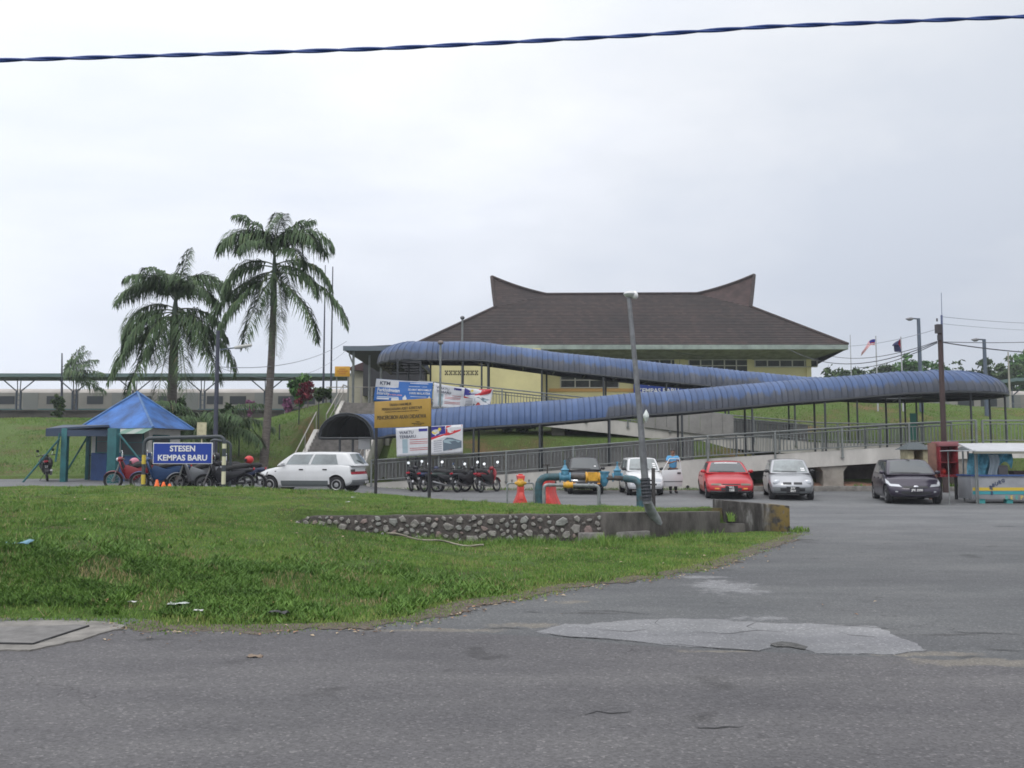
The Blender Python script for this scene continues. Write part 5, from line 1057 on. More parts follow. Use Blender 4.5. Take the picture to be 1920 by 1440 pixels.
# ---------------------------------------------------------------- trains, platform shelters, far wall
M_TRW = mat('train_silver', (.27, .26, .235), .5, .1, var=.15, vs=.5); M_TRR = mat('train_roof_grey', (.36, .335, .31), .6, var=.2, vs=.3); M_TRD = mat('train_window_dark', (.03, .035, .04), .3)
def train(x0, n, Y, zb_, label, seed, teal=False, zt=None):
    g = random.Random(seed); Lc = 19.5
    for i in range(n):
        a = thing('train_carriage', label[i], 'train carriage', (x0+i*(Lc+.6), Y, zb_), 0, 'silver train carriages'); H = 3.1
        m = MB(); m.prism([(-Lc/2, -1.35, .9), (-Lc/2, -1.4, 1.4), (-Lc/2, -1.36, H-.35), (-Lc/2, 1.36, H-.35), (-Lc/2, 1.4, 1.4), (-Lc/2, 1.35, .9)], (Lc, 0, 0)); m.build('body', M_TRW, a)
        m = MB(); m.prism([(-Lc/2, 1.36*math.cos(math.pi*k/8)*-1, H-.35+.42*math.sin(math.pi*k/8)) for k in range(9)], (Lc, 0, 0)); m.build('roof', M_TRR, a, smooth=40)
        m = MB(); m.b2((-Lc/2+.3, -1.1, .25), (Lc/2-.3, 1.1, .88)); m.build('underframe', mat('dark_under', (.03, .03, .03), .8), a)
        for dx in (-6.2, 0, 6.2):
            m = MB(); m.b2((dx-.65, -1.415, 1.0), (dx+.65, -1.395, 2.75)); m.build('door', mat('train_door', (.20, .21, .20), .5), a)
        for dx in (-8.3, -4.1, -2.1, 2.1, 4.1, 8.3):
            m = MB(); m.b2((dx-.7, -1.42, 1.75), (dx+.7, -1.39, 2.45)); m.build('window', M_TRD, a)
        m = MB(); m.b2((-Lc/2+.01, -1.412, 1.18), (Lc/2-.01, -1.402, 1.34)); m.build('stripe', mat('teal_stripe', (.06, .16, .18), .5) if not teal else mat('red_stripe', (.25, .05, .05), .5), a)
train(-48, 2, 80, 4.2, ['silver train carriage farthest left, beyond the platform shelters', 'silver train carriage half hidden behind the blue hut roof'], 1)
train(-9.5, 1, 80, 4.2, ['silver train carriage seen past the tall palm trunk, behind the red shrub'], 2, True)
train(43.5, 2, 80, 4.0, ['silver train carriage behind the turning end of the canopy', 'silver train carriage at the right edge, on the far track'], 3, True)
def shelter(x0, x1, Y, ztop_, label, posts):
    a = thing('platform_shelter', label, 'platform shelter'); zg = 4.0
    m = MB(); m.b2((x0, Y-2.0, ztop_-.28), (x1, Y+2.0, ztop_)); m.build('roof', mat('shelter_green', (.10, .155, .155), .7), a)
    for x in posts:
        m = MB(); m.b2((x-.22, Y-.08, zg), (x-.12, Y+.08, ztop_-1.3)); m.b2((x+.12, Y-.08, zg), (x+.22, Y+.08, ztop_-1.3)); 
        for k in range(6): z = zg+.4+k*.4; m.b2((x-.12, Y-.05, z), (x+.12, Y+.05, z+.05)) if z < ztop_-1.3 else None
        for s in (-1, 1): m.tube([(x+s*.17, Y, ztop_-1.3), (x+s*1.4, Y, ztop_-.28)], .05, 5); m.tube([(x+s*.1, Y, ztop_-1.35), (x+s*.15, Y, ztop_-.28)], .04, 5)
        m.build('column', mat('shelter_steel', (.09, .115, .15), .6), a)
zs = P(100, 704, 74).z
shelter(-48, -11.9, 74, zs, 'long flat green platform shelter on forked columns behind the palms', [P(px, 740, 74).x for px in (-60, 35, 140, 253, 380, 500)])
shelter(40.2, 60, 74, P(1880, 712, 74).z, 'flat green platform shelter at the right, under the far trees', [P(px, 740, 74).x for px in (1895, 2010)])
m = MB(); x0_, x1_ = P(-120, 770, 70).x, P(530, 770, 70).x; m.b2((x0_, 70, 3), (x1_, 70.4, P(100, 770, 70).z)); m.b2((x0_, 69.85, P(100, 771, 70).z), (x1_, 70.4, P(100, 768.5, 70).z)); tag(m.build('platform_wall', mat('dark_wall', (.065, .058, .05), .9, var=.45, vs=.7)), 'dark weathered platform wall at the top of the grass hill', 'wall')
a = thing('mesh_fence', 'low grey mesh fence along the top of the right bank before the far carriages', 'fence'); m = MB(); xa, xb = 34., 56.
for z in (.0, .6, 1.2): m.tube([(xa, 62, 4.45+z), (xb, 62, 4.45+z)], .02, 5)
m.build('rail', M_STEEL, a)
for k in range(9): x = xa+k*2.7; m = MB(); m.cyl((x, 62, 4.0), (x, 62, 5.8), .04, n=6); m.build('post', M_STEEL, a)
# slim chain fence posts on the bank left of the stairs
for i, (px, py) in enumerate(((447, 890), (523, 860), (560, 812), (597, 800))):
    q = P(px, py, 41+i*1.7); m = MB(); zt_ = P(px, [790, 795, 756, 752][i], 41+i*1.7).z; m.cyl((q.x, q.y, zh(q.x, q.y)-.2), (q.x, q.y, zt_), .03, n=6)
    tag(m.build('fence_post', M_DSTEEL), ['slim dark fence post on the bank, behind the red helmet', 'slim dark fence post on the bank between palm trunk and stairs, lower one', 'slim dark fence post below the red shrub', 'slim dark fence post nearest the upper stair flight'][i], 'post', 'slim posts on the grass bank')

# ---------------------------------------------------------------- poles and lamps
M_POLE = mat('steel_pole_blue', (.10, .125, .165), .5, .3); M_WOOD = mat('brown_wood_pole', (.062, .040, .038), .85, var=.35, vs=2, stretch=(4, 4, .6), bump=.3)
def vpole(name, label, px, ptop, pbot, Y, r0, r1, ml, cat='pole', ground=None, lean=0, arm=None, group=None):
    t_ = P(px, ptop, Y); x = t_.x; z0 = (zh(x, Y) if Y > 38 else zp(x, Y))-.1 if ground is None else ground; a = thing(name, label, cat, (x+lean, Y, z0), 0, group)
    m = MB(); m.tube([(0, 0, 0), (-lean, 0, t_.z-z0)], [r0, r1], 10); m.build('pole', ml, a, smooth=50); return a, Vector((-lean, 0, t_.z-z0))
a, t_ = vpole('lamp_post', 'dark lamp post with a long lantern reaching right, beside the shorter palm', 409, 620, 870, 33, .085, .07, mat('dark_pole', (.045, .05, .075), .6), 'lamp post')
h0, h1, h2 = P(413, 656, 33), P(440, 652, 33), P(472, 647, 33); o0 = Vector(a.location)
m = MB(); m.tube([h0-o0, h1-o0], .025, 6); m.build('arm', M_POLE, a); m = MB(); m.tube([h1-o0, (h1.lerp(h2, .3))-o0, h2-o0], [.05, .075, .05], 8); m.build('lantern', mat('pale_lantern', (.42, .42, .40), .5), a, smooth=50)
vpole('pole', 'left one of two tall slim dark poles beside the stair head', 610, 497, 700, 52, .07, .02, mat('dark_pole', (0, 0, 0)), group='tall slim poles beside the stairs')
vpole('pole', 'right one of two tall slim dark poles beside the stair head', 624, 500, 700, 54, .065, .03, mat('dark_pole', (0, 0, 0)), group='tall slim poles beside the stairs')
a, t_ = vpole('lamp_post', 'slim lamp post with small round head, standing before the left roof slope', 867, 598, 760, 46, .055, .05, M_STEEL, 'lamp post'); m = MB(); m.ball(t_+Vector((0, 0, .06)), (.12, .12, .10)); m.build('lamp_head', M_GALV, a, smooth=60)
a, t_ = vpole('lamp_post', 'short lamp post whose round head peeps over the upper canopy, by the sagging banner', 826, 644, 780, 41.4, .055, .05, M_STEEL, 'lamp post'); m = MB(); m.ball(t_+Vector((0, 0, .04)), (.14, .14, .10)); m.build('lamp_head', mat('rust_lamp', (.20, .17, .16), .6), a, smooth=60)
def cobra(px, pt, Y, label):
    a, t_ = vpole('street_lamp', label, px, pt, 800, Y, .12, .09, M_POLE, 'street lamp', 2.0 if Y < 50 else None, group='street lamps beyond the canopy'); s = Y/50
    m = MB(); m.tube([t_-Vector((0, 0, .03)), t_+Vector((-.35*s, 0, .0))], .04, 6); m.build('arm', M_POLE, a)
    m = MB(); m.tube([t_+Vector((-.25*s, 0, 0)), t_+Vector((-.42*s, 0, -.03)), t_+Vector((-.55*s, 0, -.05)), t_+Vector((-.72*s, 0, -.02))], [.03, .10, .09, .015], 8); m.build('lantern', mat('grey_lantern', (.16, .16, .17), .5), a, smooth=50)
cobra(1722, 597, 50, 'street lamp with its lantern reaching left, nearer the two flags'); cobra(1845, 636, 50, 'street lamp with its lantern reaching left, between the brown pole and right edge')
a, t_ = vpole('utility_pole', 'thick brown wooden utility pole standing before the turning of the canopy', 1762, 612, 900, 35.6, .112, .092, M_WOOD, 'utility pole')
m = MB(); m.tube([t_+Vector((.06, 0, -2.0)), t_+Vector((.09, 0, .45)), t_+Vector((.10, 0, .46)), t_+Vector((.11, 0, 1.35))], [.04, .04, .012, .010], 6); m.build('spike', mat('bluish_metal', (.10, .12, .22), .4, .3), a)
m = MB(); m.box(t_+Vector((-.06, -.02, -.10)), (.22, .2, .35)); m.box(t_+Vector((-.04, -.05, -.45)), (.14, .14, .2)); m.cyl(t_+Vector((-.10, 0, .2)), t_+Vector((-.10, 0, .32)), .03, n=6); m.build('bracket', mat('dark_bracket', (.05, .045, .05), .7), a)
PT = Vector(a.location)+t_
a, t_ = vpole('flagpole', 'slim bare flagpole at the right corner of the brown roof', 1594, 628, 720, 52, .035, .02, mat('white_pole', (.40, .41, .43), .5), 'flagpole', group='flagpoles beyond the canopy')
def flagpole(px, pt, Y, label): return vpole('flagpole', label, px, pt, 720, Y, .045, .03, mat('white_pole', (0, 0, 0)), 'flagpole', group='flagpoles beyond the canopy')
YF = 50
a, t_ = flagpole(1642, 630, YF, 'flagpole flying the red and white striped flag')
fl = thing('flag', 'red and white striped flag blown left from its pole', 'flag'); q = P(1642, 636, YF); k = YF/1700
def stripe(i, n, w=27, h=12):
    def f(u, v):
        vv = (i+v)/n; x = -u*w-8*u*u*0; dz = -(u**1.7)*24-vv*h*(1-.45*u)+3*math.sin(u*5)*.5; return (q.x-.03+x*k, YF+.12*math.sin(u*6+vv), q.z+dz*k)
    return f
for i in range(8):
    m = MB(); m.grid(12, 1, stripe(i, 8)); m.build('stripe', M_FR if i % 2 == 0 else M_FW, fl, smooth=60, recalc=False)
m = MB(); m.grid(5, 3, lambda u, v: tuple(Vector(stripe(0, 1)(u*.36, v*.5))+Vector((0, -.006, 0)))); m.build('canton', M_FB, fl, recalc=False)
a, t_ = flagpole(1689, 631, YF, 'flagpole flying the dark blue and red flag')
fl = thing('flag', 'dark blue flag with a red hoist corner, bunched against its pole', 'flag'); q = P(1689, 636, YF)
def fb(u, v): x = -14*u*math.sin(min(1, v*1.5+.1)*2.2)+5*v*(1-u)-1; z = -26*v+(-2*u if v < .5 else 3*u); return (q.x+x*k, YF+.25*math.sin(u*7+v*2)*.5, q.z+z*k)
m = MB(); m.grid(10, 10, fb); m.build('cloth', mat('navy_cloth', (.02, .025, .085), .7), fl, smooth=60, recalc=False)
m = MB(); m.grid(5, 7, lambda u, v: tuple(Vector(fb(u*.35, v*.7))+Vector((0, -.02, 0)))); m.build('red_corner', mat('flag_crimson', (.55, .03, .07), .6), fl, smooth=60, recalc=False)
# service wires
M_WIRE = mat('thin_wire', (.05, .055, .07), .6); M_WIREP = mat('pale_wire', (.22, .24, .28), .6)
def wire(a, b, sag, r, label, ml=None, name='wire'):
    a, b = Vector(a), Vector(b); m = MB(); m.tube([a.lerp(b, t/20)-Vector((0, 0, sag*4*(t/20)*(1-t/20))) for t in range(21)], r, 5); return tag(m.build(name, ml or M_WIRE), label, 'wire', 'service wires')
PW = PT.y
wire(P(1757, 640, PW), P(1560, 668, 57), .35, .016, 'dark wire from the brown pole to the eave corner, upper of three')
wire(P(1757, 643, PW), P(1600, 690, 56), .25, .02, 'dark wire from the brown pole falling behind the trees')
wire(P(1757, 641, PW), P(1480, 655, 57.0), .9, .02, 'dark wire sagging from the brown pole past the flags to the eave')
wire(P(1768, 641, PW), P(1960, 640, 46), .05, .016, 'thin dark wire leaving the brown pole level to the right')
wire(P(1768, 642, PW), P(1960, 663, 40), .06, .024, 'thicker dark wire leaving the brown pole downwards to the right')
wire(P(1768, 594, PW), P(1960, 607, 46), .05, .010, 'highest faint wire right of the brown pole', M_WIREP)
wire(P(1768, 607, PW), P(1960, 620, 46), .05, .008, 'second faint wire right of the brown pole', M_WIREP)
wire(P(1757, 617, PW), P(1500, 640, 62), .5, .010, 'faint wire from the top of the brown pole leftwards above the flags', M_WIREP)
wire(P(414, 688, 33), P(650, 640, 53), .5, .014, 'grey wire from the dark lamp post up past the tall palm', M_WIREP)
wire(P(414, 690, 33), P(650, 656, 50), .9, .009, 'faint sagging wire from the dark lamp post to the awning', M_WIREP)
wire(P(1180, 640, 57.0), P(1320, 668, 57.3), .1, .015, 'black wire looping beneath the station eave')
# ---------------------------------------------------------------- guard hut
M_HB = mat('hut_blue_roof', (.030, .12, .36), .6, var=.55, vs=1.1, bump=.1); M_HT = mat('teal_column', (.018, .115, .125), .6, var=.25, vs=3); M_HW = mat('hut_white', (.52, .51, .48), .8, var=.12); M_HD = mat('hut_blue_wall', (.035, .08, .22), .7, var=.2)
hu = thing('guard_hut', 'small guard hut with blue pyramid roof, white upper walls and blue lower walls', 'hut'); YH = 33.2; z0 = zp(-14, 35)
ap = P(258, 736, 35.4); cA = P(146, 797, YH+1.6); cB = P(287, 803, YH-.3); cC = P(364, 804, YH+2.6); cD = Vector((cA.x+cC.x-cB.x, cA.y+cC.y-cB.y, cB.z))
zt_ = cB.z; cor = [Vector((c.x, c.y, zt_+.02)) for c in (cA, cB, cC, cD)]
m = MB(); 
for i in range(4):
    c, d = cor[i], cor[(i+1) % 4]; m.add([c, d, ap], [(0, 1, 2)])
m.build('roof', M_HB, hu)
for i in range(4): m = MB(); m.tube([cor[i]+Vector((0, 0, .02)), ap+Vector((0, 0, .02))], .045, 6); m.build('hip_cap', mat('hip_blue', (.07, .16, .34), .5, var=.3, vs=3), hu)
ce = sum(cor, Vector())/4
m = MB(); ins = [c.lerp(Vector((ce.x, ce.y, c.z)), .24) for c in cor]
for i in range(4):
    a_, b_ = ins[i], ins[(i+1) % 4]; zm = z0+1.05
    m.add([(a_.x, a_.y, zm), (b_.x, b_.y, zm), (b_.x, b_.y, zt_), (a_.x, a_.y, zt_)], [(0, 1, 2, 3)], 0); m.add([(a_.x, a_.y, z0-.2), (b_.x, b_.y, z0-.2), (b_.x, b_.y, zm), (a_.x, a_.y, zm)], [(0, 1, 2, 3)], 1)
m.add([(c.x, c.y, zt_) for c in cor], [(0, 1, 2, 3)], 0); m.build('wall', [M_HW, M_HD], hu)
def hwin(i, u0, u1, v0, v1, nm='window'):
    a_, b_ = ins[i], ins[(i+1) % 4]; d = (b_-a_); n = Vector((d.y, -d.x, 0)).normalized(); L0_, L1_ = a_.lerp(b_, u0), a_.lerp(b_, u1); z_a, z_b = z0+v0, z0+v1
    m = MB(); vs = [Vector((p.x, p.y, z))+n*.02 for p, z in ((L0_, z_a), (L1_, z_a), (L1_, z_b), (L0_, z_b))]; m.prism(vs, n*.01); w_ = m.build(nm, M_TRD, hu)
    m = MB(); 
    for p, q in ((0, 1), (1, 2), (2, 3), (3, 0)): m.tube([vs[p]+n*.01, vs[q]+n*.01], .03, 4)
    md_ = (vs[0]+vs[3])/2, (vs[1]+vs[2])/2; m.tube([md_[0]+n*.01, md_[1]+n*.01], .018, 4); m.build('frame', M_HT, w_)
hwin(0, .10, .42, 1.05, 1.9); hwin(0, .55, .92, .95, 1.9); hwin(1, .12, .62, .95, 1.7)
m = MB(); a_, b_ = cor[0], cor[1]; d = b_-a_; n_ = Vector((d.y, -d.x, 0)).normalized(); nb = 9
for i in range(nb):
    p, q = a_.lerp(b_, i/nb)+Vector((0, 0, .0)), a_.lerp(b_, (i+1)/nb); m.add([p+n_*-.05, q+n_*-.05, q+n_*.45-Vector((0, 0, .22)), p+n_*.45-Vector((0, 0, .22))], [(0, 1, 2, 3)], i % 2)
o = m.build('awning', [mat('awning_green', (.10, .20, .15), .6), mat('awning_pale', (.26, .30, .27), .6)], hu, recalc=False)
ln = thing('lean_to', 'teal steel gate shelter with dark sloping roof, on teal columns left of the hut', 'shelter')
p0, p1, p2, p3 = P(86, 807, 33.6), P(205, 800, 33.2), P(205, 806, 36), P(118, 800, 36); m = MB(); m.prism([p0, p1, p2, p3], (0, 0, .07)); m.build('roof', mat('dark_blue_roof', (.03, .05, .09), .6), ln)
m = MB(); m.b2((p0.x+.1, 33.4, p0.z-.22), (p1.x, 33.48, p0.z+.02)); m.build('fascia', mat('dark_blue_roof', (0, 0, 0)), ln)
for px, w_, Y in ((121, .21, 33.5), (165, .15, 35.6), (212, .32, 32.6)):
    q = P(px, 860, Y); m = MB(); m.b2((q.x-w_/2, Y-w_/2, z0-.25), (q.x+w_/2, Y+w_/2, P(px, 803, Y).z)); m.build('column', M_HT, ln, bevel=.01)
for (xa, ya, xb, yb, Y) in ((34, 915, 112, 822, 33.2), (125, 884, 168, 812, 34.5), (222, 812, 262, 862, 32.4), (112, 812, 104, 866, 33.3)):
    m = MB(); m.tube([P(xa, ya, Y), P(xb, yb, Y)], .035, 6); m.build('brace', M_HT, ln)
gt = thing('barred_gate', 'dark barred gate panel between teal columns beside the hut', 'gate'); m = MB(); gl, gr = P(168, 850, 35.2).x, P(203, 850, 35.2).x
for i in range(9): x = gl+(gr-gl)*i/8; m.cyl((x, 35.2, z0), (x, 35.2, z0+1.75), .012, n=5)
for z in (.08, .95, 1.75): m.cyl((gl, 35.2, z0+z), (gr, 35.2, z0+z), .022, n=5)
m.build('bars', M_BLK, gt); m = MB(); m.b2((P(186, 850, 35.4).x, 35.4, z0), (P(206, 850, 35.4).x, 35.45, z0+1.1)); m.build('panel', M_HD, gt)
m = MB(); q = P(378, 805, 33); m.b2((q.x-.17, 33, P(378, 822, 33).z), (q.x+.17, 33.03, P(378, 792, 33).z)); m.b2((q.x-.02, 33.03, z0), (q.x+.02, 33.06, P(378, 794, 33).z)); tag(m.build('notice_board', mat('cream_notice', (.50, .46, .30), .7, var=.2, vs=8)), 'small cream notice on a post right of the hut roof', 'notice')
# dark figure-like bollard bench behind lean-to: orange traffic cones in front of the bikes
for i, (px, hh) in enumerate(((294, 17), (304, 13), (313, 10))):
    q = P(px, 915, 26.2); zz = .55; m = MB(); m.lathe((q.x, 26.2+.1*i, zz), (0, 0, 1), [(0, .15), (.03, .15), (.035, .10), (.02+.3*hh/17, .03), (.03+.3*hh/17, .025)], 12); tag(m.build('traffic_cone', mat('cone_orange', (.85, .16, .03), .5), smooth=40), ['tallest of three orange cones before the parked motorcycles', 'middle of three orange cones before the parked motorcycles', 'smallest of three orange cones, rightmost'][i], 'cone', 'orange cones')

# ---------------------------------------------------------------- palms
M_TRUNK = mat('palm_trunk', (.15, .13, .115), .9, var=.35, vs=5, bump=.5, bs=18, stretch=(1, 1, 5)); M_SHAFT = mat('palm_crownshaft', (.085, .125, .085), .6, var=.2, vs=2)
M_FROND = blade_mat('palm_leaflet', [(0, (.034, .062, .028)), (.5, (.066, .112, .048)), (.8, (.10, .15, .066)), (1, (.18, .17, .09))]); M_RACH = mat('frond_stalk', (.10, .13, .06), .6)
def frond(parent, o, az, el, length, droop, seed, lf=.62, dens=74, twist=0.):
    """a feather frond: stalk leaving at elevation el, curving down; leaflets hang from both sides"""
    g = np.random.default_rng(seed); n = 22; pts = [Vector(o)]; e = el; step = length/n
    for i in range(n):
        t = i/n; e = el-droop*(t**1.15); pts.append(pts[-1]+Vector((math.cos(az)*math.cos(e), math.sin(az)*math.cos(e), math.sin(e)))*step)
    m = MB(); m.tube(pts, [.028*(1-.85*i/n)+.004 for i in range(n+1)], 5); V, F, A = [], [], []
    for k in range(dens*2):
        t = .14+.86*(k//2)/dens; sd = -1 if k % 2 else 1; i = min(n-1, int(t*n)); f_ = t*n-i; p = pts[i].lerp(pts[i+1], f_); d = (pts[i+1]-pts[i]).normalized()
        side = d.cross(Vector((0, 0, 1))); side = side.normalized() if side.length > .05 else Vector((-math.sin(az), math.cos(az), 0)); up = side.cross(d)
        env = math.sin(math.pi*min(1, .12+t*.84))**.55; l_ = lf*1.12*env*g.uniform(.8, 1.1); an = g.uniform(-.5, .45); sw = g.uniform(.35, .7)
        dir_ = (side*sd*math.cos(an)+up*math.sin(an)*.9+d*sw).normalized(); wv = dir_.cross(Vector((0, 0, 1))); wv = (wv.normalized() if wv.length > .05 else d)*.027
        b0 = len(V); q0 = p; hang = g.uniform(.6, 1.1); q1 = p+dir_*l_*.5-Vector((0, 0, l_*.10*hang)); q2 = p+dir_*l_*.88-Vector((0, 0, l_*hang*.75))
        V += [q0-wv*.6, q0+wv*.6, q1+wv, q1-wv, q2+wv*.1, q2-wv*.1]; F += [(b0, b0+1, b0+2, b0+3), (b0+3, b0+2, b0+4, b0+5)]; A += [float(np.clip(g.normal(.48, .16), 0, 1))]*6
    st = m.build('frond', M_RACH, parent, smooth=60); raw_mesh('leaflets', V, F, M_FROND, st, attr=A); return st
def palm(name, label, base, hgt, trunk_r, crown_z, fronds, lean=(0, 0), shaft=1.4, bulge=1.0, group=None, fs=1., fd=1.):
    a = thing(name, label, 'palm tree', base, 0, group); top = Vector((lean[0], lean[1], crown_z))
    def tp_(t): return Vector((lean[0]*t+.12*math.sin(t*3)*(1 if abs(lean[0]) > .2 else .2), lean[1]*t, crown_z*t))
    ts = [i/18 for i in range(19)]; t1 = (crown_z-shaft)/crown_z; m = MB()
    m.tube([tp_(t*t1) for t in ts], [trunk_r*(1.35-1.1*min(.3, t)+.12*bulge*math.sin(t*math.pi)-.18*t)*(1+.03*math.sin(i*2.4)) for i, t in enumerate(ts)], 12); m.build('trunk', M_TRUNK, a, smooth=60)
    m = MB(); m.tube([tp_(t1), tp_(t1+.2*(1-t1)), tp_(t1+.7*(1-t1)), tp_(1)], [trunk_r*1.02, trunk_r*.9, trunk_r*.6, trunk_r*.35], 12); m.build('crownshaft', M_SHAFT, a, smooth=60)
    for i, (az, el, L_, dr, dz, lf) in enumerate(fronds): frond(a, tp_(1)-Vector((0, 0, dz)), R(az), R(el), L_*fs, R(dr*fd), 100+i*7+int(base[0]*3), lf)
    return a
# tall palm: fronds as seen (azimuth 0 = right, 180 = left)
Y2 = 39.; b2_ = P(492, 880, Y2); c2_ = P(514, 476, Y2); zb2 = zh(b2_.x, Y2) if Y2 > 37 else .5; zb2 = .5
F2 = [(100, 84, 2.9, 35, 0, .62), (200, 76, 3.2, 70, 0, .7), (20, 78, 3.2, 70, 0, .7), (150, 66, 3.8, 120, 0, .8), (30, 64, 3.8, 120, 0, .8), (8, 72, 4.2, 128, .05, .85), (-28, 64, 3.9, 125, .1, .8), (172, 72, 4.2, 128, .05, .85), (207, 62, 3.9, 128, .1, .8), (60, 76, 3.4, 100, 0, .7), (130, 76, 3.4, 100, 0, .7), (300, 80, 3.0, 80, 0, .7),
      (4, 24, 3.9, 95, .5, .66), (-14, 8, 3.5, 85, .6, .6), (178, 26, 3.5, 110, .5, .66), (190, 12, 3.7, 92, .6, .62), (160, 2, 3.6, 78, .8, .6), (262, -20, 3.6, 68, .7, .5), (300, -35, 3.4, 50, .8, .5), (285, -48, 4.1, 36, .8, .5), (290, -52, 5.2, 22, 1.0, .6), (250, -42, 5.0, 34, 1.0, .6), (176, -8, 5.2, 66, .9, .66), (4, -2, 5.4, 70, .8, .66), (196, -26, 4.8, 50, 1.0, .6), (338, -30, 4.9, 46, 1.0, .6), (80, 10, 3.2, 90, .4, .6), (230, 50, 2.9, 110, .1, .6), (325, 40, 3., 118, .2, .6)]
palm('palm_tree', 'tall palm with smooth grey trunk and drooping fronds, right of the lamp lantern', (b2_.x, Y2, zb2), 8.4, .155, c2_.z-zb2, F2, (c2_.x-b2_.x, 0), 2.3, fs=.80, fd=1.12)
Y1 = 40.; b1_ = P(318, 800, Y1); c1_ = P(323, 562, Y1); zb1 = .9
F1 = [(60, 80, 3.1, 14, 0, .65), (10, 60, 3.6, 118, 0, .8), (170, 60, 3.6, 118, 0, .8), (205, -30, 5.0, 40, .7, .66), (335, -30, 5.0, 40, .7, .66), (235, -46, 5.2, 26, .8, .66), (305, -46, 5.2, 26, .8, .66), (270, -58, 5.2, 16, .8, .66), (178, -14, 4.8, 62, .7, .68), (2, -14, 4.8, 62, .7, .68), (100, -40, 4.6, 30, .7, .66), (20, 72, 3.6, 122, 0, .8), (160, 70, 3.6, 122, 0, .8), (185, 56, 3.9, 122, .1, .8), (130, 76, 3.2, 85, 0, .85), (50, 76, 3.2, 90, 0, .85), (215, 66, 3.2, 100, 0, .8), (100, 68, 2.8, 80, 0, .8), (245, 70, 2.8, 80, 0, .75), (300, 66, 2.8, 95, 0, .75), (-5, 48, 3.0, 120, .1, .72), (340, 56, 3.0, 122, .1, .72),
      (175, 24, 3.7, 105, .4, .7), (195, 8, 3.5, 88, .5, .68), (215, -8, 3.7, 72, .55, .65), (5, 12, 3.6, 92, .45, .7), (-20, -4, 3.4, 76, .5, .68), (262, -30, 3.6, 56, .6, .62), (285, -34, 3.4, 52, .6, .62), (310, -22, 3.5, 62, .55, .64), (240, -24, 3.5, 60, .55, .64), (80, 0, 3.2, 85, .3, .6), (330, -12, 3.7, 68, .5, .66)]
palm('palm_tree', 'bushy shorter palm with a dense crown, rising behind the blue hut roof', (b1_.x, Y1, zb1), 6, .20, c1_.z-zb1, F1, (.1, 0), 1.2, fs=.84, fd=1.10)
b3_ = P(386, 800, 38.6); palm('young_palm', 'young trunkless palm with low arching fronds between the hut and the dark lamp post', (b3_.x-.3, 39.2, 1.0), 2, .12, 1.3, [(az, 74-(i % 3)*14, 3.6, 95+(i % 4)*12, .3, .6) for i, az in enumerate(range(0, 360, 20))], (0, 0), .5)
b4_ = P(115, 770, 58); a = thing('windblown_palm', 'small windblown palm with all fronds streaming right, at the hilltop left of the hut', 'palm tree', (b4_.x, 58, 3.6))
hz = P(115, 700, 58).z-3.6; m = MB(); m.tube([(0, 0, 0), (0, 0, hz*.5), (-.1, 0, hz+1.3)], [.10, .08, .04], 8); m.build('trunk', mat('dark_pole', (0, 0, 0)), a, smooth=60)
for i, (az, el, L_, dr) in enumerate(((20, 72, 2.3, 30), (-10, 60, 2.4, 45), (10, 48, 2.4, 50), (-20, 35, 2.5, 50), (5, 22, 2.7, 45), (-8, 5, 2.5, 40), (15, -12, 2.8, 20), (40, 65, 1.8, 35), (-30, 18, 2.3, 40))): frond(a, (0, 0, hz-.1), R(az), R(el), L_, R(dr), 300+i, .75, 44)

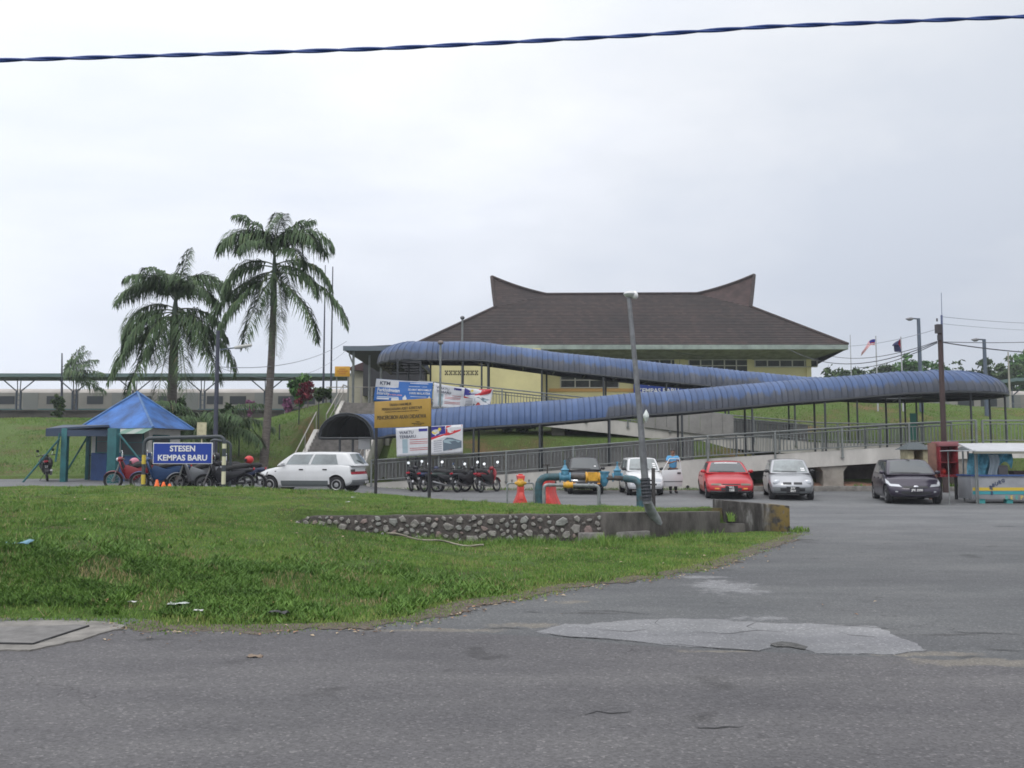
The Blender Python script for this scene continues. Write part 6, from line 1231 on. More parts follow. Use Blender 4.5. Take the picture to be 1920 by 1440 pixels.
# ---------------------------------------------------------------- leafy trees and shrubs
def leaf_mat(name, stops): return blade_mat(name, stops)
M_LF1 = leaf_mat('leaf_green', [(0, (.018, .038, .014)), (.5, (.040, .075, .022)), (1, (.085, .13, .035))]); M_LF2 = leaf_mat('leaf_bright', [(0, (.028, .07, .018)), (.5, (.055, .14, .03)), (1, (.11, .22, .05))]); M_LFR = leaf_mat('leaf_crimson', [(0, (.05, .008, .014)), (.5, (.15, .018, .035)), (1, (.28, .05, .06))]); M_LFP = leaf_mat('leaf_pink', [(0, (.16, .05, .12)), (.5, (.28, .10, .22)), (1, (.42, .22, .36))])
def leafy(name, label, cat, base, crowns, nleaf, size, ml, seed, trunk=.12, group=None, limbs=5):
    """crowns: list of (dx, dy, dz, rx, ry, rz); leaves gather in clumps near the shell of each"""
    g = np.random.default_rng(seed); a = thing(name, label, cat, base, 0, group); V = []; S = []; tot = sum(c[3]*c[5] for c in crowns); tips = []
    for c in crowns:
        k = max(5, int(9*c[3]*c[5]/max(.2, size*6))); k = min(k, 26); n = int(nleaf*c[3]*c[5]/tot)
        dv = g.normal(size=(k, 3)); dv /= np.linalg.norm(dv, axis=1)[:, None]; rr_ = g.uniform(.45, 1.0, k)[:, None]; cc = np.array(c[:3])+dv*rr_*np.array(c[3:]); 
        for j in range(min(k, 3)): tips.append(cc[j])
        cs = g.uniform(.22, .40, k)*min(c[3], c[5]); tone = g.uniform(.25, .75, k); w_ = g.integers(0, k, n)
        p = cc[w_]+g.normal(size=(n, 3))*cs[w_][:, None]*np.array([1, 1, .75])*.62; s = size*g.uniform(.6, 1.4, n); u = g.normal(size=(n, 3)); u /= np.linalg.norm(u, axis=1)[:, None]; v = np.cross(u, g.normal(size=(n, 3))); v /= np.linalg.norm(v, axis=1)[:, None]
        q = np.stack([p-u*s[:, None], p-v*s[:, None]*.45, p+u*s[:, None], p+v*s[:, None]*.45], 1); V.append(q.reshape(-1, 3)); S.append(np.repeat(np.clip(tone[w_]+g.normal(0, .16, n), 0, 1), 4))
    V = np.concatenate(V); S = np.concatenate(S); m = MB(); top = np.mean([c[:3] for c in crowns], axis=0)
    m.tube([(0, 0, -.3), (0, 0, top[2]*.5), tuple(top*.9)], [trunk, trunk*.75, trunk*.3], 8)
    for tpt in tips[:limbs]: m.tube([tuple(top*.45), tuple((np.array(tpt)+top*.5)/1.9), tuple(tpt)], [trunk*.5, trunk*.3, trunk*.12], 5)
    m.build('trunk', M_TRUNK, a, smooth=60); raw_mesh('crown', V, np.arange(len(V)).reshape(-1, 4), ml, a, attr=S); return a
def tree_at(px, ptop, Y, wpx, ml, label, seed, hfrac=.75, n=2600, size=.16, group=None, name='leafy_tree', zg=None, cat='tree', lumps=4):
    g = random.Random(seed); k = Y/1700; t_ = P(px, ptop, Y); z_ = zh(t_.x, Y) if zg is None else zg; H = t_.z-z_; W_ = wpx*k/2; cr = []
    for i in range(lumps): cr.append((g.uniform(-.55, .55)*W_, g.uniform(-.3, .3)*W_, H*(1-hfrac/2)+g.uniform(-.25, .12)*H*hfrac, W_*g.uniform(.45, .68), W_*g.uniform(.4, .6), H*hfrac*g.uniform(.28, .42)))
    cr.append((0, 0, H*(1-hfrac*.28), W_*.5, W_*.5, H*hfrac*.28))
    return leafy(name, label, cat, (t_.x, Y, z_), cr, n, size, ml, seed, max(.05, W_*.06), group)
tree_at(566, 696, 52, 66, M_LF2, 'bright green leafy tree on the hilltop behind the red shrub', 11, .85, 2400, .15)
tree_at(578, 712, 49.5, 40, M_LFR, 'dark crimson-leaved shrub at the head of the grass bank', 12, .95, 1700, .10, name='crimson_shrub', cat='shrub')
tree_at(612, 722, 50.5, 48, M_LF1, 'dull green bush between the crimson shrub and the yellow notice board', 13, .98, 2200, .11, name='green_shrub', cat='shrub')
tree_at(540, 744, 53, 20, M_LFP, 'pink flowering shrub left of the crimson shrub', 14, .95, 900, .09, name='flowering_shrub', cat='shrub')
tree_at(468, 744, 56, 22, M_LFP, 'pink flowering shrub seen just left of the tall palm trunk', 15, .9, 700, .09, name='flowering_shrub', cat='shrub')
tree_at(108, 735, 57, 30, M_LF1, 'olive bush under the windblown palm at the hilltop', 16, .95, 1200, .11, name='olive_shrub', cat='shrub')
tree_at(1562, 672, 100, 84, M_LF1, 'dark tree nearest the right corner of the brown roof', 31, group='far trees beyond the station', zg=4, n=1800, size=.28)
for i, (px, pt, w_, lab) in enumerate(((1606, 680, 84, 'small dark tree second from the roof corner'), (1645, 686, 88, 'low tree just beyond the striped flag pole'), (1668, 676, 70, 'spiky dark tree between the two flagpoles'), (1702, 664, 100, 'bright green tree beyond the dark blue flag'), (1748, 672, 100, 'flat-topped green tree left of the brown pole'),
                                      (1795, 668, 70, 'thin open-branched tree just right of the brown pole'), (1842, 672, 84, 'dark round tree behind the rightmost street lamp'), (1888, 664, 84, 'dark tree behind the far concrete post'), (1928, 652, 96, 'tall bright tree at the right edge'))):
    tree_at(px, pt, 98+3*(i % 3), w_, M_LF2 if i in (3, 4, 8) else M_LF1, lab, 32+i, .92, 700 if i == 5 else 4200, .27, 'far trees beyond the station', zg=4)
# concrete post at the far right
a, t_ = vpole('concrete_post', 'pale concrete post against the far trees at the right', 1890, 660, 735, 66, .10, .04, mat('pale_post', (.30, .29, .25), .8), 'post')
tree_at(345, 742, 42.5, 60, M_LF1, 'dull green bush at the foot of the shorter palm', 71, .9, 2200, .12, name='green_shrub', cat='shrub'); tree_at(425, 756, 43.5, 44, M_LF1, 'dull green bush right of the dark lamp post', 72, .9, 1500, .12, name='green_shrub', cat='shrub')
# dark shrubs under the upper ramp
for i, (px, w_) in enumerate(((860, 60), (930, 70), (985, 50), (1060, 40))):
    q = P(px, 812, 44.2); leafy('low_shrub', ['dark low shrub beneath the upper ramp, nearest the banners', 'dark low shrub beneath the upper ramp, second along', 'dark low shrub beneath the upper ramp, third along', 'dark low shrub beneath the upper ramp beside its column'][i], 'shrub', (q.x, 44.2, 2.5), [(0, 0, .5, w_*.013, .5, .5)], 900, .10, M_LF1, 60+i, .03, 'low shrubs beneath the upper ramp')
# ---------------------------------------------------------------- cars
M_GLASS = mat('car_glass', (.045, .055, .060), .06, ior=1.6, spec=.7); M_GLASS_L = mat('car_glass_pale', (.17, .20, .205), .08, ior=1.7, spec=.8, var=.35, vs=1.8)
M_TYRE = mat('tyre_rubber', (.018, .018, .02), .8); M_RIM = mat('rim_silver', (.38, .38, .39), .35, .6); M_ARCH = mat('arch_black', (.008, .008, .009), .9); M_TRIM = mat('black_trim', (.02, .02, .022), .5)
M_CHROME = mat('chrome', (.7, .7, .72), .12, 1.); M_LAMPG = mat('headlamp_glass', (.50, .52, .55), .08, .3, ior=1.6); M_PLB = mat('plate_black', (.012, .012, .014), .4); M_PLW = mat('plate_letter', (.70, .70, .68), .5)
def car(name, label, loc, rz, sp):
    L_, Wd, H = sp['L'], sp['W'], sp['H']; a = thing(name, label, 'car', loc, rz, 'cars parked along the ramp wall'); paint = sp['paint']; rw_ = sp.get('rw', .275)
    hu_, hz_ = zip(*sp['hood']); fh, fx = zip(*sp['front']); rh, rx = zip(*sp['rear']); pf, pr = sp.get('pf', .16), sp.get('pr', .12); belt = sp['belt']
    def F(u, s, h):
        zt = itp(u, hu_, hz_); zb_ = itp(u, [0, .1, .9, 1], [.24, .19, .19, .27]); z = zb_+(zt-zb_)*h; z -= .055*abs(s)**4*max(0, h-.6)/.4*(1 if u < .27 else .35)
        y = s*Wd*itp(h, [0, .12, .45, .75, 1], [.90, .965, 1, .985, .925])*(1-.13*max(0, 1-u/.16)**2.2)*(1-sp.get('rn', .10)*max(0, 1-(1-u)/.12)**2.2)
        xf = L_/2-itp(h, fh, fx)-pf*abs(s)**2.6; xr = -L_/2+itp(h, rh, rx)+pr*abs(s)**2.6
        return Vector((xf+(xr-xf)*u, y, z))
    g0, g1, g2, g3 = sp['gh']     # x: screen base, roof front, roof rear, rear base
    wb, wt = Wd*.925, Wd*sp.get('wt', .74)
    def Gf(u, s, h):
        hb = belt-.03; z = hb+(H-.015-hb)*h; xf = g0+(g1-g0)*(h**1.12); xr = g3+(g2-g3)*(h**.9)
        y = s*(wb+(wt-wb)*h**1.15)*(1-.05*abs(2*u-1)**3); x = xf+(xr-xf)*u+.06*(1-abs(s)**2)*(1-2*u)*(1 if h < .98 else .3); z -= (.035*abs(s)**2.5+.018*(2*u-1)**2)*h*h
        return Vector((x, y, z))
    def shell(fn, nu, ns, nh, bottom=True):
        m = MB(); m.grid(nu, nh, lambda u, h: fn(u, -1, h)); m.grid(nu, nh, lambda u, h: fn(u, 1, h)); m.grid(nu, ns, lambda u, s: fn(u, 2*s-1, 1)); m.grid(ns, nh, lambda s, h: fn(0, 2*s-1, h)); m.grid(ns, nh, lambda s, h: fn(1, 2*s-1, h))
        if bottom: m.grid(nu, ns, lambda u, s: fn(u, 2*s-1, 0))
        return m
    body = shell(F, 44, 14, 10).build('body', [paint, M_ARCH], a)
    bm_ = bmesh.new(); bm_.from_mesh(body.data); bmesh.ops.remove_doubles(bm_, verts=bm_.verts, dist=1e-4)
    es = [e for e in bm_.edges if len(e.link_faces) == 2 and e.calc_face_angle(0) > R(42)]; bmesh.ops.bevel(bm_, geom=es, offset=.028, segments=3, affect='EDGES', profile=.5, clamp_overlap=True); bmesh.ops.recalc_face_normals(bm_, faces=bm_.faces); bm_.to_mesh(body.data); bm_.free()
    wx = [L_/2-sp['wf'], -L_/2+sp['wr']]; ra = rw_+.045; cut = MB()
    for x in wx:
        for s in (-1, 1): cut.cyl((x, s*(Wd-.26), rw_+.012), (x, s*(Wd+.2), rw_+.012), ra, n=28)
    co = cut.build('tmpcut', M_ARCH, a); md = body.modifiers.new('b', 'BOOLEAN'); md.object = co; md.operation = 'DIFFERENCE'; md.solver = 'EXACT'
    bpy.context.view_layer.update(); me = bpy.data.meshes.new_from_object(body.evaluated_get(bpy.context.evaluated_depsgraph_get())); body.modifiers.clear(); body.data = me; bpy.data.objects.remove(co)
    me.materials.clear(); me.materials.append(paint); me.materials.append(M_ARCH)
    for p in me.polygons:
        c = p.center; p.material_index = 1 if (any(all(math.hypot(me.vertices[i].co.x-x, me.vertices[i].co.z-rw_-.012) < ra+.004 for i in p.vertices) for x in wx) and not (abs(p.normal.y) > .6 and abs(c.y) > Wd*.8)) or (abs(p.normal.z) > .9 and c.z < .3) else 0
    me.polygons.foreach_set('use_smooth', [True]*len(me.polygons)); me.set_sharp_from_angle(angle=R(38))
    gm = shell(Gf, 16, 10, 8, True); gh_ = gm.build('cabin', sp.get('roofpaint', paint), a); bm_ = bmesh.new(); bm_.from_mesh(gh_.data); bmesh.ops.remove_doubles(bm_, verts=bm_.verts, dist=1e-4)
    es = [e for e in bm_.edges if len(e.link_faces) == 2 and e.calc_face_angle(0) > R(30)]; bmesh.ops.bevel(bm_, geom=es, offset=.035, segments=3, affect='EDGES', profile=.5, clamp_overlap=True); bmesh.ops.recalc_face_normals(bm_, faces=bm_.faces); bm_.to_mesh(gh_.data); bm_.free()
    gh_.data.polygons.foreach_set('use_smooth', [True]*len(gh_.data.polygons)); gh_.data.set_sharp_from_angle(angle=R(40))
    def patch(nm, fn, q, ml, off=.006, parent=a, nu=8, nv=6, edge=.0):
        """q: four (p,q) parameter corners; fn(p,q)->point. closed thin shell lifted by off"""
        def S(u, v): p = [q[0][k]*(1-u)*(1-v)+q[1][k]*u*(1-v)+q[2][k]*u*v+q[3][k]*(1-u)*v for k in (0, 1)]; return fn(*p)
        P_ = [[S(i/nu, j/nv) for j in range(nv+1)] for i in range(nu+1)]; ctr_ = Vector((0, 0, .6)); top_, bot_ = [], []
        for i in range(nu+1):
            for j in range(nv+1):
                du = P_[min(nu, i+1)][j]-P_[max(0, i-1)][j]; dv = P_[i][min(nv, j+1)]-P_[i][max(0, j-1)]; n_ = du.cross(dv); n_.normalize(); c_ = P_[i][j]
                if n_.dot(Vector((c_.x*(1 if abs(c_.x) > L_*.3 or True else 0)*.3, c_.y, c_.z-.45))) < 0: n_ = -n_
                top_.append(c_+n_*off); bot_.append(c_-n_*.006)
        k = nv+1; fs = [(i*k+j, (i+1)*k+j, (i+1)*k+j+1, i*k+j+1) for i in range(nu) for j in range(nv)]; N_ = len(top_)
        ring = [i*k for i in range(nu)]+[nu*k+j for j in range(nv)]+[i*k+nv for i in range(nu, 0, -1)]+[j for j in range(nv, 0, -1)]
        m = MB(); m.add(top_+bot_, fs+[(ring[t], ring[(t+1) % len(ring)], ring[(t+1) % len(ring)]+N_, ring[t]+N_) for t in range(len(ring))]); return m.build(nm, ml, parent, smooth=35)
    def fr(s_, h): return F(0, s_, h)
    def re(s_, h): return F(1, s_, h)
    def side(sd): return lambda u, h: F(u, sd, h)
    def gside(sd): return lambda u, h: Gf(u, sd, h)
    gl = sp.get('glass', M_GLASS)
    ws = patch('windscreen', lambda s_, h: Gf(0, s_, h), [(-.90, .09), (.90, .09), (.86, .93), (-.86, .93)], gl, .008, nu=12)
    m = MB(); q0 = Gf(0, .35, .10)+Vector((.03, 0, .02)); q1 = Gf(0, -.45, .12)+Vector((.035, 0, .02)); m.tube([q0, q1], .011, 5); q0 = Gf(0, -.3, .10)+Vector((.03, 0, .02)); q1 = Gf(0, -.85, .15)+Vector((.03, 0, .02)); m.tube([q0, q1], .009, 5); m.build('wiper', M_TRIM, a)
    patch('rear_window', lambda s_, h: Gf(1, s_, h), [(-.84, .18), (.84, .18), (.80, .88), (-.80, .88)], gl, .008)
    for sd in (-1, 1):
        for wn_, (u0a, u0b, u1a, u1b) in enumerate(sp['wins']): patch('side_window', gside(sd), [(u0a, .12), (u1a, .12), (u1b, .86), (u0b, .86)], gl, .007)
        for (u0, u1, hb) in sp['doors']:
            if sp.get('open') and sd == 1: continue
            d_ = patch('door', side(sd), [(u0, .14), (u1, .14), (u1, .965), (u0, .965)], paint, .007, nu=8, nv=10)
            p_ = F(u0+(u1-u0)*.84, sd, .80); m = MB(); m.box((p_.x, p_.y+sd*.012, p_.z), (.15, .03, .045)); m.build('handle', M_TRIM, d_, bevel=.006)
        if sp.get('clad'): 
            u0, u1 = sp['clad'][:2]; patch('side_cladding', side(sd), [(u0, .06), (u1, .06), (u1, .30), (u0, .30)], sp['clad'][2], .013, nu=12)
        if sp.get('rub'): u0, u1 = wx and (.20, .80); patch('rub_strip', side(sd), [(u0, .42), (u1, .42), (u1, .49), (u0, .49)], sp['rub'], .014, nu=10, nv=2)
        for x in wx:
            y = sd*(Wd-.10); w_ = MB(); w_.lathe((x, sd*(Wd-.215), rw_), (0, sd, 0), [(0, rw_*.62), (0, rw_*.93), (.02, rw_), (.16, rw_), (.185, rw_*.94), (.19, rw_*.66), (.17, rw_*.64)], 24); t_ = w_.build('wheel', M_TYRE, a, smooth=35)
            r_ = MB(); r_.lathe((x, sd*(Wd-.055), rw_), (0, sd, 0), [(0, rw_*.64), (.012, rw_*.64), (.02, rw_*.58), (.006, rw_*.50), (.012, rw_*.15), (.02, rw_*.12)], 24); 
            r_.build('rim', M_RIM, t_, smooth=35); h_ = MB()
            for k in range(sp.get('holes', 7)): an = 2*math.pi*(k+.5)/sp.get('holes', 7); c_ = (x+rw_*.40*math.cos(an), sd*(Wd-.040), rw_*(1+.40*math.sin(an))); h_.cyl((c_[0], c_[1]-.004*sd, c_[2]), (c_[0], c_[1]+.004*sd, c_[2]), rw_*.10, n=7)
            h_.build('rim_holes', M_ARCH, t_)
        ms = Gf(.12, sd, .10)+Vector((.10, sd*.09, .03)); m = MB(); m.ball(ms, (.055, .095, .062), 10); m.tube([ms-Vector((0, sd*.08, .02)), Gf(.12, sd, .02)], .02, 5); m.build('mirror', sp.get('mirror', M_TRIM), a, smooth=50)
    for nm, face, s0, s1, h0, h1, ml, off in sp['fr']:
        fn = fr if face == 'f' else re
        for sg in ((1, -1) if nm[0] == '*' else (1,)): patch(nm.lstrip('*'), fn, [(s0*sg, h0), (s1*sg, h0), (s1*sg, h1), (s0*sg, h1)], ml, off, nu=10, nv=4)
    for nm, sl in sp.get('poly', []):       # swept lamps from free corner params, on front or wing
        for sg in (1, -1): patch(nm, lambda s_, h: F(0, s_*sg, h) if abs(s_) <= 1 else F((abs(s_)-1)*.5, sg, h), sl, M_LAMPG, .010, nu=10, nv=5)
    if sp.get('plate'):
        tx_, h_, s_, face = sp['plate']; p_ = (fr if face == 'f' else re)(s_, h_); m = MB(); d = 1 if face == 'f' else -1; m.box((p_.x+d*.03, p_.y, p_.z), (.02, .42 if len(tx_) < 9 else .30, .12 if '\n' not in tx_ else .20)); pl = m.build('number_plate', sp.get('pcol', M_PLB), a)
        if tx_.strip(): text_obj('lettering', tx_, .10, M_PLW, pl, bold=.003, mx=T(p_.x+d*.043, p_.y, p_.z) @ Matrix.Rotation(R(90*d), 4, 'Z'), sx=.9)
    if sp.get('aerial'): q_ = Gf(.05, -.2, 1); m = MB(); m.tube([q_, q_+Vector((-.22, 0, .22))], .006, 4); m.build('aerial', M_TRIM, a)
    return a, F, Gf, patch
def pm(n, c, r=.28, coat=.7, metal=0.): return mat('paint_'+n, c, r, metal, coat=coat*.6, spec=.35, var=.05, vs=2)
PW_, PK, PR_, PS, PD = pm('white', (.62, .63, .64)), pm('black', (.012, .012, .016)), pm('red', (.42, .010, .018)), pm('silver', (.36, .37, .39), .3, .8, .5), pm('plum', (.030, .024, .042), .3, .8, .1)
M_GREYP = mat('grey_bumper', (.17, .18, .185), .6); M_DGREY = mat('dark_cladding', (.095, .11, .112), .6); M_LRED = mat('tail_lamp_red', (.35, .015, .03), .2); M_LSM = mat('tail_lamp_smoke', (.06, .05, .045), .2); M_AMB = mat('amber_lens', (.70, .30, .05), .25)
def gz(x, y): return max(zp(x, y), 0)
# white hatchback, seen from its flank and tail
cx, cy = P(585, 880, 31.4).x, 31.4
a, F, Gf, patch = car('hatchback_car', 'white five-door hatchback parked side-on before the staircase', (cx, cy, gz(cx, cy)+.02), R(169), dict(L=3.72, W=.81, H=1.40, belt=.93, paint=PW_, rw=.28, wf=.66, wr=.66,
    hood=[(0, .70), (.03, .76), (.12, .83), (.25, .93), (.30, .94), (.9, .95), (1, .93)], front=[(0, .10), (.2, .0), (.5, .01), (.75, .05), (1, .14)], rear=[(0, .12), (.15, 0), (.45, 0), (.55, .05), (1, .09)], gh=(.98, .40, -1.50, -1.83), rn=.03, wt=.78, glass=M_GLASS_L,
    wins=[(.115, .05, .41, .405), (.445, .44, .80, .80), ], doors=[(.265, .52, 0), (.525, .775, 0)], clad=(.27, .76, M_DGREY), mirror=PW_, holes=7,
    fr=[('bumper', 'f', -.97, .97, .02, .36, M_GREYP, .02), ('*headlamp', 'f', .55, .93, .62, .86, M_LAMPG, .01), ('grille', 'f', -.5, .5, .66, .80, M_TRIM, .008), ('lower_bumper', 'r', -.97, .97, .0, .26, M_GREYP, .02), ('*tail_lamp', 'r', .66, .95, .53, .80, M_LSM, .012), ('reflector', 'r', -.66, .66, .53, .68, M_LRED, .012), ('*tail_reflector', 'r', .66, .95, .53, .66, M_LRED, .016)], plate=('JDA 3172', .13, -.45, 'r')))
m = MB(); q0 = Gf(1, -.1, .16)+Vector((-.02, 0, 0)); q1 = Gf(1, .5, .42)+Vector((-.03, 0, 0)); m.tube([q0, q1], .010, 5); m.build('rear_wiper', M_TRIM, a)
for sd in (-1, 1): patch('quarter_panel_seam', lambda u, h: F(u, sd, h), [(.80, .66), (.845, .66), (.845, .80), (.80, .80)], PW_, .006, nu=2, nv=2); p_ = F(.20, sd, .80); m = MB(); m.box((p_.x, p_.y, p_.z), (.05, .02, .03)); m.build('side_repeater', M_TRIM, a)
# black and white small hatchbacks facing out
def kancil(name, label, px, Yf, ml, dark, **kw):
    x = P(px, 920, Yf).x; y = Yf+1.65
    return car(name, label, (x, y, gz(x, Yf)+.02), kw.get('rz', R(-90)), dict(L=3.25, W=.695, H=1.40, belt=.90, paint=ml, rw=.255, wf=.60, wr=.55,
        hood=[(0, .70), (.03, .77), (.12, .83), (.23, .90), (.28, .91), (.9, .92), (1, .90)], front=[(0, .08), (.2, .0), (.45, .01), (.6, .05), (.8, .08), (1, .16)], rear=[(0, .1), (.2, 0), (.5, .02), (1, .08)], gh=(.88, .40, -1.25, -1.52), wt=.77, glass=kw.get('glass', M_GLASS), pf=.10,
        wins=[(.10, .06, .42, .42), (.46, .46, .80, .80)], doors=[(.25, .56, 0), (.565, .80, 0)], open=kw.get('open'), mirror=M_TRIM if not dark else ml, plate=kw.get('plate'), aerial=kw.get('aerial'),
        fr=[('bumper', 'f', -.98, .98, .03, .44, ml, .025), ('intake', 'f', -.60, .60, .27, .42, M_TRIM, .030), ('*fog_lamp', 'f', .66, .84, .29, .40, M_AMB if dark else M_LAMPG, .030), ('*headlamp', 'f', .56, .93, .56, .82, M_LAMPG, .012), ('grille', 'f', -.5, .5, .60, .72, M_TRIM, .010)]))
a, F, Gf, patch = kancil('small_car', 'black small hatchback facing out behind the yellow and blue valves', 1100, 33.9, PK, True, aerial=True)
patch('screen_sticker', lambda s_, h: Gf(0, s_, h), [(.60, .28), (.74, .28), (.74, .34), (.60, .34)], M_SWHITE, .012, nu=2, nv=2)
a, F, Gf, patch = kancil('small_car', 'white small hatchback facing out with one front door open, behind the leaning lamp', 1213, 33.2, PW_, False, open=True, glass=M_GLASS_L)
for h in (.2, .36, .5): patch('screen_sticker', lambda s_, hh: Gf(0, s_, hh), [(.62, h), (.80, h), (.80, h+.09), (.62, h+.09)], M_SWHITE, .012, nu=2, nv=2)
# its open door, hinged at the wing
hx_, hy_ = 3.25/2-.25*3.25+.02, .69; dr_ = Matrix.Translation((hx_, hy_, 0)) @ Matrix.Rotation(R(110), 4, 'Z')
m = MB(); m.prism([(-0, 0, .30), (0, 0, .90), (.83, 0, .93), (.90, 0, .60), (.84, 0, .30)], (0, .05, 0)); d_ = m.build('door', PW_, a, bevel=.012, mx=dr_)
D_ = dr_
m = MB(); m.tube([(.05, .025, .90), (.34, .025, 1.33), (.76, .025, 1.35), (.83, .025, .92)], .018, 5); m.build('window_frame', PW_, d_, mx=D_)
for yy in (-.012, .062): m = MB(); m.box((.72, yy, .80), (.14, .03, .05)); m.build('handle', M_TRIM, d_, mx=D_)
m = MB(); [m.b2((.03, yy, .46), (.86, yy+.012, .50)) for yy in (-.008, .046)]; m.build('rub_strip', M_GREYP, d_, mx=D_)
# red saloon
xf_, yf_ = P(1372, 930, 31.3).x, 31.3; rz = R(-97); cx, cy = xf_-math.cos(rz)*2.12, yf_-math.sin(rz)*2.12
a, F, Gf, patch = car('saloon_car', 'red low saloon facing out with a white lettered strip across its windscreen', (cx, cy, gz(cx, cy-2)+.01), rz, dict(L=4.24, W=.84, H=1.33, belt=.90, paint=PR_, rw=.28, wf=.80, wr=.85, pf=.20, mirror=PR_,
    hood=[(0, .62), (.02, .68), (.12, .78), (.27, .89), (.3, .90), (.78, .92), (.97, .92), (1, .88)], front=[(0, .12), (.15, .0), (.5, .02), (.7, .06), (1, .16)], rear=[(0, .1), (.3, 0), (.6, .02), (1, .1)], gh=(.95, .30, -.85, -1.40), wt=.72,
    wins=[(.10, .06, .44, .44), (.47, .47, .86, .84)], doors=[(.28, .50, 0), (.505, .72, 0)], plate=('WLL\n1508', .33, 0, 'f'),
    fr=[('*headlamp', 'f', .46, .92, .62, .80, mat('headlamp_smoke', (.16, .13, .10), .15), .012), ('grille', 'f', -.42, .42, .68, .76, M_TRIM, .012), ('intake', 'f', -.48, .48, .18, .40, M_TRIM, .014), ('*fog_lamp', 'f', .56, .76, .28, .40, M_AMB, .014), ('lip', 'f', -.98, .98, .0, .12, M_TRIM, .03)]))
for k in range(17):
    s0 = -.66+k*.078; patch('strip_letter', lambda s_, h: Gf(0, s_, h), [(s0, .80), (s0+.06, .80), (s0+.06, .87 if k not in (8,) else .90), (s0, .87)], M_SWHITE, .012, nu=1, nv=1)
# silver hatchback
xf_, yf_ = P(1487, 930, 30.9).x, 30.9; rz = R(-101); cx, cy = xf_-math.cos(rz)*1.75, yf_-math.sin(rz)*1.75
a, F, Gf, patch = car('hatchback_car', 'silver hatchback with oval lamps and twin grilles, facing out between red car and ramp column', (cx, cy, gz(cx, cy-2)+.01), rz, dict(L=3.5, W=.755, H=1.42, belt=.93, paint=PS, rw=.265, wf=.62, wr=.58, pf=.16, roofpaint=PS,
    hood=[(0, .74), (.03, .80), (.12, .86), (.24, .94), (.3, .95), (.95, .95), (1, .92)], front=[(0, .08), (.2, .0), (.5, .0), (.7, .05), (1, .18)], rear=[(0, .1), (.2, 0), (.5, .02), (1, .1)], gh=(.93, .36, -1.30, -1.62), wt=.76, glass=M_GLASS_L,
    wins=[(.10, .06, .42, .42), (.46, .46, .78, .78)], doors=[(.26, .52, 0), (.525, .78, 0)], plate=('JHV\n4977', .26, .0, 'f'),
    fr=[('*grille', 'f', .06, .48, .60, .74, M_TRIM, .012), ('intake', 'f', -.62, .62, .16, .36, M_TRIM, .014), ('lower_bumper', 'f', -.97, .97, .02, .42, M_GREYP, .010)]))
for sg in (1, -1):
    c_ = F(.012, sg*.76, .70); m = MB(); m.ball(c_, (.05, .135, .105), 14); m.build('headlamp', M_LAMPG, a, smooth=60)
for h in (.3, .18): patch('screen_sticker', lambda s_, hh: Gf(0, s_, hh), [(.58, h), (.78, h), (.78, h+.07), (.58, h+.07)], M_SWHITE, .012, nu=2, nv=2)
# plum hatchback
xf_, yf_ = P(1719, 935, 28.9).x, 28.9; rz = R(-103); cx, cy = xf_-math.cos(rz)*1.85, yf_-math.sin(rz)*1.85
a, F, Gf, patch = car('hatchback_car', 'dark plum rounded hatchback with large clear lamps, parked beside the food stall', (cx, cy, gz(cx, cy-2)+.01), rz, dict(L=3.69, W=.85, H=1.45, belt=.95, paint=PD, rw=.295, wf=.66, wr=.58, pf=.22, mirror=PD, aerial=True, holes=5,
    hood=[(0, .72), (.02, .80), (.10, .88), (.24, .97), (.3, .97), (.95, .97), (1, .93)], front=[(0, .06), (.2, .0), (.45, .0), (.65, .05), (1, .24)], rear=[(0, .08), (.25, 0), (.5, .02), (1, .12)], gh=(1.12, .38, -1.45, -1.72), wt=.74,
    wins=[(.09, .06, .42, .42), (.46, .46, .78, .76)], doors=[(.27, .52, 0), (.525, .77, 0)], plate=('JPK 3590', .45, .02, 'f'), pcol=PD,
    fr=[('grille', 'f', -.50, .50, .58, .70, M_TRIM, .010), ('intake', 'f', -.60, .60, .12, .36, M_TRIM, .012), ('*fog_lamp', 'f', .72, .82, .30, .38, M_LAMPG, .012)],
    poly=[('headlamp', [(.56, .64), (1.13, .72), (1.24, .95), (.66, .80)])]))
c_ = F(0, 0, .66); m = MB(); m.ball(c_+Vector((.012, 0, 0)), (.012, .075, .045), 12); m.build('badge', M_CHROME, a, smooth=60)
m = MB(); m.tube([F(0, s_, .10+.26*abs(s_)**2)+Vector((.012, 0, 0)) for s_ in [-.78+i*.156 for i in range(11)]], .012, 5); m.build('bumper_crease', PD, a, smooth=60)
m = MB(); q0, q1 = Gf(0, .1, .9)+Vector((.03, 0, .02)), Gf(0, -.15, .99)+Vector((.02, 0, .03)); m.tube([q0, q1], .012, 5); m.build('screen_clip', M_TRIM, a)

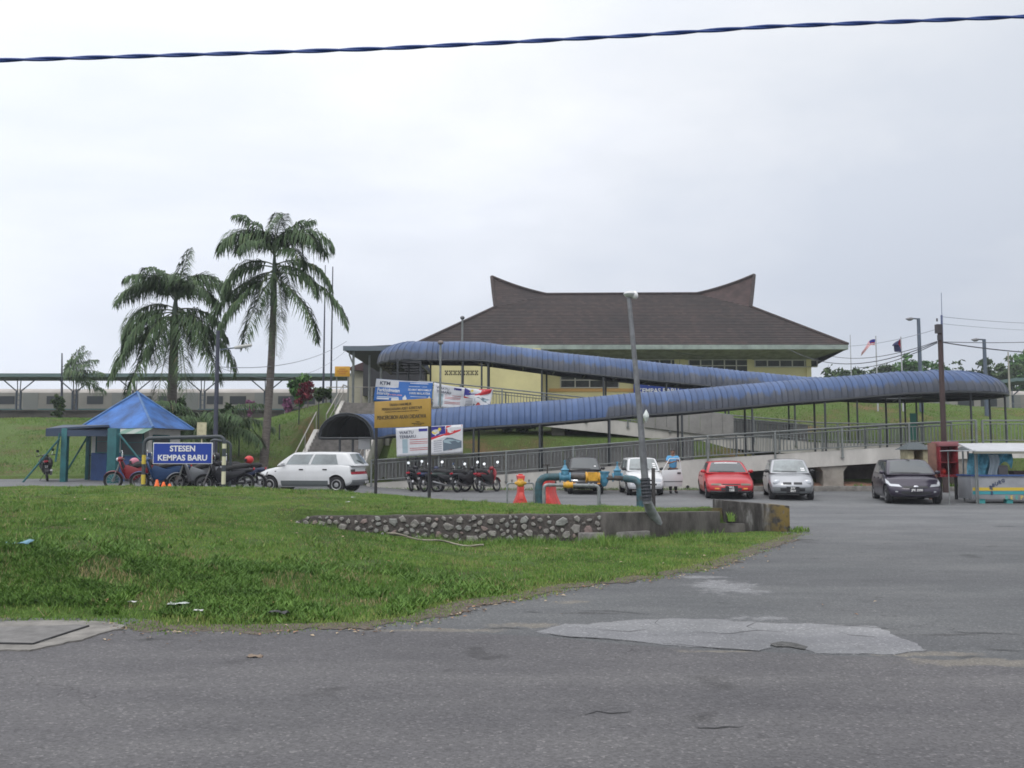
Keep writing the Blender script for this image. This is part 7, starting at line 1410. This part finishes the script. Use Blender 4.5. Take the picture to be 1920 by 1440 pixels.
# ---------------------------------------------------------------- motorcycles
def bike(label, x, y, z, rz, lean, col, seat=None, group='parked motorcycles', hl=True, plate='JHQ 812', steer=18, basket=False):
    a = thing('motorcycle', label, 'motorcycle', (x, y, z), 0, group); a.rotation_euler = (R(-lean), 0, R(rz)); a.rotation_mode = 'XYZ'; g = random.Random(hash(label) % 999)
    dk = mat('bike_black', (.015, .015, .018), .45); eng = mat('engine_grey', (.13, .13, .14), .45, .6); st = mat('bike_seat', (.018, .018, .02), .7); sl = mat('exhaust_steel', (.35, .35, .36), .3, .9)
    def wheel(xx, r, parent=a):
        m = MB(); m.tube([(xx+r*math.cos(t*math.pi/14), 0, r*1.0+.035+r*math.sin(t*math.pi/14)-.0) for t in range(28)], .040, 8, closed=True); w_ = m.build('wheel', M_TYRE, parent, smooth=50)
        m = MB(); m.tube([(xx+(r-.045)*math.cos(t*math.pi/10), 0, r+.035+(r-.045)*math.sin(t*math.pi/10)) for t in range(20)], .014, 5, closed=True); m.cyl((xx, -.05, r+.035), (xx, .05, r+.035), .045, n=10); m.build('rim', sl, w_, smooth=50)
        m = MB(); 
        for k in range(10): t = 2*math.pi*k/10; m.tube([(xx, 0, r+.035), (xx+(r-.04)*math.cos(t), 0, r+.035+(r-.04)*math.sin(t))], .006, 4)
        m.build('spokes', sl, w_); return w_
    wheel(.62, .25); wheel(-.60, .25)
    m = MB(); m.tube([(.62, .075, .285), (.50, .075, .62)], .022, 6); m.tube([(.62, -.075, .285), (.50, -.075, .62)], .022, 6); m.tube([(.50, 0, .60), (.42, 0, .86)], .03, 6); m.build('fork', sl, a, smooth=50)
    m = MB(); m.grid(10, 4, lambda u, v: (.62+.305*math.cos(R(20+u*150)), (v-.5)*.13, .285+.305*math.sin(R(20+u*150))-.03*abs(v-.5))); o = m.build('front_mudguard', col, a, smooth=60, recalc=False)
    # leg shield and nose
    m = MB(); m.prism([(.47, 0, .92), (.36, 0, .98), (.30, 0, .80), (.22, 0, .52), (.20, 0, .34), (.30, 0, .34), (.40, 0, .60)], (0, .0, 0)) if False else None
    m = MB()
    def shield(u, v): s_ = (u-.5)*2; zz = .32+v*.58; w_ = .11+.14*math.sin(min(1, v*1.25)*math.pi*.62)*(1 if v < .8 else (1-v)/.2*.7+.3); return (.24+v*.20-.05*abs(s_)**1.5+.02, s_*w_, zz)
    m.grid(8, 8, shield); o = m.build('leg_shield', col, a, smooth=60, recalc=False); so = o.modifiers.new('s', 'SOLIDIFY'); so.thickness = .03
    m = MB(); m.tube([(.40, 0, .84), (.30, 0, .55), (.10, 0, .42), (-.15, 0, .50), (-.35, 0, .62)], [.07, .075, .075, .08, .06], 8); m.build('frame', dk, a, smooth=50)
    m = MB(); m.box((.02, 0, .33), (.30, .20, .17)); m.lathe((.10, 0, .32), (1, 0, .1), [(0, .075), (.05, .085), (.16, .08), (.2, .05)], 10); m.build('engine', eng, a, bevel=.02)
    m = MB(); m.ball((-.42, 0, .70), (.44, .115, .11), 14); m.build('tail_body', col, a, smooth=60)
    for s in (-1, 1):
        m = MB(); m.prism([(.22, s*.10, .78), (.30, s*.13, .62), (.20, s*.13, .36), (-.02, s*.12, .30), (-.22, s*.13, .42), (-.62, s*.11, .62), (-.60, s*.10, .72), (-.15, s*.11, .66)], (0, s*.02, 0)); m.build('side_cowl', col if s > 0 else dk, a, bevel=.01)
    m = MB(); m.tube([(.10, 0, .70), (-.10, 0, .755), (-.35, 0, .79), (-.62, 0, .835), (-.74, 0, .85)], [.07, .115, .115, .10, .05], 10); o = m.build('seat', seat or st, a, smooth=60); 
    m = MB(); m.tube([(.10, -.11, .24), (-.10, -.13, .22), (-.35, -.14, .26), (-.85, -.15, .40)], [.025, .03, .045, .045], 8); m.build('exhaust', sl, a, smooth=50)
    m = MB(); m.tube([(-.60, .09, .29), (-.55, .09, .62)], .025, 6); m.tube([(-.60, -.09, .29), (-.55, -.09, .62)], .025, 6); m.box((-.35, .07, .30), (.5, .03, .06)); m.build('shock', dk, a)
    m = MB(); m.grid(6, 3, lambda u, v: (-.60-.31*math.sin(R(-20+u*95)), (v-.5)*.13, .285+.31*math.cos(R(-20+u*95)))); m.build('rear_mudguard', dk, a, smooth=60, recalc=False)
    m = MB(); m.box((-.86, 0, .74), (.05, .15, .07)); m.build('tail_lamp', M_LRED, a, bevel=.015)
    m = MB(); m.box((-.90, 0, .56), (.012, .20, .13), M=Matrix.Rotation(R(-12), 3, 'Y')); pl = m.build('number_plate', M_PLB, a)
    text_obj('lettering', plate.replace(' ', '\n'), .06, M_PLW, pl, bold=.001, mx=T(-.909, 0, .56) @ Matrix.Rotation(R(-90), 4, 'Z'))
    S_ = Matrix.Translation((.42, 0, 0)) @ Matrix.Rotation(R(steer), 4, 'Z') @ Matrix.Translation((-.42, 0, 0))
    m = MB(); m.tube([(.30, .33, .95), (.37, .22, .97), (.42, 0, .93), (.37, -.22, .97), (.30, -.33, .95)], .014, 6); 
    for s in (-1, 1): m.cyl((.33, s*.24, .965), (.29, s*.36, .948), .020, n=8)
    hb = m.build('handlebar', dk, a, smooth=50, mx=S_); m = MB(); m.ball((.42, 0, .93), (.10, .11, .085), 10); m.build('cowl', col, hb, smooth=60, mx=S_)
    if hl: m = MB(); m.ball((.49, 0, .93), (.05, .075, .06), 10); m.build('headlamp', M_LAMPG, hb, smooth=60, mx=S_)
    for s in (-1, 1):
        m = MB(); m.tube([(.36, s*.22, .97), (.36, s*.27, 1.10)], .007, 5); m.lathe((.37, s*.275, 1.14), (-1, 0, .25), [(0, .03), (.012, .055), (.02, .055)], 12); m.build('mirror', mat('mirror_face', (.85, .88, .88), .05, 1.), a, smooth=40, mx=S_)
    m = MB(); m.tube([(0, .1, .25), (-.12, .26, .02)], .012, 5); m.build('side_stand', dk, a)
    if basket: m = MB(); m.box((.56, 0, .84), (.16, .26, .2)); m.build('basket', dk, a)
    return a
BK, BN, BRD, BB, BG, BGR = mat('bike_gloss_black', (.02, .02, .025), .25), mat('bike_navy', (.03, .04, .09), .3), mat('bike_red', (.22, .013, .02), .4), mat('bike_blue', (.02, .06, .16), .4), mat('bike_silver', (.28, .29, .31), .35, .4), mat('bike_green_black', (.02, .035, .03), .3)
def pb(px, Y): return P(px, 915, Y).x
for px, Y, rz, ln, c, lb, st in ((779, 36.3, 82, 7, BK, 'black motorcycle seen from behind, leftmost of the five by the ramp wall', 25), (812, 36.2, 62, 8, BN, 'navy motorcycle behind the right post of the yellow board', 25), (846, 36.2, 28, 8, BGR, 'dark green-black motorcycle with pale side stripe, third of the five by the ramp wall', 20),
                             (877, 36.1, 52, 8, BK, 'black motorcycle with tall mirror, beside the red one', 20), (917, 36.0, 60, 8, BRD, 'red motorcycle parked by the ramp wall', 20)):
    x = pb(px, Y); bike(lb, x, Y, zp(x, Y), rz, ln, c, group='motorcycles parked at the ramp wall', steer=st)
for px, Y, rz, ln, c, lb, bs in ((252, 28.2, 190, 6, BRD, 'red motorcycle facing left beside the thick teal column', False), (302, 28.0, 200, 7, BB, 'blue motorcycle facing left with a pale round lamp, left of the name board', False), (335, 28.6, 172, 6, BK, 'black motorcycle directly under the name board', False),
                                 (368, 28.3, 214, 7, BG, 'grey motorcycle under the right half of the name board', False), (404, 28.9, 196, 6, BK, 'black motorcycle between the name board and the striped pipe leg', True), (384, 29.4, 178, 7, BK, 'black motorcycle deepest in the row behind the name board', False), (422, 28.3, 192, 6, BK, 'black motorcycle just right of the striped pipe leg', False), (320, 29.6, 185, 6, BN, 'navy motorcycle behind the blue one, left of the name board', False), (447, 29.3, 186, 6, BN, 'navy motorcycle with raised tail, next to the white hatchback', False)):
    x = pb(px, Y); bike(lb, x, Y, zp(x, Y)+.02, rz, ln, c, group='motorcycles parked behind the name board', steer=15, basket=bs)
x = pb(88, 34.4); bike('dark motorcycle parked far left behind the slanting teal brace', x, 34.4, zp(x, 34.4), 118, 6, BK, group='motorcycles parked behind the name board')
def helmet(px, py, Y, c, vis, label):
    q = P(px, py, Y); a = thing('helmet', label, 'helmet', q, R(200), 'motorcycle helmets'); m = MB(); m.ball((0, 0, 0), (.145, .125, .13), 14); m.build('shell', c, a, smooth=60); m = MB()
    m.grid(8, 4, lambda u, v: (.15*math.cos(R(-60+120*u))*math.cos(R(-20+35*v)), .132*math.sin(R(-60+120*u)), .14*math.sin(R(-25+40*v)))); m.build('visor', vis, a, smooth=60, recalc=False)
helmet(252, 866, 28.2, mat('helmet_pink', (.50, .16, .22), .3), M_GLASS, 'pink helmet resting on the red motorcycle near the teal column'); helmet(404, 856, 28.6, mat('helmet_black', (.02, .02, .025), .25), M_LRED, 'black and red helmet hanging by the name board edge'); helmet(467, 862, 29.0, mat('helmet_red', (.55, .03, .03), .3), M_TRIM, 'red helmet perched on the motorcycle tail next to the white hatchback')

# ---------------------------------------------------------------- the man behind the car door
def skin_mesh(name, verts, edges, radii, ml, parent, sub=2, root=0, smooth=True):
    me = bpy.data.meshes.new(name); me.from_pydata([tuple(v) for v in verts], edges, []); o = bpy.data.objects.new(name, me); COL.objects.link(o)
    md = o.modifiers.new('sk', 'SKIN'); md.use_smooth_shade = True; ly = me.skin_vertices[0].data if me.skin_vertices else None
    if ly is None: bpy.context.view_layer.objects.active = o
    for i, r in enumerate(radii): me.skin_vertices[0].data[i].radius = (r if isinstance(r, tuple) else (r, r)); me.skin_vertices[0].data[i].use_root = (i == root)
    s = o.modifiers.new('su', 'SUBSURF'); s.levels = s.render_levels = sub
    bpy.context.view_layer.update(); m2 = bpy.data.meshes.new_from_object(o.evaluated_get(bpy.context.evaluated_depsgraph_get())); bpy.data.objects.remove(o)
    m2.materials.clear(); m2.materials.append(ml); m2.polygons.foreach_set('use_smooth', [True]*len(m2.polygons)); m2.name = name; n = bpy.data.objects.new(name, m2); COL.objects.link(n); n.parent = parent; return n
def skin_ok():
    me = bpy.data.meshes.new('t'); me.from_pydata([(0, 0, 0), (0, 0, 1)], [(0, 1)], []); o = bpy.data.objects.new('t', me); COL.objects.link(o); o.modifiers.new('s', 'SKIN'); bpy.context.view_layer.objects.active = o; n = len(me.skin_vertices); bpy.data.objects.remove(o); return n
M_SKIN = mat('brown_skin', (.22, .115, .075), .6); M_SHIRT = mat('sky_blue_shirt', (.10, .33, .58), .85, var=.2, vs=9); M_TROU = mat('dark_trousers', (.018, .018, .022), .85); M_HAIR = mat('black_hair', (.012, .011, .010), .6)
YP = 34.85; xp = P(1262, 900, YP).x; pz = gz(xp, YP)+.01; pe = thing('person', 'man in sky blue shirt and dark trousers standing behind the open white car door', 'person', (xp, YP, pz), 0)
# local: faces -Y
def tubes(name, chains, ml, parent, n=12, sm_=60):
    m = MB(); [m.tube(c, r, n) for c, r in chains]; return m.build(name, ml, parent, smooth=sm_, recalc=False)
sv_ = dict(pel=(0, 0, .92), w=(0, 0, 1.04), ch=(0, -.02, 1.24), sh=(0, -.01, 1.37), nk=(0, -.01, 1.44), hb=(0, -.02, 1.50), hd=(0, -.03, 1.575), ht=(0, -.025, 1.65),
           sL=(.17, -.01, 1.365), eL=(.25, -.14, 1.20), wL=(.14, -.36, 1.25), kL=(.09, -.44, 1.27), sR=(-.17, -.01, 1.365), eR=(-.27, -.16, 1.14), wR=(-.08, -.36, 1.18), kR=(.0, -.42, 1.21),
           hL=(.09, 0, .86), nL=(.10, -.03, .48), aL=(.10, .02, .09), tL=(.11, -.14, .035), hR=(-.09, 0, .86), nR=(-.10, -.02, .48), aR=(-.10, .03, .09), tR=(-.12, -.13, .035))
rd = dict(pel=(.15, .10), w=(.135, .095), ch=(.155, .105), sh=(.12, .085), nk=.058, hb=(.062, .07), hd=(.078, .095), ht=(.055, .065), sL=.058, eL=.042, wL=.028, kL=(.035, .018), sR=.058, eR=.042, wR=.028, kR=(.035, .018), hL=.085, nL=.056, aL=.040, tL=(.04, .03), hR=.085, nR=.056, aR=.040, tR=(.04, .03))
ks = list(sv_); E_ = [('pel', 'w'), ('w', 'ch'), ('ch', 'sh'), ('sh', 'nk'), ('nk', 'hb'), ('hb', 'hd'), ('hd', 'ht'), ('sh', 'sL'), ('sL', 'eL'), ('eL', 'wL'), ('wL', 'kL'), ('sh', 'sR'), ('sR', 'eR'), ('eR', 'wR'), ('wR', 'kR'), ('pel', 'hL'), ('hL', 'nL'), ('nL', 'aL'), ('aL', 'tL'), ('pel', 'hR'), ('hR', 'nR'), ('nR', 'aR'), ('aR', 'tR')]
verts = [sv_[k] for k in ks]; rads = [rd[k] for k in ks]; edges = [(ks.index(a_), ks.index(b_)) for a_, b_ in E_]
for hand, dx in (('kL', -1), ('kR', 1)):      # four fingers and a thumb on each hand
    b0 = Vector(sv_[hand]); wv = Vector(sv_['wL' if hand == 'kL' else 'wR']); d = (b0-wv).normalized(); s_ = d.cross(Vector((0, 0, 1))).normalized()
    for f, (off, ln_) in enumerate(((-.030, .055), (-.010, .070), (.010, .066), (.030, .050))):
        i0 = len(verts); verts += [b0+s_*off+d*.02, b0+s_*off*1.1+d*(.02+ln_*.5)-Vector((0, 0, .006)), b0+s_*off*1.1+d*(.02+ln_*.85)-Vector((0, 0, .03))]; rads += [.010, .009, .008]; edges += [(ks.index(hand), i0), (i0, i0+1), (i0+1, i0+2)]
    i0 = len(verts); verts += [b0-d*.03+s_*dx*.035, b0+s_*dx*.06+Vector((0, 0, -.01))]; rads += [.011, .009]; edges += [(ks.index(hand), i0), (i0, i0+1)]
skin_ok_n = skin_ok()
def ensure_skin(name, *args, **kw): return skin_mesh(name, *args, **kw)
try:
    body = ensure_skin('body', verts, edges, rads, M_SKIN, pe, 2)
except Exception as ex:
    print('skin failed', ex); body = None
def sub(keys, eds, grow, name, ml, fix={}):
    v = [Vector(fix.get(k, sv_[k])) for k in keys]; r = [tuple(x+grow for x in (rd[k] if isinstance(rd[k], tuple) else (rd[k], rd[k]))) for k in keys]; e = [(keys.index(a_), keys.index(b_)) for a_, b_ in eds]
    return skin_mesh(name, v, e, r, ml, pe, 2)
mid = lambda a_, b_, t: tuple(Vector(sv_[a_]).lerp(Vector(sv_[b_]), t))
sub(['pel', 'w', 'ch', 'sh', 'nk', 'sL', 'eL', 'sR', 'eR'], [('pel', 'w'), ('w', 'ch'), ('ch', 'sh'), ('sh', 'nk'), ('sh', 'sL'), ('sL', 'eL'), ('sh', 'sR'), ('sR', 'eR')], .020, 'shirt', M_SHIRT, dict(eL=mid('sL', 'eL', .75), eR=mid('sR', 'eR', .75), nk=(0, -.01, 1.41)))
sub(['pel', 'hL', 'nL', 'aL', 'hR', 'nR', 'aR'], [('pel', 'hL'), ('hL', 'nL'), ('nL', 'aL'), ('pel', 'hR'), ('hR', 'nR'), ('nR', 'aR')], .022, 'trousers', M_TROU)
m = MB(); m.grid(12, 7, lambda u, v: Vector((0, -.012, 1.585))+Vector((.088*math.cos(u*6.283)*math.sin(R(8+v*82)), .105*math.sin(u*6.283)*math.sin(R(8+v*82))+.012*v, .095*math.cos(R(8+v*82))+(.0 if math.sin(u*6.283) > -.3 else .03*v)))); m.build('hair', M_HAIR, pe, smooth=70, recalc=False)
for s in (-1, 1):
    m = MB(); m.ball((s*.032, -.118, 1.585), (.012, .006, .007), 8); m.build('eye', M_HAIR, pe); m = MB(); m.ball((s*.086, -.02, 1.575), (.012, .022, .032), 8); m.build('ear', M_SKIN, pe, smooth=60)
    m = MB(); x_ = s*.105; m.tube([(x_, .07, .05), (x_, 0, .055), (x_+s*.01, -.12, .045), (x_+s*.01, -.19, .035)], [.03, .052, .05, .02], 8); m.build('shoe', M_TROU, pe, smooth=60)
m = MB(); m.tube([(0, -.115, 1.59), (0, -.142, 1.555), (0, -.12, 1.545)], [.008, .016, .006], 6); m.build('nose', M_SKIN, pe, smooth=60); m = MB(); m.tube([(-.026, -.112, 1.522), (0, -.122, 1.520), (.026, -.112, 1.522)], .005, 5); m.build('mouth', mat('lip', (.16, .06, .05), .6), pe)

# ---------------------------------------------------------------- stall, cabinet, shrine
YT = 29.6; st = thing('food_stall', 'grey food stall counter with yellow and teal stripes under a white sheet roof', 'stall')
xa, xb = P(1822, 920, YT).x, P(1822, 920, YT).x+3.4; z0 = .16; zt2 = P(1850, 893, YT).z
m = MB(); m.b2((xa, YT, z0), (xb, YT+.9, zt2)); m.build('counter', mat('counter_grey', (.30, .31, .33), .5, var=.15, vs=2), st, bevel=.01)
m = MB(); m.b2((xa-.03, YT-.05, zt2), (xb, YT+.95, zt2+.05)); m.build('counter_top', mat('counter_blue', (.04, .09, .25), .5), st)
zy = P(1850, 917, YT).z; zt3 = P(1850, 924, YT).z
for z_, h_, ml, nm in ((zy, .10, mat('stripe_yellow', (.62, .45, .05), .5), 'yellow_stripe'), (zt3, .10, mat('stripe_teal', (.04, .30, .34), .5), 'teal_stripe')):
    m = MB(); m.b2((xa+.03, YT-.012, z_-h_/2), (xb-.02, YT-.002, z_+h_/2)); m.build(nm, ml, st)
M_NAVY = mat('lettering_navy', (.03, .05, .12), .6); TEALL = mat('lettering_teal', (.10, .40, .36), .6); YELL = mat('lettering_yellow', (.65, .50, .15), .6)
cx_ = P(1862, 905, YT).x
for i, (dx, dz, ch) in enumerate(((0, 0, 'E'), (.10, .07, 'B'), (.20, .12, 'U'), (.31, .17, 'R'), (.42, .22, 'G'))): text_obj('lettering', ch, .15, M_NAVY, st, bold=.004, mx=T(cx_-.1+dx, YT-.016, P(1862, 913, YT).z+dz-.02))
text_obj('lettering', 'E\nB', .16, M_NAVY, st, bold=.004, mx=T(cx_-.06, YT-.018, P(1862, 919, YT).z-.02))
for i, ch in enumerate('BEEP'): q = P(1887+i*9.5, 933, YT); text_obj('lettering', ch, .17, TEALL if i % 2 == 0 else YELL, st, bold=.006, mx=T(q.x, YT-.016, q.z))
for x in (xa+.35, xa+1.25, xa+2.15, xb-.3): m = MB(); m.b2((x-.10, YT+.05, 0), (x+.10, YT+.25, z0)); m.build('leg', mat('leg_teal', (.05, .30, .30), .6), st)
zr = P(1850, 838, YT).z; m = MB(); m.prism([(xa-.05, YT-.35, zr-.16), (xb+.2, YT-.35, zr-.18), (xb+.2, YT+1.3, zr+.10), (xa+.25, YT+1.3, zr+.10)], (0, 0, .035)); m.build('roof', mat('white_sheet', (.42, .43, .45), .5, var=.1), st)
for x, y in ((xa+.05, YT-.2), (xa+2.2, YT-.2), (xb, YT-.2), (xa+.35, YT+1.2), (xb, YT+1.2)): m = MB(); m.cyl((x, y, 0), (x, y, zr-.1), .03, n=8); m.build('post', M_STEEL, st)
m = MB(); m.b2((xa-.1, YT-.38, zr-.22), (xb+.2, YT-.34, zr-.15)); m.build('valance', mat('valance_olive', (.20, .20, .16), .7), st)
tx0, tx1 = P(1816, 865, YT+.5).x, P(1896, 865, YT+.5).x
def tarp(u, v): sx_ = u*(tx1-tx0); dep = .95-.55*sm((u-.35)/.5)-.12*math.sin(u*17); return (tx0+sx_-.12*v*(1-u), YT+.45+.06*math.sin(u*22+v*4), zr-.20-v*dep)
m = MB(); m.grid(44, 10, tarp); o = m.build('blue_tarp', mat('tarp_blue', (.10, .36, .48), .45, var=.45, vs=6), smooth=60, recalc=False); tag(o, 'crumpled light blue tarp hanging under the stall roof', 'tarp')
m = MB(); m.grid(20, 6, lambda u, v: (tx0+.55+u*.35+.05*math.sin(v*6), YT+.30+.04*math.sin(u*14), zr-.25-v*(.95-.2*u))); tag(m.build('plastic_sheet', mat('milky_plastic', (.35, .42, .46), .35), smooth=60, recalc=False), 'milky plastic sheet bunched at the front of the stall', 'plastic sheet')
def small_box(nm, x, y, z, d, ml, label, cat): m = MB(); m.box((x, y, z+d[2]/2), d); return tag(m.build(nm, ml, bevel=.01), label, cat)
small_box('crate', tx1-.35, YT+.5, zt2+.05, (.30, .3, .30), mat('crate_grey', (.16, .15, .15), .7), 'grey crate standing on the stall counter', 'crate')
small_box('wooden_bench', tx1+.15, YT+1.6, .85, (1.5, .35, .08), mat('bench_wood', (.20, .10, .06), .8), 'brown plank shelf behind the stall counter', 'shelf'); small_box('cloth_bundle', tx1+.2, YT+.55, zt2+.05, (.38, .3, .12), mat('dark_cloth', (.06, .04, .04), .9), 'dark cloth bundle on the stall counter', 'bundle')
# hip top of a second shelter, loose white sheet
q = P(1817, 833, 31.5); m = MB(); w_ = .42; m.add([(q.x-w_, 31.2, q.z-.22), (q.x+w_, 31.2, q.z-.22), (q.x+w_, 32.0, q.z-.22), (q.x-w_, 32.0, q.z-.22), (q.x, 31.6, q.z)], [(0, 1, 4), (1, 2, 4), (2, 3, 4), (3, 0, 4), (3, 2, 1, 0)]); uo = thing('parasol', 'small dark pointed canopy on a pole at the near end of the stall roof', 'parasol'); m.build('canopy', mat('dark_slate', (.06, .075, .08), .7), uo); m = MB(); m.cyl((q.x, 31.6, 0), (q.x, 31.6, q.z-.2), .03, n=8); m.build('pole', M_STEEL, uo)
c_ = [P(1762, 844, 29.0), P(1783, 851, 28.2), P(1812, 851, 28.4), P(1834, 843, 29.6), P(1800, 843, 30.6)]; zz = sum(v.z for v in c_)/5; m = MB(); m.prism([(v.x, v.y, zz+.02*(i % 2)) for i, v in enumerate(c_)], (0, 0, .02)); aw2 = thing('side_awning', 'small flat white sheet awning between the red cabinet and the stall', 'awning'); m.build('sheet', mat('white_sheet', (0, 0, 0)), aw2)
m = MB(); m.cyl((c_[3].x-.1, 29.5, 0), (c_[3].x-.1, 29.5, zz), .02, n=6); m.cyl((c_[1].x+.1, 28.6, 0), (c_[1].x+.1, 28.6, zz), .015, n=6); m.build('post', M_STEEL, aw2)
m = MB(); YX = 31.4; x0_, x1_ = P(1762, 860, YX).x, P(1797, 860, YX).x; zb_, zt_ = P(1780, 893, YX).z, P(1780, 828, YX).z
rc = thing('red_cabinet', 'open-fronted red altar cabinet on dark legs behind the plum car', 'cabinet'); MR = mat('cabinet_red', (.24, .02, .028), .5, var=.3, vs=4); MRD = mat('cabinet_red_inside', (.20, .015, .02), .6)
for lo, hi, ml, nm in (((x0_, YX, zb_), (x0_+.05, YX+.55, zt_), MR, 'side'), ((x1_-.05, YX, zb_), (x1_, YX+.55, zt_), MR, 'side'), ((x0_, YX+.5, zb_+.001), (x1_, YX+.56, zt_), MRD, 'back'), ((x0_, YX-.01, zb_-.03), (x1_, YX+.56, zb_+.05), MR, 'shelf'), ((x0_, YX-.01, zb_+.46), (x1_, YX+.5, zb_+.49), MRD, 'shelf'), ((x0_-.02, YX-.03, zt_-.16), (x1_+.02, YX+.56, zt_), mat('cabinet_pink', (.28, .10, .11), .5), 'top')):
    m = MB(); m.b2(lo, hi); m.build(nm, ml, rc, bevel=.006)
for x in (x0_+.05, x1_-.05): m = MB(); m.b2((x-.04, YX+.1, 0), (x+.04, YX+.18, zb_-.02)); m.build('leg', M_BLK, rc)
m = MB(); m.ball(((x0_+x1_)/2-.1, YX+.25, zb_+.16), (.10, .1, .12), 10); tag(m.build('red_vase', mat('vase_red', (.5, .03, .02), .4), smooth=60), 'red rounded vase inside the cabinet', 'vase')
m = MB(); m.b2((x0_-.32, YX+.15, 0), (x0_-.04, YX+.2, zt_-.05)); tag(m.build('board', mat('brown_board', (.22, .12, .09), .8, var=.3)), 'brown plank board standing left of the red cabinet', 'board')
sh = thing('shrine', 'small cream shrine with a dark hipped roof and red inside, above the plum car roof', 'shrine'); YS = 33.4; xl, xr = P(1703, 850, YS).x, P(1741, 850, YS).x; zt_ = P(1720, 842, YS).z
m = MB(); m.b2((xl, YS, .2), (xl+.20, YS+.7, zt_)); m.b2((xr-.20, YS, .2), (xr, YS+.7, zt_)); m.b2((xl+.2, YS+.6, .2), (xr-.2, YS+.7, zt_)); m.build('wall', mat('shrine_cream', (.42, .38, .24), .8, var=.3, vs=4), sh); m = MB(); m.b2((xl+.2, YS+.1, .8), (xr-.2, YS+.6, 1.28)); m.build('altar', MR, sh)
rt = P(1722, 829, YS).z; m = MB(); m.add([(xl-.15, YS-.15, zt_-.02), (xr+.15, YS-.15, zt_-.02), (xr+.15, YS+.85, zt_-.02), (xl-.15, YS+.85, zt_-.02), (xl+.2, YS+.35, rt), (xr-.2, YS+.35, rt)], [(0, 1, 5, 4), (1, 2, 5), (2, 3, 4, 5), (3, 0, 4), (3, 2, 1, 0)]); m.build('roof', mat('dark_slate', (0, 0, 0)), sh)
q = P(1713, 795, 39.0); m = MB(); m.b2((q.x-.13, 39.0, P(1713, 816, 39).z-.2), (q.x+.13, 39.06, P(1713, 775, 39).z)); tag(m.build('green_board', mat('board_green', (.02, .13, .09), .6)), 'narrow dark green upright board leaning on the ramp railing', 'board')
# ---------------------------------------------------------------- thin humid air
m = MB(); m.b2((-130, -35, -1.5), (135, 125, 24)); hz_ = m.build('haze', None or bpy.data.materials.new('humid_air')); hm = hz_.data.materials[0]; hm.use_nodes = True; t = hm.node_tree; t.nodes.clear()
o_ = N(t, 'ShaderNodeOutputMaterial'); pv = N(t, 'ShaderNodeVolumePrincipled', inp={'Color': (.88, .92, 1, 1), 'Density': .0007, 'Anisotropy': .2}); t.links.new(pv.outputs[0], o_.inputs['Volume']); hz_['kind'] = 'stuff'; hz_['label'] = 'thin pale humid haze over the whole place'; hz_['category'] = 'haze'
